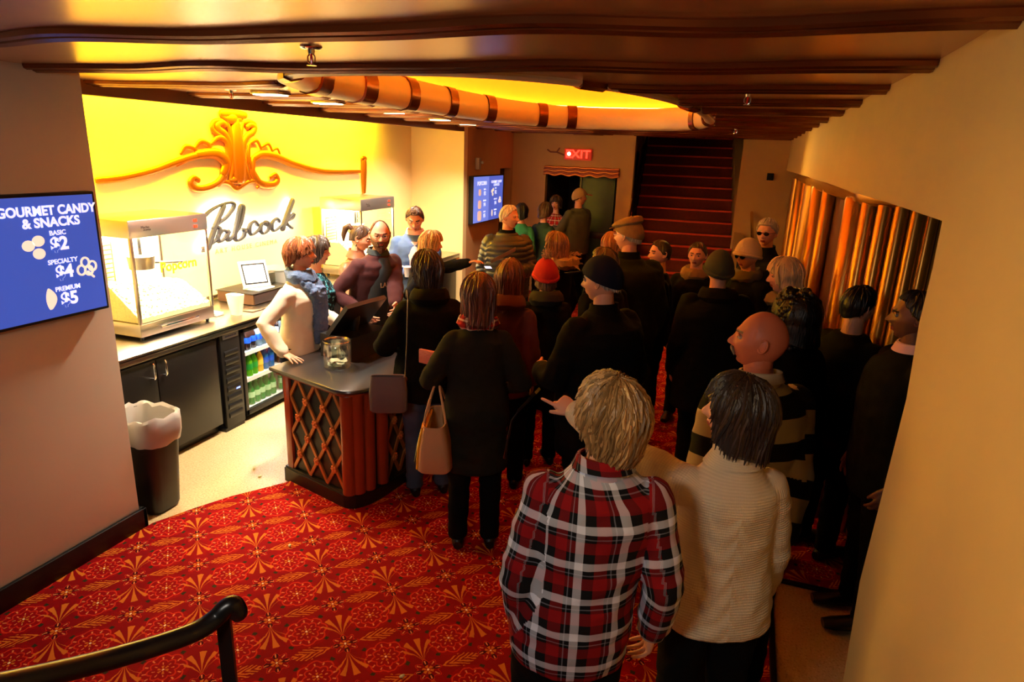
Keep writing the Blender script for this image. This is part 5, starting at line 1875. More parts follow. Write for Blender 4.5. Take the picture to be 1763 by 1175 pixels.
def ik(S_, T_, l1, l2, pole):
    S_, T_ = Vector(S_), Vector(T_)
    d = T_ - S_
    L = min(d.length, (l1 + l2) * 0.995)
    u = d.normalized()
    T2 = S_ + u * L
    a = (l1 * l1 - l2 * l2 + L * L) / (2 * L)
    h = math.sqrt(max(0, l1 * l1 - a * a))
    p = Vector(pole)
    p = (p - u * p.dot(u))
    p = p.normalized() if p.length > 1e-5 else u.orthogonal().normalized()
    return S_ + u * a + p * h, T2


def seg_param(P, A, B):
    A, B = np.array(A), np.array(B)
    d = B - A
    L = np.linalg.norm(d)
    t = np.clip(((P - A) @ d) / (L * L), 0, 1)
    Q = A + t[:, None] * d
    return t * L, np.linalg.norm(P - Q, axis=1), P - Q, d / L


PEOPLE = {}


def person(key, label, pos, heading, h=1.72, sex='m', bulk=1.0, lean=(0, 0), skin='fair', hair='short', hairc=None,
           head=(0, 0, 0), top=None, topmat=None, hem=0.86, ease=0.02, trousers=None, shoes=None, arms=(None, None),
           handp=(None, None), vox=0.011, collar=None, collarmat=None, folds=1.0, puff=0.0, hres=0.6, legs=(0.0, 0.0), topname='coat', hemflare=0.0, neckh=0.0,
           sleeves=True, beard=None, moustache=None, glasses=None, turtleneck=0.0, hat=False):
    """pos (x,y); heading degrees, 0 looks along +y, positive turns to -x. head = (yaw left, pitch up, roll) degrees.
    arms: (left, right) wrist targets in body space (metres at this height) or None = hanging"""
    s = h / 1.75
    fem = 1.0 if sex == 'f' else 0.0
    t = thing('person', label, 'person', (pos[0], pos[1], 0.012), math.radians(heading))
    sh_x = (0.163 if sex == 'm' else 0.142) * s * (0.5 + 0.5 * bulk)
    lx, ly = lean

    def B(x, y, z):
        """body space with lean above the hips"""
        k = max(0.0, z - 0.93 * s)
        return Vector((x + lx * k, y + ly * k, z))

    # torso sections (z, half width, half depth, y centre)
    if sex == 'm':
        sec = [(0.80, .155, .105, 0), (0.90, .170, .118, 0), (1.00, .165, .118, 0), (1.10, .158, .115, .004), (1.22, .172, .120, .006), (1.33, .176, .118, .0), (1.395, .155, .098, -.006), (1.435, .118, .080, -.010), (1.475, .072, .062, -.008), (1.53, .058, .058, 0.0)]
    else:
        sec = [(0.80, .158, .110, 0), (0.90, .175, .122, -.005), (1.00, .162, .112, 0), (1.10, .138, .098, .004), (1.22, .150, .112, .016), (1.30, .150, .116, .014), (1.37, .136, .092, -.002), (1.41, .100, .074, -.008), (1.455, .058, .056, -.006), (1.52, .050, .052, 0.002)]
    sec = [(z * s, a * s * bulk if z < 1.42 else a * s, b * s * bulk if z < 1.42 else b * s, y * s) for z, a, b, y in sec]
    hipx, hipz, kneez, anklez = 0.088 * s, 0.90 * s, 0.49 * s, 0.085 * s
    shz = (1.385 if sex == 'm' else 1.355) * s
    neckbase = B(0, -0.005 * s, 1.47 * s)
    hz = (1.635 if sex == 'm' else 1.632) * s
    hp, hy_, hr_ = math.radians(head[1]), math.radians(head[0]), math.radians(head[2])
    Rh = Euler((hp, hr_, hy_), 'XYZ').to_matrix() if False else (Matrix.Rotation(hy_, 3, 'Z') @ Matrix.Rotation(hp, 3, 'X') @ Matrix.Rotation(hr_, 3, 'Y'))
    piv = B(0, 0.0, 1.535 * s)
    hc_l = Vector((0, 0.014 * s, hz - 1.535 * s))

    def xf(p):
        q = Rh @ (hc_l + Vector((float(p[0]), float(p[1]), float(p[2]))) * s * 0.985)
        return piv + q

    # arms
    J = []
    for i, sg in enumerate((-1, 1)):
        S_ = B(sg * sh_x, -0.005 * s, shz)
        T_ = arms[i]
        if T_ is None:
            T_ = S_ + Vector((sg * 0.055 * s, 0.05 * s, -0.51 * s))
            pole = Vector((sg * 0.4, -1, 0))
        else:
            T_ = Vector(T_)
            pole = Vector((sg * 0.7, -0.5, -0.8))
        El, Wr = ik(S_, T_, 0.285 * s, 0.255 * s, pole)
        J.append((S_, El, Wr))
    # ---------------- body
    body = MB()
    core = MB()
    core.loft([(B(0, y, z), (a * .86, 0, 0), (0, b * .86, 0)) for z, a, b, y in sec], 20)
    nk = .054 if sex == 'm' else .047
    core.tube([neckbase, piv, piv + Rh @ Vector((0, 0.0, 0.05 * s))], [nk * s * 1.12, nk * s, nk * s * 0.98], 14)
    legJ = []
    for i, sg in enumerate((-1, 1)):
        f = legs[i] * s
        H_, K_, A_2 = Vector((sg * hipx, 0, hipz)), Vector((sg * hipx * 1.1, f * 0.55 + 0.01, kneez)), Vector((sg * hipx * 1.15, f, anklez))
        legJ.append((H_, K_, A_2))
        core.tube([H_, K_, A_2], [.075 * s, .050 * s, .036 * s], 12)
        core.tube([K_ * 0.55 + A_2 * 0.45 + Vector((0, -0.012, 0)), A_2], [.05 * s, .034 * s], 10)
    for S_, El, Wr in J:
        core.tube([S_, El, Wr], [.048 * s, .036 * s, .025 * s], 12)
    V, F, N_ = remesh(core, 0.016, 3)
    body.add(V.tolist(), F, 0)
    # neck again, finely, so that the throat is smooth where it shows
    nb = MB()
    nb.loft([(neckbase - Vector((0, 0, 0.02)), (nk * s * 1.25, 0, 0), (0, nk * s * 1.15, 0)), (neckbase + Vector((0, 0, 0.02 * s)), (nk * s * 1.05, 0, 0), (0, nk * s * 1.05, 0)),
             (piv, (nk * s, 0, 0), (0, nk * s * 1.02, 0)), (piv + Rh @ Vector((0, 0.004, 0.04 * s)), Rh @ Vector((nk * s, 0, 0)), Rh @ Vector((0, nk * s * 1.05, 0))), (piv + Rh @ Vector((0, 0.008, 0.075 * s)), Rh @ Vector((nk * s * .95, 0, 0)), Rh @ Vector((0, nk * s, 0)))], 24)
    body.add(nb.v, nb.f, 0)
    head_mesh(body, xf, fem, hres)
    for i, sg in enumerate((-1, 1)):
        S_, El, Wr = J[i]
        hd = MB()
        hpz = handp[i] or {}
        dirv = Vector(hpz.get('dir', (Wr - El)))
        back = Vector(hpz.get('back', (sg, 0, 0.15)))
        # side vector = d x back ; choose thumb forward / given
        d_ = dirv.normalized(); b_ = (back - d_ * back.dot(d_)).normalized()
        side = d_.cross(b_)
        want = Vector(hpz.get('thumb', (0, 1, 0.3)))
        ts = 1 if side.dot(want) > 0 else -1
        hd.tube([Wr - (Wr - El).normalized() * 0.06 * s, Wr], [.027 * s, .024 * s], 12)
        hand(hd, Wr, dirv, back, ts, hpz.get('curl', (0.35, 0.4, 0.45, 0.5)), hpz.get('spread', 0.10), hpz.get('th', (0.5, 0.5)), s * (1.0 if sex == 'm' else 0.9))
        if hpz.get('fine', False) or vox < 0.009:
            V, F, N_ = remesh(hd, 0.0036, 2)
        else:
            V, F, N_ = remesh(hd, 0.0055, 1)
        body.add(V.tolist(), F, 0)
    brow = hairc if hairc else mat('brow_brown', rgb(70, 46, 30), 0.7)
    body.obj('body', [SKIN[skin], m_lip, brow, m_eye, m_iris], t)
    # ---------------- garments
    info = dict(t=t, J=J, B=B, xf=xf, s=s, piv=piv, Rh=Rh, legJ=legJ, h=h)
    if trousers:
        q = MB()
        for i, sg in enumerate((-1, 1)):
            H_, K_, A_2 = legJ[i]
            q.tube([H_ + Vector((0, 0, 0.05)), H_ * .5 + K_ * .5, K_, K_ * .5 + A_2 * .5 + Vector((0, -0.008, 0)), A_2 + Vector((0, -0.005, -0.03))],
                   [.103 * s * bulk, .088 * s * bulk, .070 * s, .065 * s, .060 * s], 16, ends=False)
        q.loft([(Vector((0, 0, z * s)), (a * s * bulk, 0, 0), (0, b * s * bulk, 0)) for z, a, b in ((.80, .13, .10), (.86, .172, .125), (.94, .176, .126), (1.02, .168, .118))], 20)
        V, F, N_ = remesh(q, max(vox, 0.012), 4)
        V = fold(V, N_, 0.006 * folds, 9, key)
        g = MB(); g.add(V.tolist(), F)
        clothobj('trousers', g, V, F, trousers, t, J, info, leg=legJ)
    if shoes:
        for i, sg in enumerate((-1, 1)):
            A_2 = legJ[i][2]
            q = MB()
            x0, y0 = A_2.x, A_2.y
            q.loft([((x0, y0 - .075 * s, .030 * s), (.026 * s, 0, 0), (0, 0, .028 * s)), ((x0, y0 - .05 * s, .045 * s), (.036 * s, 0, 0), (0, 0, .045 * s)), ((x0, y0, .055 * s), (.040 * s, 0, 0), (0, 0, .055 * s)),
                    ((x0, y0 + .07 * s, .036 * s), (.042 * s, 0, 0), (0, 0, .036 * s)), ((x0, y0 + .14 * s, .026 * s), (.046 * s, 0, 0), (0, 0, .026 * s)), ((x0, y0 + .185 * s, .020 * s), (.032 * s, 0, 0), (0, 0, .020 * s))], 16)
            q.tube([A_2 + Vector((0, 0, -0.02)), A_2 + Vector((0, 0, .05 * s))], .047 * s, 14)
            q.obj('shoe', shoes, t)
    if topmat:
        q = MB()
        e = ease * s
        hemz = hem * s
        secs = []
        top_sec = [x for x in sec if x[0] <= 1.48 * s]
        zs_ = [hemz + (0.80 * s - hemz) * k / 6 for k in range(7)] if hemz < 0.80 * s - 0.02 else []
        base = top_sec[0]
        for z in zs_[:-1]:
            k = (0.80 * s - z)
            secs.append((B(0, 0, z), (base[1] + e + hemflare * k, 0, 0), (0, base[2] + e + hemflare * k * .8, 0)))
        started = bool(secs)
        for k_, (z, a, b, y) in enumerate(top_sec):
            if z < hemz:
                continue
            if not started:
                zz = hemz
                secs.append((B(0, y, zz), (a + e * 1.1, 0, 0), (0, b + e * 1.1, 0)))
                started = True
            kk = 1.0 if z < 1.40 * s else 0.6
            # straight-hanging cloth: never narrower than a share of hips and chest
            am = max(a, (0.156 if sex == 'm' else 0.140) * s * bulk) if z < 1.40 * s else a
            secs.append((B(0, y, z), (am + e * kk, 0, 0), (0, b + e * kk, 0)))
        q.loft(secs, 28)
        for S_, El, Wr in J:
            if sleeves:
                d1 = (Wr - El).normalized()
                q.tube([S_, S_ * .5 + El * .5, El, El * .5 + Wr * .5, Wr - d1 * 0.012], [.056 * s * (.6 + .4 * bulk) + e * .45, .050 * s + e * .6, .044 * s + e * .7, .040 * s + e * .7, .033 * s + e * .55], 16, ends=True)
                q.ell(S_ - Vector((math.copysign(0.02, S_.x), 0, 0.005)), (.060 * s + e * .4, .058 * s + e * .4, .052 * s + e * .3), None, 14, 10)
        if turtleneck:
            q.tube([neckbase, piv + Vector((0, 0, turtleneck))], [nk * s * 1.25 + .012, nk * s + .016], 20, ends=False)
        V, F, N_ = remesh(q, vox, 4)
        if puff:
            V = V + N_ * 0.0
        V = fold(V, N_, 0.007 * folds, 7, key + 'c')
        g = MB(); g.add(V.tolist(), F)
        clothobj(topname, g, V, F, topmat, t, J, info, puff=puff)
    if collar:
        q = MB()
        r0 = nk * s
        if collar == 'shirt':
            secs = [(neckbase + Vector((0, -0.002, -0.012)), r0 + .026, .0), (neckbase + Vector((0, -0.004, 0.030 * s)), r0 + .018, .006), (neckbase + Vector((0, -0.006, 0.052 * s)), r0 + .014, .01), (neckbase + Vector((0, -0.006, 0.050 * s)), r0 + .022, .01), (neckbase + Vector((0, -0.004, 0.012 * s)), r0 + .036, .0)]
        elif collar == 'high':
            secs = [(neckbase + Vector((0, 0, -0.02)), r0 + .045, 0), (neckbase + Vector((0, 0, 0.025 * s)), r0 + .022, 0), (neckbase + Vector((0, 0, 0.050 * s)), r0 + .020, 0), (neckbase + Vector((0, 0, 0.047 * s)), r0 + .012, 0), (neckbase + Vector((0, 0, 0.0 * s)), r0 + .012, 0)]
        elif collar == 'hood':
            secs = [(neckbase + Vector((0, -.03, -0.055)), r0 + .060, 0), (neckbase + Vector((0, -.035, -0.02)), r0 + .078, 0), (neckbase + Vector((0, -.03, 0.02)), r0 + .068, 0), (neckbase + Vector((0, -.02, 0.045)), r0 + .045, 0), (neckbase + Vector((0, -.01, 0.03)), r0 + .022, 0), (neckbase + Vector((0, -.01, -0.01)), r0 + .01, 0)]
        elif collar == 'fur':
            secs = [(neckbase + Vector((0, -.05, -0.05)), r0 + .07, 0), (neckbase + Vector((0, -.055, -0.01)), r0 + .105, 0), (neckbase + Vector((0, -.05, 0.04)), r0 + .10, 0), (neckbase + Vector((0, -.04, 0.055)), r0 + .07, 0), (neckbase + Vector((0, -.02, 0.03)), r0 + .03, 0)]
        else:  # scarf
            secs = [(neckbase + Vector((0, .012, -0.035)), r0 + .050, 0), (neckbase + Vector((0, .016, -0.005)), r0 + .066, 0), (neckbase + Vector((0, .012, 0.030)), r0 + .058, 0), (neckbase + Vector((0, .006, 0.055)), r0 + .034, 0), (neckbase + Vector((0, .0, 0.04)), r0 + .012, 0), (neckbase + Vector((0, .0, 0.0)), r0 + .006, 0)]
        q.loft([(c, (r * 1.06, 0, 0), (0, r, -r * 0.12)) for c, r, _ in secs], 40, cap=False)
        if collar in ('fur', 'scarf', 'hood'):
            q.v = [tuple(Vector(v) + Vector(v).normalized() * 0 + Vector((noise.noise(Vector(v) * 28), noise.noise(Vector(v) * 28 + Vector((7, 1, 3))), noise.noise(Vector(v) * 22 + Vector((1, 9, 3))))) * (0.014 if collar != 'hood' else 0.006)) for v in q.v]
        if collar == 'fur':
            rnd = random.Random(3)
            for _ in range(260):
                v = Vector(rnd.choice(q.v)); dr = (v - neckbase); dr = (dr.normalized() + Vector((rnd.uniform(-.5, .5), rnd.uniform(-.5, .5), rnd.uniform(-.5, .5)))).normalized()
                q.tube([v, v + dr * 0.018, v + dr * 0.03 + Vector((0, 0, -.006))], [.005, .004, .001], 4, ends=False)
        o = q.obj({'shirt': 'shirt_collar', 'high': 'stand_collar', 'hood': 'hood', 'fur': 'fur_hood_trim', 'scarf': 'scarf'}[collar], collarmat or topmat, t)
        if 'cloth' not in o.data.uv_layers:
            uvl = o.data.uv_layers.new(name='cloth')
            for p in o.data.polygons:
                for li, vi in zip(p.loop_indices, p.vertices):
                    c = o.data.vertices[vi].co
                    uvl.data[li].uv = (math.atan2(c.x, -c.y) * 0.09, c.z * 1.4)
    # ---------------- hair, beard, glasses
    if hair:
        H = dict(HAIRS[hair])
        if hat:
            H['thick'] = min(H['thick'], .012)
        if hres < 0.55:
            H['strands'] = int(H['strands'] * 0.35)
        base = hairc or mat('hair_brown', rgb(70, 44, 28), 0.45)
        hl = hairlights(base)
        q = hair_sheet(xf, seed=sum(map(ord, key)) % 97, **H)
        q.obj('hair', [base, hl[0], hl[1]], t)
    if hair == 'curly':
        q = MB()
        rnd = random.Random(5)
        for _ in range(420):
            a, z = rnd.uniform(-PI, PI), rnd.uniform(-0.17, 0.15)
            if abs(a) < 1.0 and z < 0.05:
                continue
            rr_ = 0.125 * math.sqrt(max(0.1, 1 - (max(0, z) / 0.175) ** 2))
            p = xf(np.array((math.sin(a) * rr_, math.cos(a) * rr_, z)))
            q.ell(p, rnd.uniform(.012, .022), None, 8, 6)
        q.obj('curls', [hairc], t)
    if beard:
        q = MB()
        nu, nv = 40, 22
        vs = []
        for lay in (0, 1):
            for j in range(nv + 1):
                for i in range(nu + 1):
                    a = math.radians(-112 + 224 * i / nu)
                    v = j / nv
                    ztop = -0.040 - 0.0 + 0.052 * sstep(math.radians(45), math.radians(95), abs(a))
                    z = ztop + (-0.114 - ztop) * v
                    ph = math.acos(max(-.99, z / 0.116))
                    X, Y, Z = head_surface(np.array(math.sin(ph) * math.sin(a)), np.array(math.sin(ph) * math.cos(a)), np.array(math.cos(ph)), 0)
                    p = Vector((float(X), float(Y), float(Z)))
                    th_ = (0.018 * math.sin(min(1, v * 1.4) * PI / 2) * (1 - 0.4 * abs(a) / 2) + 0.0015) if lay == 0 else -0.008
                    if abs(a) < 0.34 and -0.074 < z < -0.047:
                        th_ = -0.006
                    nr = Vector((p.x / .075 ** 2, p.y / .096 ** 2, p.z / .116 ** 2)).normalized()
                    p = p + nr * th_
                    if lay == 0:
                        p.z -= beard * sstep(0.4, 1.0, v) * max(0, math.cos(a))
                        p += Vector((noise.noise(p * 90), noise.noise(p * 90 + Vector((3, 3, 3))), 0)) * 0.005
                    vs.append(xf(np.array(p)))
        o2 = (nv + 1) * (nu + 1)
        fs = []
        for j in range(nv):
            for i in range(nu):
                a_, b_ = j * (nu + 1) + i, (j + 1) * (nu + 1) + i
                fs.append((a_, b_, b_ + 1, a_ + 1)); fs.append((o2 + a_, o2 + a_ + 1, o2 + b_ + 1, o2 + b_))
        ring = [j * (nu + 1) for j in range(nv + 1)]
        for j in range(nv):
            for c0 in (0, nu):
                a_, b_ = j * (nu + 1) + c0, (j + 1) * (nu + 1) + c0
                fs.append((a_, b_, o2 + b_, o2 + a_) if c0 == 0 else (a_, o2 + a_, o2 + b_, b_))
        for i in range(nu):
            fs.append((i, i + 1, o2 + i + 1, o2 + i)); k = nv * (nu + 1)
            fs.append((k + i, o2 + k + i, o2 + k + i + 1, k + i + 1))
        q.add(vs, fs)
        q.obj('beard', hairc if hair != 'fringe' else mat('beard_brown', rgb(92, 52, 30), 0.6, bump=0.4, bscale=150), t)
    if moustache:
        q = MB()
        for sg in (-1, 1):
            pts = [xf(np.array(p)) for p in ((0.001 * sg, .099, -.046), (0.010 * sg, .098, -.048), (0.020 * sg, .092, -.055), (0.026 * sg, .084, -.068))]
            q.tube(pts, [.0055, .0062, .0055, .0035], 8)
        q.obj('moustache', moustache, t)
    if glasses:
        q = MB()
        for sg in (-1, 1):
            pts = [xf(np.array((sg * 0.031 + 0.020 * math.cos(a), 0.103 - 0.01 * abs(math.cos(a)), 0.004 + 0.015 * math.sin(a)))) for a in [2 * PI * k / 18 for k in range(18)]]
            q.tube(pts, .0018, 6, closed=True)
            q.tube([xf(np.array(p)) for p in ((sg * .051, .094, .008), (sg * .072, .05, .008), (sg * .080, .0, .006))], .0016, 6)
        q.tube([xf(np.array(p)) for p in ((-.011, .106, .008), (0, .110, .011), (.011, .106, .008))], .0016, 6)
        fr = q.obj('glasses', m_dark if glasses != 'wire' else m_chrome, t)
        if glasses == 'sun':
            for sg in (-1, 1):
                q = MB(); q.loft([(xf(np.array((sg * .031, .096, .004))), Rh @ Vector((.02 * s, -.006 * sg, 0)), Rh @ Vector((0, 0, .015 * s))), (xf(np.array((sg * .031, .100, .004))), Rh @ Vector((.02 * s, -.006 * sg, 0)), Rh @ Vector((0, 0, .015 * s)))], 16)
                q.obj('dark_lens', mat('dark_lens', rgb(12, 10, 12), 0.1), fr)
    PEOPLE[key] = info
    return info


_hl = {}


def hairlights(base):
    if base.name in _hl:
        return _hl[base.name]
    c = base.node_tree.nodes['Principled BSDF'].inputs['Base Color'].default_value
    a = mat(base.name + '_light', tuple(min(1, x * 1.7 + 0.012) for x in c[:3]) + (1,), 0.36)
    b = mat(base.name + '_deep', tuple(x * 0.55 for x in c[:3]) + (1,), 0.45)
    _hl[base.name] = (a, b)
    return a, b


def fold(V, N_, amp, sc_, seed):
    k = (sum(map(ord, seed)) % 50) * 1.7
    out = V.copy()
    for i in range(len(V)):
        x, y, z = V[i]
        n1 = noise.noise(Vector((x * sc_ + k, y * sc_, z * sc_ * 1.6)))
        n2 = noise.noise(Vector((x * sc_ * 2.3, y * sc_ * 2.3 + k, z * sc_ * 3.0)))
        r = (1 - abs(n1) * 2.2) * 0.6 + n2 * 0.7
        out[i] += N_[i] * amp * r
    return out


def clothobj(name, g, V, F, material, t, J, info, puff=0.0, leg=None):
    """gives every face its own cloth coordinates (u round the limb, v along it) and links the object"""
    me_mb = g
    cen = np.array([V[list(f)].mean(axis=0) for f in F])
    kind = np.zeros(len(F), int)
    if leg is None:
        for i, (S_, El, Wr) in enumerate(J):
            sg = -1 if i == 0 else 1
            for a, b in ((S_, El), (El, Wr)):
                tt, d, _, _ = seg_param(cen, a, b)
                out = (cen[:, 0] - S_.x) * sg
                sel = (d < 0.105 * info['s']) & ((out > -0.015) | (a is El) & (d < 0.085 * info['s']) & (tt > 0.02))
                kind[sel] = i + 1
    me = bpy.data.meshes.new(name)
    Vn = V
    me.from_pydata(Vn.tolist(), [], F)
    uvl = me.uv_layers.new(name='cloth')
    UV = np.zeros((len(me.loops), 2))
    loop_v = np.empty(len(me.loops), int); me.loops.foreach_get('vertex_index', loop_v)
    ls = np.empty(len(me.polygons), int); me.polygons.foreach_get('loop_start', ls)
    lt = np.empty(len(me.polygons), int); me.polygons.foreach_get('loop_total', lt)
    face_of = np.repeat(np.arange(len(F)), lt)
    P = V[loop_v]
    kk = kind[face_of]
    # torso: u round the back, v = height
    sel = kk == 0
    UV[sel, 0] = np.arctan2(P[sel, 0] * 0.75, -P[sel, 1]) * 0.17
    UV[sel, 1] = P[sel, 2]
    fr = (cen[:, 1] > 0)
    # avoid the wrap seam at the front centre
    fu = np.arctan2(cen[face_of, 0] * 0.75, -cen[face_of, 1]) * 0.17
    bad = sel & (np.abs(UV[:, 0] - fu) > 0.3)
    UV[bad, 0] = fu[bad]
    for i, (S_, El, Wr) in enumerate(J):
        sel = kk == i + 1
        if not sel.any():
            continue
        p = P[sel]
        t1, d1, r1, ax1 = seg_param(p, S_, El)
        t2, d2, r2, ax2 = seg_param(p, El, Wr)
        near2 = d2 < d1
        L1 = (El - S_).length
        v = np.where(near2, L1 + t2, t1)
        r = np.where(near2[:, None], r2, r1)
        ref = np.array([0, 1.0, 0.2])
        ax = (np.array(Wr) - np.array(S_)); ax = ax / np.linalg.norm(ax)
        e1 = ref - ax * ref.dot(ax); e1 /= np.linalg.norm(e1)
        e2 = np.cross(ax, e1)
        u = np.arctan2(r @ e2, r @ e1 + 1e-9) * 0.055
        UV[sel, 0] = u
        UV[sel, 1] = 1.40 * info['s'] - v
    uvl.data.foreach_set('uv', UV.reshape(-1))
    if puff:
        # quilted baffles: push vertices out between the stitch lines
        vv = np.zeros(len(V)); cnt = np.zeros(len(V))
        np.add.at(vv, loop_v, UV[:, 1]); np.add.at(cnt, loop_v, 1)
        vv /= np.maximum(cnt, 1)
        me.update()
        Nn = np.empty(len(V) * 3); me.vertices.foreach_get('normal', Nn); Nn = Nn.reshape(-1, 3)
        q = np.abs(np.sin(vv / 0.052 * math.pi))
        V2 = V + Nn * (puff * (q ** 0.55 - 0.4))[:, None]
        me.vertices.foreach_set('co', V2.reshape(-1))
    me.materials.append(material)
    me.polygons.foreach_set('use_smooth', [True] * len(me.polygons))
    me.update()
    o = bpy.data.objects.new(name, me)
    COL.objects.link(o)
    o.parent = t
    return o


def cap_hat(info, kind, material, material2=None, name='hat'):
    """kind: ball (bill cap), beanie, flat"""
    xf, s = info['xf'], info['s']
    q = MB()
    nu, nv = 40, 14
    def dome(z0, thick, back_drop=0.0, h=1.0, front_drop=0.0):
        vs = []
        for lay in (0, 1):
            for j in range(nv + 1):
                for i in range(nu):
                    a = -PI + 2 * PI * i / nu
                    ze = z0 - back_drop * (1 - math.cos(a)) / 2
                    phe = math.acos(max(-.9, min(.99, ze / .116)))
                    ph = max(0.01, phe * j / nv)
                    X, Y, Z = head_surface(np.array(math.sin(ph) * math.sin(a)), np.array(math.sin(ph) * math.cos(a)), np.array(math.cos(ph)), plain=True)
                    p = Vector((float(X), float(Y), float(Z) * h))
                    nr = Vector((p.x / .075 ** 2, p.y / .096 ** 2, p.z / .116 ** 2)).normalized()
                    vs.append(xf(np.array(p + nr * (thick if lay == 0 else thick - 0.014))))
        o2 = (nv + 1) * nu
        fs = []
        for j in range(nv):
            for i in range(nu):
                k = (i + 1) % nu
                fs.append((j * nu + i, (j + 1) * nu + i, (j + 1) * nu + k, j * nu + k)); fs.append((o2 + j * nu + k, o2 + (j + 1) * nu + k, o2 + (j + 1) * nu + i, o2 + j * nu + i))
        for i in range(nu):
            k = (i + 1) % nu
            fs.append((nv * nu + i, o2 + nv * nu + i, o2 + nv * nu + k, nv * nu + k))
        q.add(vs, fs)
    if kind == 'ball':
        dome(0.052, 0.024, 0.085, 1.03)
        o = q.obj('cap_crown', material, info['t'])
        b = MB()
        secs = []
        for k in range(9):
            v = k / 8
            y = 0.085 + 0.115 * v
            w_ = 0.076 * math.sqrt(max(0.02, 1 - (v * 0.96) ** 2.4))
            z = 0.054 - 0.020 * v
            secs.append((xf(np.array((0, y, z))), Vector(xf(np.array((w_, y - 0.012, z - 0.006)))) - Vector(xf(np.array((0, y, z)))), Vector(xf(np.array((0, y, z + .004)))) - Vector(xf(np.array((0, y, z))))))
        b.loft(secs, 20)
        b.obj('cap_bill', material2 or material, info['t'])
        b = MB(); b.ell(xf(np.array((0, -0.002, 0.142))), 0.006, None, 8, 6); b.obj('button', material2 or material, info['t'])
    elif kind == 'beanie':
        dome(0.036, 0.026, 0.07, 1.06)
        q.obj('knit_hat', material, info['t'])
        b = MB()
        pts = []
        for k in range(30):
            a = 2 * PI * k / 30
            ze = 0.036 - 0.07 * (1 - math.cos(a)) / 2
            ph = math.acos(ze / .116)
            X, Y, Z = head_surface(np.array(math.sin(ph) * math.sin(a)), np.array(math.sin(ph) * math.cos(a)), np.array(math.cos(ph)), plain=True)
            p = Vector((float(X), float(Y), 0)); p = p * 1.27; p.z = float(Z)
            pts.append(xf(np.array(p)))
        b.tube(pts, 0.016, 8, closed=True)
        b.obj('hat_cuff', material2 or material, info['t'])
    else:  # flat cap
        dome(0.050, 0.022, 0.07, 0.98)
        q.obj('cap_crown', material, info['t'])
        b = MB()
        def ring(zc, yc, rx, ry, tilt):
            c = xf(np.array((0, yc, zc)))
            return (c, xf(np.array((rx, yc, zc))) - c, xf(np.array((0, yc + ry, zc - tilt))) - c)
        b.loft([ring(0.074, 0.012, 0.088, 0.112, 0.022), ring(0.088, 0.012, 0.096, 0.122, 0.026), ring(0.104, 0.010, 0.092, 0.116, 0.028), ring(0.122, 0.004, 0.078, 0.098, 0.026), ring(0.134, 0.0, 0.05, 0.065, 0.016), ring(0.138, 0.0, 0.02, 0.025, 0.006)], 28)
        b.obj('cap_top', material, info['t'])
        b = MB()
        secs = []
        for k in range(7):
            v = k / 6
            y = 0.095 + 0.055 * v
            w_ = 0.068 * math.sqrt(max(0.02, 1 - (v * 0.96) ** 2.4))
            secs.append((xf(np.array((0, y, 0.056 - 0.014 * v))), Vector(xf(np.array((w_, y, .05)))) - xf(np.array((0, y, .05))), Vector(xf(np.array((0, y, .056)))) - xf(np.array((0, y, .05)))))
        b.loft(secs, 18)
        b.obj('cap_bill', material2 or material, info['t'])


def bworld(info, p):
    return world_of(info['t']) @ Vector(p)

# ------------------------------------------------------------------ cloth
c_black = mat('black_wool', rgb(9, 9, 10), 0.9, spec=0.12, bump=0.1, bscale=200)
c_black2 = mat('black_cotton', rgb(14, 13, 15), 0.9, spec=0.12)
c_navy = mat('navy_cloth', rgb(22, 24, 40), 0.9, spec=0.12)
c_olive = mat('dark_olive_cotton', rgb(34, 31, 24), 0.9, spec=0.12, var=0.12, vscale=8)
c_olive2 = mat('olive_jacket', rgb(78, 76, 52), 0.85, var=0.1, vscale=8)
c_green_d = mat('dark_green_jacket', rgb(30, 34, 22), 0.9, spec=0.12)
c_jeans = mat('faded_denim', rgb(62, 72, 92), 0.85, var=0.35, vscale=10)
c_char = mat('charcoal_cloth', rgb(40, 38, 40), 0.9, spec=0.12)
c_trouser = mat('black_trousers', rgb(8, 8, 9), 0.9, spec=0.12)
c_shoe = mat('black_shoe_leather', rgb(16, 14, 14), 0.4)
c_plaid = uv_mat('red_black_white_plaid', plaid_fn(0.116, rgb(8, 9, 15), rgb(136, 10, 18), rgb(120, 124, 140), rgb(214, 218, 236)), 0.9)
c_scarfplaid = uv_mat('scarf_plaid', plaid_fn(0.07, rgb(120, 20, 20), rgb(190, 30, 28), rgb(120, 60, 50), rgb(226, 204, 176)), 0.9)
c_stripe = uv_mat('cream_navy_stripes', stripe_fn(0.170, 0.45, rgb(178, 164, 140), rgb(16, 15, 20)), 0.9)
c_cream = uv_mat('cream_knit', knit_fn(rgb(226, 206, 170)), 0.95, bump=0.35)
c_card = mat('cream_cardigan', rgb(226, 214, 190), 0.95, bump=0.2, bscale=260)
c_blue_s = mat('blue_grey_scarf', rgb(84, 104, 140), 0.95, bump=0.6, bscale=60)
c_teal = uv_mat('teal_floral', floral_fn(rgb(16, 24, 32), rgb(40, 120, 140), rgb(150, 200, 210)), 0.9)
c_leather = mat('brown_leather', rgb(140, 88, 60), 0.45, bump=0.15, bscale=30)
c_maroon = mat('maroon_cardigan', rgb(58, 13, 17), 0.95, bump=0.2, bscale=200)
c_slate = mat('slate_tshirt', rgb(40, 46, 50), 0.9)
c_suit = mat('blue_suit', rgb(66, 94, 146), 0.8)
c_pink = mat('pink_shirt', rgb(238, 196, 196), 0.7)
c_puff = mat('grey_down_jacket', rgb(48, 50, 56), 0.42, spec=0.5)
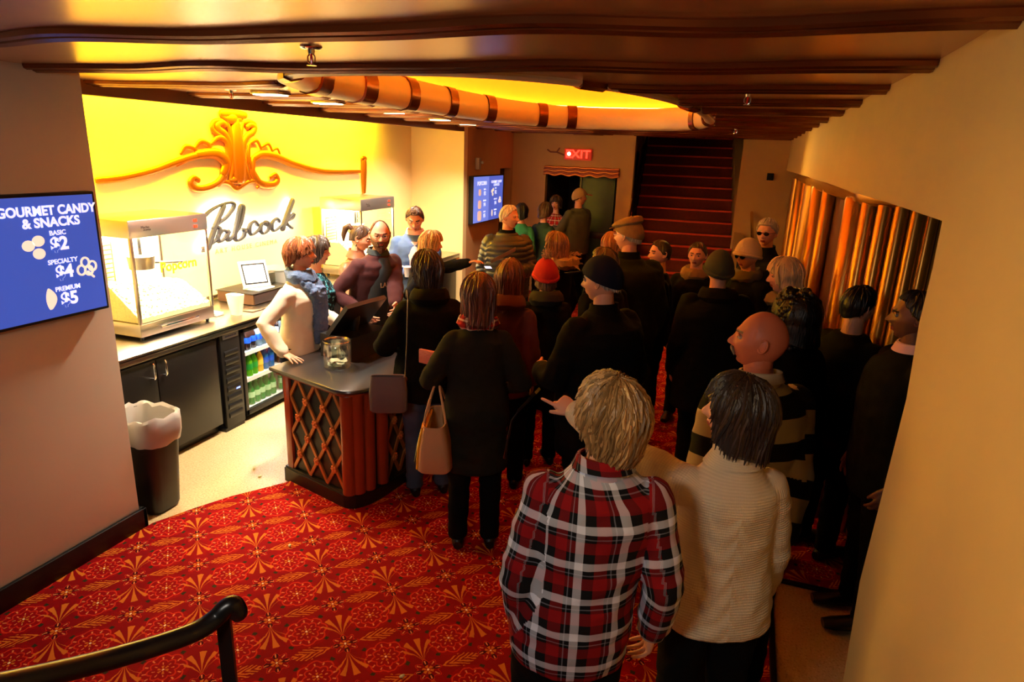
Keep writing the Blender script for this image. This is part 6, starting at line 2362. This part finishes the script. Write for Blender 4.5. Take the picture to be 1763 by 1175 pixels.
c_fur = mat('fur_trim', rgb(150, 120, 86), 0.9, var=0.3, vscale=40)
c_red = mat('red_knit', rgb(170, 22, 22), 0.9, bump=0.4, bscale=120)
c_emer = mat('green_fleece', rgb(30, 110, 70), 0.9)
c_rose = mat('dusty_rose_jacket', rgb(78, 30, 28), 0.85)

h_sandy = hairmat('sandy_blond_hair', rgb(146, 112, 70))
h_brown = hairmat('brown_hair', rgb(66, 42, 28))
h_dkbrown = hairmat('dark_brown_hair', rgb(44, 28, 22))
h_black = hairmat('black_hair', rgb(14, 10, 10))
h_auburn = hairmat('auburn_hair', rgb(126, 68, 36))
h_chest = hairmat('chestnut_hair', rgb(92, 46, 28))
h_blond = hairmat('blond_hair', rgb(196, 152, 88))
h_white = hairmat('white_hair', rgb(216, 206, 192), 0.12)
h_grey = hairmat('silver_hair', rgb(170, 160, 146), 0.2)
h_paleb = hairmat('pale_blond_hair', rgb(206, 180, 134), 0.2)


def loc_of(pos, heading, w):
    """world point -> body space of a person standing at pos"""
    a = math.radians(heading)
    dx, dy = w[0] - pos[0], w[1] - pos[1]
    return (dx * math.cos(a) + dy * math.sin(a), -dx * math.sin(a) + dy * math.cos(a), w[2] - 0.012)


def dir_of(heading, d):
    a = math.radians(heading)
    return (d[0] * math.cos(a) + d[1] * math.sin(a), -d[0] * math.sin(a) + d[1] * math.cos(a), d[2])


# ---- foreground trio
P_ = (-0.36, 1.70); Hd = 14
person('plaid', 'person with shaggy sandy hair in red, black and white plaid shirt, back turned', P_, Hd, h=1.68, sex='m', bulk=1.0, lean=(0.13, 0.02),
       hair='shag', hairc=h_sandy, head=(50, 8, 0), topmat=c_plaid, topname='plaid_shirt', hem=0.80, ease=0.026, trousers=c_trouser, shoes=c_shoe,
       vox=0.0075, collar='shirt', collarmat=c_plaid, hres=1.0, folds=1.0, hemflare=0.05)
P_ = (0.06, 2.06); Hd = 22
hw = (-0.655, 2.30, 1.415)
person('bob', 'woman with glossy brown bob in cream cable knit sweater, pointing left with outstretched arm', P_, Hd, h=1.63, sex='f', hair='bob', hairc=h_dkbrown, head=(66, 6, 0),
       topmat=c_cream, topname='cream_sweater', hem=0.83, ease=0.034, trousers=c_trouser, shoes=c_shoe, vox=0.0075, collarmat=c_cream, hres=1.0, turtleneck=0.0,
       arms=(loc_of(P_, Hd, hw), (0.21, 0.10, 0.775)), collar='high',
       handp=(dict(dir=dir_of(Hd, (-0.9, 0.35, 0.30)), back=dir_of(Hd, (0.1, -0.6, 0.8)), thumb=(-0.2, 0, -1), curl=(0.04, 0.75, 0.95, 1.0), th=(0.5, 0.3), fine=True), dict(fine=True)), folds=1.0)
# hoop earring of the pointing woman is built with her
i_ = PEOPLE['bob']
q = MB()
c = i_['xf'](np.array((-0.082, -0.004, -0.055)))
q.tube([c + Vector((0, 0.013 * math.cos(a), 0.013 * math.sin(a))) for a in [2 * PI * k / 20 for k in range(20)]], 0.0016, 6, closed=True)
q.obj('hoop_earring', m_chrome, i_['t'])
P_ = (0.18, 2.62); Hd = 30
person('bald', 'bald man with grey moustache in cream and black striped sweater, looking up left', P_, Hd, h=1.74, sex='m', bulk=1.05, skin='ruddy', lean=(-0.12, 0.0), hair=None, hairc=mat('brow_grey', rgb(120, 90, 66), 0.7),
       head=(60, 6, 0), topmat=c_stripe, topname='striped_sweater', hem=0.82, ease=0.028, trousers=c_trouser, shoes=c_shoe, vox=0.009, collar='shirt',
       collarmat=mat('cream_collar', rgb(176, 160, 132), 0.8), hres=1.15, moustache=mat('grey_moustache', rgb(132, 108, 84), 0.7, bump=0.5, bscale=200),
       arms=(None, loc_of(P_, Hd, (0.30, 2.46, 0.84))))

# ---- customers along the counter
P_ = (-1.30, 3.22); Hd = 24
person('tote', 'woman with long chestnut hair in dark olive coat and plaid scarf holding wallet', P_, Hd, h=1.64, sex='f', bulk=1.0, hair='mid', hairc=h_chest, head=(6, -6, 0),
       topmat=c_olive, topname='olive_coat', hem=0.55, ease=0.030, hemflare=0.05, trousers=c_trouser, shoes=c_shoe, vox=0.010, collar='scarf', collarmat=c_scarfplaid, hres=0.6,
       arms=(loc_of(P_, Hd, (-1.55, 3.36, 1.03)), (0.16, 0.20, 0.95)), handp=(dict(dir=dir_of(Hd, (-0.9, 0.3, 0.12)), back=dir_of(Hd, (0.2, -0.5, -0.8)), thumb=dir_of(Hd, (0, -1, 0.3)), curl=(.5, .5, .5, .5), fine=True), None))
P_ = (-1.83, 3.68); Hd = 38
person('blackcoat', 'woman with dark tousled hair in black coat and faded jeans, back turned at the counter', P_, Hd, h=1.66, sex='f', bulk=1.15, hair='shag', hairc=h_dkbrown, head=(10, -8, 0),
       topmat=c_black, topname='black_coat', hem=0.74, ease=0.042, trousers=c_jeans, shoes=c_shoe, vox=0.010, collar='hood', collarmat=c_black, hres=0.6,
       arms=((-0.22, 0.22, 1.02), (0.20, 0.22, 1.0)))
P_ = (-1.40, 3.98); Hd = 10
person('pack', 'woman with reddish brown hair in dusty rose top behind the olive coated woman', P_, Hd, h=1.60, sex='f', hair='long', hairc=h_chest, head=(-10, 0, 0), topmat=c_rose, topname='rose_jacket', hem=0.75, trousers=c_trouser, shoes=c_shoe,
       collar='hood', collarmat=c_rose, hres=0.5)
P_ = (-1.27, 4.40); Hd = 30
person('redhat', 'person in red knit hat with fuzzy pompom and dark coat, back turned in the crowd', P_, Hd, hat=True, h=1.55, sex='f', hair='bobshort', hairc=h_brown, head=(0, -4, 0), topmat=c_black2, topname='dark_coat', hem=0.6, ease=.035, trousers=c_trouser, shoes=c_shoe,
       collar='hood', collarmat=c_char, hres=0.5)
cap_hat(PEOPLE['redhat'], 'beanie', c_red)
q = MB(); pc = PEOPLE['redhat']['xf'](np.array((0, -0.03, 0.178)))
rnd = random.Random(2)
q.ell(pc, .03, None, 12, 8)
for _ in range(120):
    d = Vector((rnd.gauss(0, 1), rnd.gauss(0, 1), rnd.gauss(0, 1))).normalized(); q.tube([pc + d * .02, pc + d * .045], [.004, .001], 4, ends=False)
q.obj('pompom', mat('pompom_fur', rgb(150, 124, 96), .9), PEOPLE['redhat']['t'])
P_ = (-0.66, 3.42); Hd = 58
person('ballcap', 'heavy man in black baseball cap and black coat, seen in profile facing left', P_, Hd, hat=True, h=1.75, sex='m', bulk=1.28, hair='short', hairc=h_grey, head=(22, -4, 0), topmat=c_black, topname='black_coat', hem=0.68, ease=.045, trousers=c_trouser, shoes=c_shoe,
       vox=0.010, collar='high', collarmat=c_black, hres=0.8, arms=((-0.20, 0.25, 1.10), None), handp=(dict(curl=(.9, .9, .9, .9)), None))
cap_hat(PEOPLE['ballcap'], 'ball', c_navy, mat('navy_bill', rgb(34, 36, 52), .7))
P_ = (-0.86, 4.42); Hd = 60
person('brownman', 'brown haired man in dark jacket standing just behind the baseball cap man', P_, Hd, h=1.67, sex='m', hair='crop', hairc=h_brown, head=(20, 0, 0), topmat=c_black2, topname='dark_jacket', hem=.75, trousers=c_trouser, shoes=c_shoe, collar='high', collarmat=c_black2, hres=.5)
P_ = (-0.80, 5.0); Hd = 30
person('flatcap', 'tall man in tan plaid flat cap and dark olive coat with dark collar, back turned', P_, Hd, hat=True, h=1.82, sex='m', bulk=1.3, hair='short', hairc=h_grey, head=(40, -2, 0), topmat=c_green_d, topname='olive_coat', hem=.7, ease=.045, trousers=c_trouser, shoes=c_shoe, collar='high', collarmat=c_black,
       hres=.7, glasses='wire')
cap_hat(PEOPLE['flatcap'], 'flat', mat('tan_tweed', rgb(122, 98, 62), .9, var=.35, vscale=30))
person('bl2', 'woman with short light brown hair beside the flat cap man, back turned', (-1.12, 5.95), 10, h=1.60, sex='f', hair='bobshort', hairc=hairmat('light_brown_hair', rgb(150, 96, 52)), head=(0, 0, 0), topmat=c_black2, topname='dark_coat', hem=.7, trousers=c_trouser, shoes=c_shoe, collar='high', hres=.45)
P_ = (-1.50, 5.50); Hd = 70
person('bangs', 'woman with long straight brown hair and bangs in dark coat with fur trimmed hood', P_, Hd, h=1.62, sex='f', hair='long', hairc=hairmat('straight_brown_hair', rgb(112, 70, 38)), head=(14, 0, 0), topmat=c_black, topname='dark_coat', hem=.7, ease=.035, trousers=c_trouser, shoes=c_shoe, collar='fur', collarmat=c_fur, hres=.6)
P_ = (-2.27, 6.36); Hd = -150
person('puffer', 'white haired man in dark grey quilted down jacket glancing over his shoulder', P_, Hd, h=1.75, sex='m', bulk=1.15, hair='short', hairc=h_white, head=(52, 0, 0), topmat=c_puff, topname='down_jacket', hem=.82, ease=.045, puff=.013, trousers=c_trouser, shoes=c_shoe,
       vox=.009, collar='high', collarmat=c_black, hres=.7, arms=((-0.10, 0.27, 1.12), None), handp=(dict(curl=(.7, .7, .7, .7)), None), folds=.4)
person('emerald', 'person with dark curly hair in emerald green fleece near the second menu screen', (-2.93, 8.75), 10, h=1.58, sex='f', hair='bobshort', hairc=h_black, head=(0, 0, 0), topmat=c_emer, topname='green_fleece', hem=.8, trousers=c_trouser, shoes=c_shoe, hres=.45)
person('curlgreen', 'brown haired person in dark teal coat standing beside the emerald fleece', (-2.66, 8.95), -20, h=1.60, sex='f', hair='bobshort', hairc=h_brown, head=(-10, 0, 0), topmat=mat('dark_teal', rgb(20, 52, 50), .9), topname='teal_coat', hem=.7, trousers=c_trouser, shoes=c_shoe, hres=.45)
person('doorman', 'man in tan baseball cap and olive jacket standing in the exit doorway', (-2.40, 9.85), 60, hat=True, h=1.76, sex='m', bulk=1.15, hair='short', hairc=h_brown, head=(-120, 0, 0), topmat=c_olive2, topname='olive_jacket', hem=.8, ease=.04, trousers=c_trouser, shoes=c_shoe, hres=.5, arms=((-.2, .3, 1.15), (.12, .34, 1.15)))
cap_hat(PEOPLE['doorman'], 'ball', mat('tan_cap', rgb(176, 140, 92), .9), mat('rust_bill', rgb(190, 96, 62), .9))
person('doorwoman', 'dim figure in dark plaid jacket at left of the exit doorway', (-2.80, 10.05), 170, h=1.64, sex='f', hair='bobshort', hairc=h_dkbrown, head=(10, -5, 0), topmat=c_scarfplaid, topname='plaid_jacket', hem=.8, trousers=c_trouser, shoes=c_shoe, hres=.45)

# ---- right hand crowd by the stairs and gold screen
person('ponyface', 'dark haired woman with face turned left, in front of the stair foot', (-0.62, 5.55), 105, h=1.62, sex='f', hair='tied', hairc=h_dkbrown, head=(20, 0, 0), topmat=c_black2, topname='black_top', hem=.8, trousers=c_trouser, shoes=c_shoe, hres=.5)
person('brownscarf', 'man with short brown hair and tan scarf facing the camera by the stairs', (-0.34, 5.75), 170, h=1.60, sex='m', hair='short', hairc=h_brown, head=(0, 0, 0), topmat=c_black2, topname='dark_coat', hem=.7, trousers=c_trouser, shoes=c_shoe, collar='scarf', collarmat=mat('tan_scarf', rgb(136, 104, 66), .9), hres=.5)
person('darkbeanie', 'person in dark grey knit hat and black coat, back turned, right of baseball cap man', (-0.12, 4.62), 20, hat=True, h=1.67, sex='m', bulk=1.25, hair='short', hairc=h_black, head=(0, 0, 0), topmat=c_black, topname='black_coat', hem=.6, ease=.05, trousers=c_trouser, shoes=c_shoe, collar='hood', collarmat=c_black, hres=.5)
cap_hat(PEOPLE['darkbeanie'], 'beanie', mat('dark_knit', rgb(52, 50, 38), .9, bump=.4, bscale=150))
person('sunman', 'silver haired man in dark glasses and navy jacket beneath the stair wall', (0.20, 6.2), 150, h=1.80, sex='m', bulk=1.1, hair='crop', hairc=h_grey, head=(10, -4, 0), topmat=c_navy, topname='navy_jacket', hem=.8, trousers=c_trouser, shoes=c_shoe, collar='high', collarmat=c_navy, hres=.5, glasses='sun')
person('whitecap', 'person in pale knit cap and dark glasses in front of the silver haired man', (0.07, 5.45), 130, hat=True, h=1.68, sex='m', hair='short', hairc=h_brown, head=(10, -6, 0), topmat=c_black, topname='dark_coat', hem=.7, trousers=c_trouser, shoes=c_shoe, collar='scarf', collarmat=mat('grey_scarf', rgb(96, 84, 66), .9), hres=.5, glasses='sun')
cap_hat(PEOPLE['whitecap'], 'beanie', mat('cream_knit_cap', rgb(206, 184, 138), .9, bump=.3, bscale=120))
person('paleblond', 'older woman with pale blond bob in black coat beside the gold screen', (0.31, 4.60), 80, h=1.68, sex='f', hair='bobshort', hairc=h_paleb, head=(20, -6, 0), topmat=c_black, topname='black_coat', hem=.7, trousers=c_trouser, shoes=c_shoe, collar='scarf', collarmat=mat('taupe_scarf', rgb(120, 98, 72), .9), hres=.5)
person('curly', 'woman with big dark curly hair in black coat behind the bald man', (0.33, 3.72), 40, h=1.60, sex='f', bulk=1.1, hair='curly', hairc=h_black, head=(0, 0, 0), topmat=c_black, topname='black_coat', hem=.6, ease=.045, trousers=c_trouser, shoes=c_shoe, hres=.5)
person('edgeman', 'man in black suit half hidden by the right doorway wall', (0.80, 3.36), 100, h=1.74, sex='m', bulk=1.15, skin='deep', hair='short', hairc=h_dkbrown, head=(-15, 0, 0), topmat=c_black, topname='black_suit', hem=.75, ease=.035, trousers=c_trouser, shoes=c_shoe, collar='shirt', collarmat=c_pink, hres=.6)
person('darkguest', 'dark haired guest in black coat standing in shade against the gold screen', (0.64, 3.96), -50, h=1.64, sex='m', bulk=1.0, hair='crop', hairc=h_black, head=(0, 0, 0), topmat=c_black, topname='black_coat', hem=.6, ease=.04, trousers=c_trouser, shoes=c_shoe, hres=.45)

# ---- staff behind the counter
P_ = (-2.96, 3.84); Hd = -84
person('cream', 'woman with short auburn hair in cream cardigan and blue scarf, hand resting on counter', P_, Hd, h=1.64, sex='f', bulk=1.02, hair='pixie', hairc=h_auburn, head=(20, 4, 0), lean=(0.0, 0.07), topmat=c_card, topname='cream_cardigan', hem=.88, ease=.022,
       trousers=c_navy, shoes=c_shoe, vox=.0085, collar='scarf', collarmat=c_blue_s, hres=.8, arms=((-0.20, 0.24, 1.0), loc_of(P_, Hd, (-2.86, 3.54, 0.905))),
       handp=(None, dict(dir=dir_of(Hd, (0.85, -0.1, -0.18)), back=(0, 0, 1), thumb=dir_of(Hd, (0, 1, 0)), curl=(.1, .1, .1, .12), spread=.2, fine=True)))
i_ = PEOPLE['cream']
q = MB()
Bq = i_['B']
for k in range(5):
    xo = (-0.055, -0.035, 0.0, 0.035, 0.05)[k]
    q.tube([Bq(xo * 1.3, .05, 1.37), Bq(xo, .135, 1.28), Bq(xo * .8 - .02, .155, 1.15), Bq(xo * .7 - .03, .155, 1.0 - .02 * (k % 2)), Bq(xo * .7 - .03, .15, .90)], [.03, .036, .034, .03, .018], 10)
V, F, N_ = remesh(q, .008, 2)
V = fold(V, N_, .010, 22, 'scarf')
g = MB(); g.add(V.tolist(), F); g.obj('scarf_tails', c_blue_s, i_['t'])
P_ = (-3.06, 4.22); Hd = -70
person('teal', 'dark haired woman in teal floral top standing behind the auburn haired woman', P_, Hd, h=1.60, sex='f', hair='bobshort', hairc=h_dkbrown, head=(0, 0, 0), topmat=c_teal, topname='floral_top', hem=.82, trousers=c_trouser, shoes=c_shoe, hres=.6)
P_ = (-3.14, 4.92); Hd = -100
person('pony', 'woman with brown ponytail and dangling earring in brown leather jacket', P_, Hd, h=1.63, sex='f', hair='tied', hairc=h_brown, head=(24, -18, 0), topmat=c_leather, topname='leather_jacket', hem=.85, trousers=c_trouser, shoes=c_shoe, collar='high', collarmat=c_leather, hres=.7,
       arms=((0.0, 0.22, 1.18), (0.06, .24, 1.16)))
i_ = PEOPLE['pony']
q = MB(); X_ = i_['xf']
q.tube([X_(np.array(p)) for p in ((0, -.10, .05), (0, -.135, .07), (0, -.165, .04), (0, -.165, -.03), (0, -.15, -.08))], [.018, .026, .028, .022, .008], 12)
q.obj('ponytail', h_brown, i_['t'])
q = MB(); q.ell(X_(np.array((.084, -.004, -.055))), (.009, .009, .016), None, 8, 8); q.obj('earring', m_chrome, i_['t'])
P_ = (-2.88, 4.66); Hd = -112
person('beard', 'bald bearded man with glasses in maroon cardigan over dark shirt, facing the camera', P_, Hd, h=1.72, sex='m', bulk=1.1, skin='fair', hair='fringe', hairc=mat('beard_brown', rgb(92, 52, 30), .6, bump=.5, bscale=150), head=(-32, -4, 0), lean=(0.0, 0.30), topmat=c_maroon,
       topname='maroon_cardigan', hem=.82, ease=.030, trousers=c_trouser, shoes=c_shoe, vox=.0095, collar='shirt', collarmat=c_slate, hres=.9, beard=.022, glasses='wire',
       arms=(loc_of(P_, Hd, (-2.33, 4.16, 1.0)), (0.24, .22, 1.02)))
i_ = PEOPLE['beard']
Bq = i_['B']
q = MB()
q.loft([(Bq(.02, .095, .86), (.11, 0, 0), (0, .078, 0)), (Bq(.02, .102, 1.0), (.12, 0, 0), (0, .082, 0)), (Bq(.02, .102, 1.2), (.12, 0, 0), (0, .082, 0)), (Bq(.01, .080, 1.34), (.085, 0, 0), (0, .085, 0)), (Bq(0, .03, 1.43), (.06, 0, 0), (0, .07, 0))], 24)
sh = q.obj('shirt_front', c_slate, i_['t'])
MT = Matrix.Translation(Bq(0.02, .190, 1.22)) @ Matrix(((-1, 0, 0, 0), (0, 0, 1, 0), (0, 1, 0, 0), (0, 0, 0, 1)))
text_obj('shirt_print', 'LAKE', .055, MT, mat('shirt_ink', rgb(176, 150, 110), .8), sh, bold=.001)
P_ = (-2.97, 5.68); Hd = -155
person('suit', 'young man in blue suit jacket and pink shirt looking down at his hands', P_, Hd, h=1.76, sex='m', hair='short', hairc=h_brown, head=(0, -24, 0), topmat=c_suit, topname='suit_jacket', hem=.78, ease=.026, trousers=c_navy, shoes=c_shoe, collar='shirt', collarmat=c_pink, hres=.8, vox=.0095,
       arms=((-.07, .30, 1.14), (.07, .30, 1.14)), handp=(dict(curl=(.5, .5, .5, .5), back=(-.5, .2, -.6)), dict(curl=(.5, .5, .5, .5), back=(.5, .2, -.6))))
i_ = PEOPLE['suit']; Bq = i_['B']
q = MB()
q.loft([(Bq(0, .080, 1.02), (.018, 0, 0), (0, .085, 0)), (Bq(0, .090, 1.15), (.050, 0, 0), (0, .088, 0)), (Bq(0, .088, 1.30), (.078, 0, 0), (0, .085, 0)), (Bq(0, .045, 1.42), (.066, 0, 0), (0, .072, 0))], 24)
q.obj('shirt_front', c_pink, i_['t'])
q = MB(); q.box((-.155, .138, 1.27), (-.105, .148, 1.285)); q.obj('name_tag', mat('name_tag', rgb(235, 235, 235), .5), i_['t'])
P_ = (-2.78, 5.22); Hd = -62
person('blond', 'blond woman in dark jacket reaching across counter with a paper in her hand', P_, Hd, h=1.57, sex='f', hair='bobshort', hairc=h_blond, head=(-4, -6, 0), lean=(0, .30), topmat=c_black2, topname='dark_jacket', hem=.85, ease=.02, trousers=c_trouser, shoes=c_shoe, hres=.7,
       arms=(loc_of(P_, Hd, (-2.10, 5.35, 1.36)), loc_of(P_, Hd, (-2.45, 4.95, 1.0))), handp=(dict(back=(0, 0, 1), curl=(.3, .3, .3, .3)), None))

# =================================================================== things people carry
# tan and mustard tote on the olive coated woman's arm
tt = thing('tote_bag', 'tan and mustard leather tote hanging from forearm of the olive coated woman', 'handbag', (-1.49, 3.10, 0.56), math.radians(108))
q = MB()
q.loft([((0, 0, 0.0), (.135, 0, 0), (0, .088, 0)), ((0, 0, .012), (.145, 0, 0), (0, .098, 0)), ((0, 0, .15), (.155, 0, 0), (0, .088, 0)), ((0, 0, .29), (.165, 0, 0), (0, .062, 0)), ((0, 0, .288), (.159, 0, 0), (0, .056, 0)), ((0, 0, .05), (.140, 0, 0), (0, .080, 0))], 40, p=.42)
q.obj('bag_body', mat('tan_leather', rgb(206, 160, 112), .5, bump=.08, bscale=60), tt)
q = MB(); q.loft([((0, .0845, .015), (.120, 0, 0), (0, .020, 0)), ((0, .076, .14), (.132, 0, 0), (0, .020, 0)), ((0, .054, .278), (.142, 0, 0), (0, .016, 0))], 24, p=.4)
q.obj('mustard_panel', mat('mustard_leather', rgb(226, 158, 30), .45), tt)
for sy in (-1, 1):
    q = MB(); q.tube(smooth_pts([(-.08, sy * .062, .24), (-.07, sy * .05, .34), (0, sy * .015, .47), (.07, sy * .05, .34), (.08, sy * .062, .24)], 6), .0065, 8)
    q.obj('handle', MATS['tan_leather'], tt)
q = MB(); q.tube([(-.11, .106, .06), (-.02, .102, .13), (.03, .096, .17), (.09, .084, .22)], .006, 6); q.obj('dark_trim', m_base, tt)
# grey shoulder bag
gb = thing('shoulder_bag', 'slate grey shoulder bag with long strap, hanging beside the black coated woman', 'handbag', (-1.94, 3.35, 0.71), math.radians(24))
q = MB(); q.loft([((0, 0, 0), (.10, 0, 0), (0, .035, 0)), ((0, 0, .015), (.115, 0, 0), (0, .045, 0)), ((0, 0, .13), (.118, 0, 0), (0, .046, 0)), ((0, 0, .235), (.105, 0, 0), (0, .030, 0)), ((0, 0, .232), (.100, 0, 0), (0, .024, 0)), ((0, 0, .1), (.10, 0, 0), (0, .03, 0))], 36, p=.5)
gm = mat('grey_leather', rgb(98, 88, 88), .5)
q.obj('bag_body', gm, gb)
q = MB(); q.tube(smooth_pts([(.10, 0, .21), (.115, -.035, .42), (.12, -.03, .60), (.12, .02, .715), (.11, .09, .745), (.10, .16, .70)], 6), .011, 8, flat=.3, up=(0, 1, 0)); q.obj('strap', gm, gb)
q = MB(); q.tube([(.10 + .014 * math.cos(a), -.004, .215 + .014 * math.sin(a)) for a in [2 * PI * k / 16 for k in range(16)]], .003, 6, closed=True); q.obj('ring', m_chrome, gb)
# rose wallet
wt_ = thing('wallet', 'rose quilted zip wallet held out by the olive coated woman', 'wallet', (-1.66, 3.38, 1.05), math.radians(-8))
q = MB(); q.box((-.09, -.012, -.005), (.09, .014, .085), bev=.010); q.obj('wallet_body', mat('rose_leather', rgb(206, 112, 96), .35, bump=.6, bscale=90), wt_)
q = MB(); q.tube([(-.088, -.001, .0), (-.088, -.001, .082), (.088, -.001, .082)], .003, 6); q.obj('zip', m_chrome, wt_)
# papers held by blond woman
q = MB()
q.obox((-1.98, 5.45, 1.40), (.10, .04, .06), (-.03, .09, -.03), (.0, -.001, .0015)); o = q.obj('paper_menu', mat('cream_paper2', rgb(226, 200, 156), .8), smooth=False)
tag(o, 'cream folded paper held up by blond woman over the counter', 'paper')
# phones
for nm, c_, ax, lb in (('phone', (-2.345, 6.03, 1.17), Hd, 'phone with lit pale edge in hand of the man in down jacket'),):
    ph = thing('phone', lb, 'phone', c_, 0.5)
    q = MB(); q.box((-.035, -.07, -.004), (.035, .07, .004), bev=.003); q.obj('phone_body', m_dark, ph)
    q = MB(); q.box((-.031, -.064, .0042), (.031, .064, .0048)); q.obj('phone_screen', mat('phone_lit', rgb(200, 210, 255), .4, emit=(.6, .7, 1, 1), es=1.2), ph)
for (x, y, z, m_, lb) in ((-2.93, 5.29, 1.15, cb_, 'blue cup held by the young man in blue suit'), (-2.85, 5.30, 1.15, cw_, 'white lidded cup held beside the blue cup')):
    t = thing('paper_cup', lb, 'cup', (x, y, z))
    q = MB(); q.lathe((0, 0, 0), [(.026, 0), (.036, .085), (.038, .09)], 20); q.obj('cup_body', m_, t)
    q = MB(); q.lathe((0, 0, .088), [(.040, 0), (.038, .008), (.01, .01)], 20); q.obj('lid', cw_, t)
# strap and keys dangling from the pointing hand
ky = thing('phone_case', 'black phone case dangling from the pointing hand of cream sweater woman', 'phone case', (-0.71, 2.33, 1.345))
q = MB(); q.obox((-0.715, 2.32, 1.355), (-0.035, 0.0, -0.045), (0.0, 0.030, 0.0), (0.004, 0, -0.004)); wpart('case', q, mat('glossy_black', rgb(14, 14, 16), .15), ky)
q = MB(); q.tube([(-0.75, 2.32, 1.31), (-0.785, 2.33, 1.25), (-0.80, 2.33, 1.16), (-0.81, 2.33, 1.08)], [.004, .005, .004, .006], 8); wpart('wrist_strap', q, MATS['glossy_black'], ky)
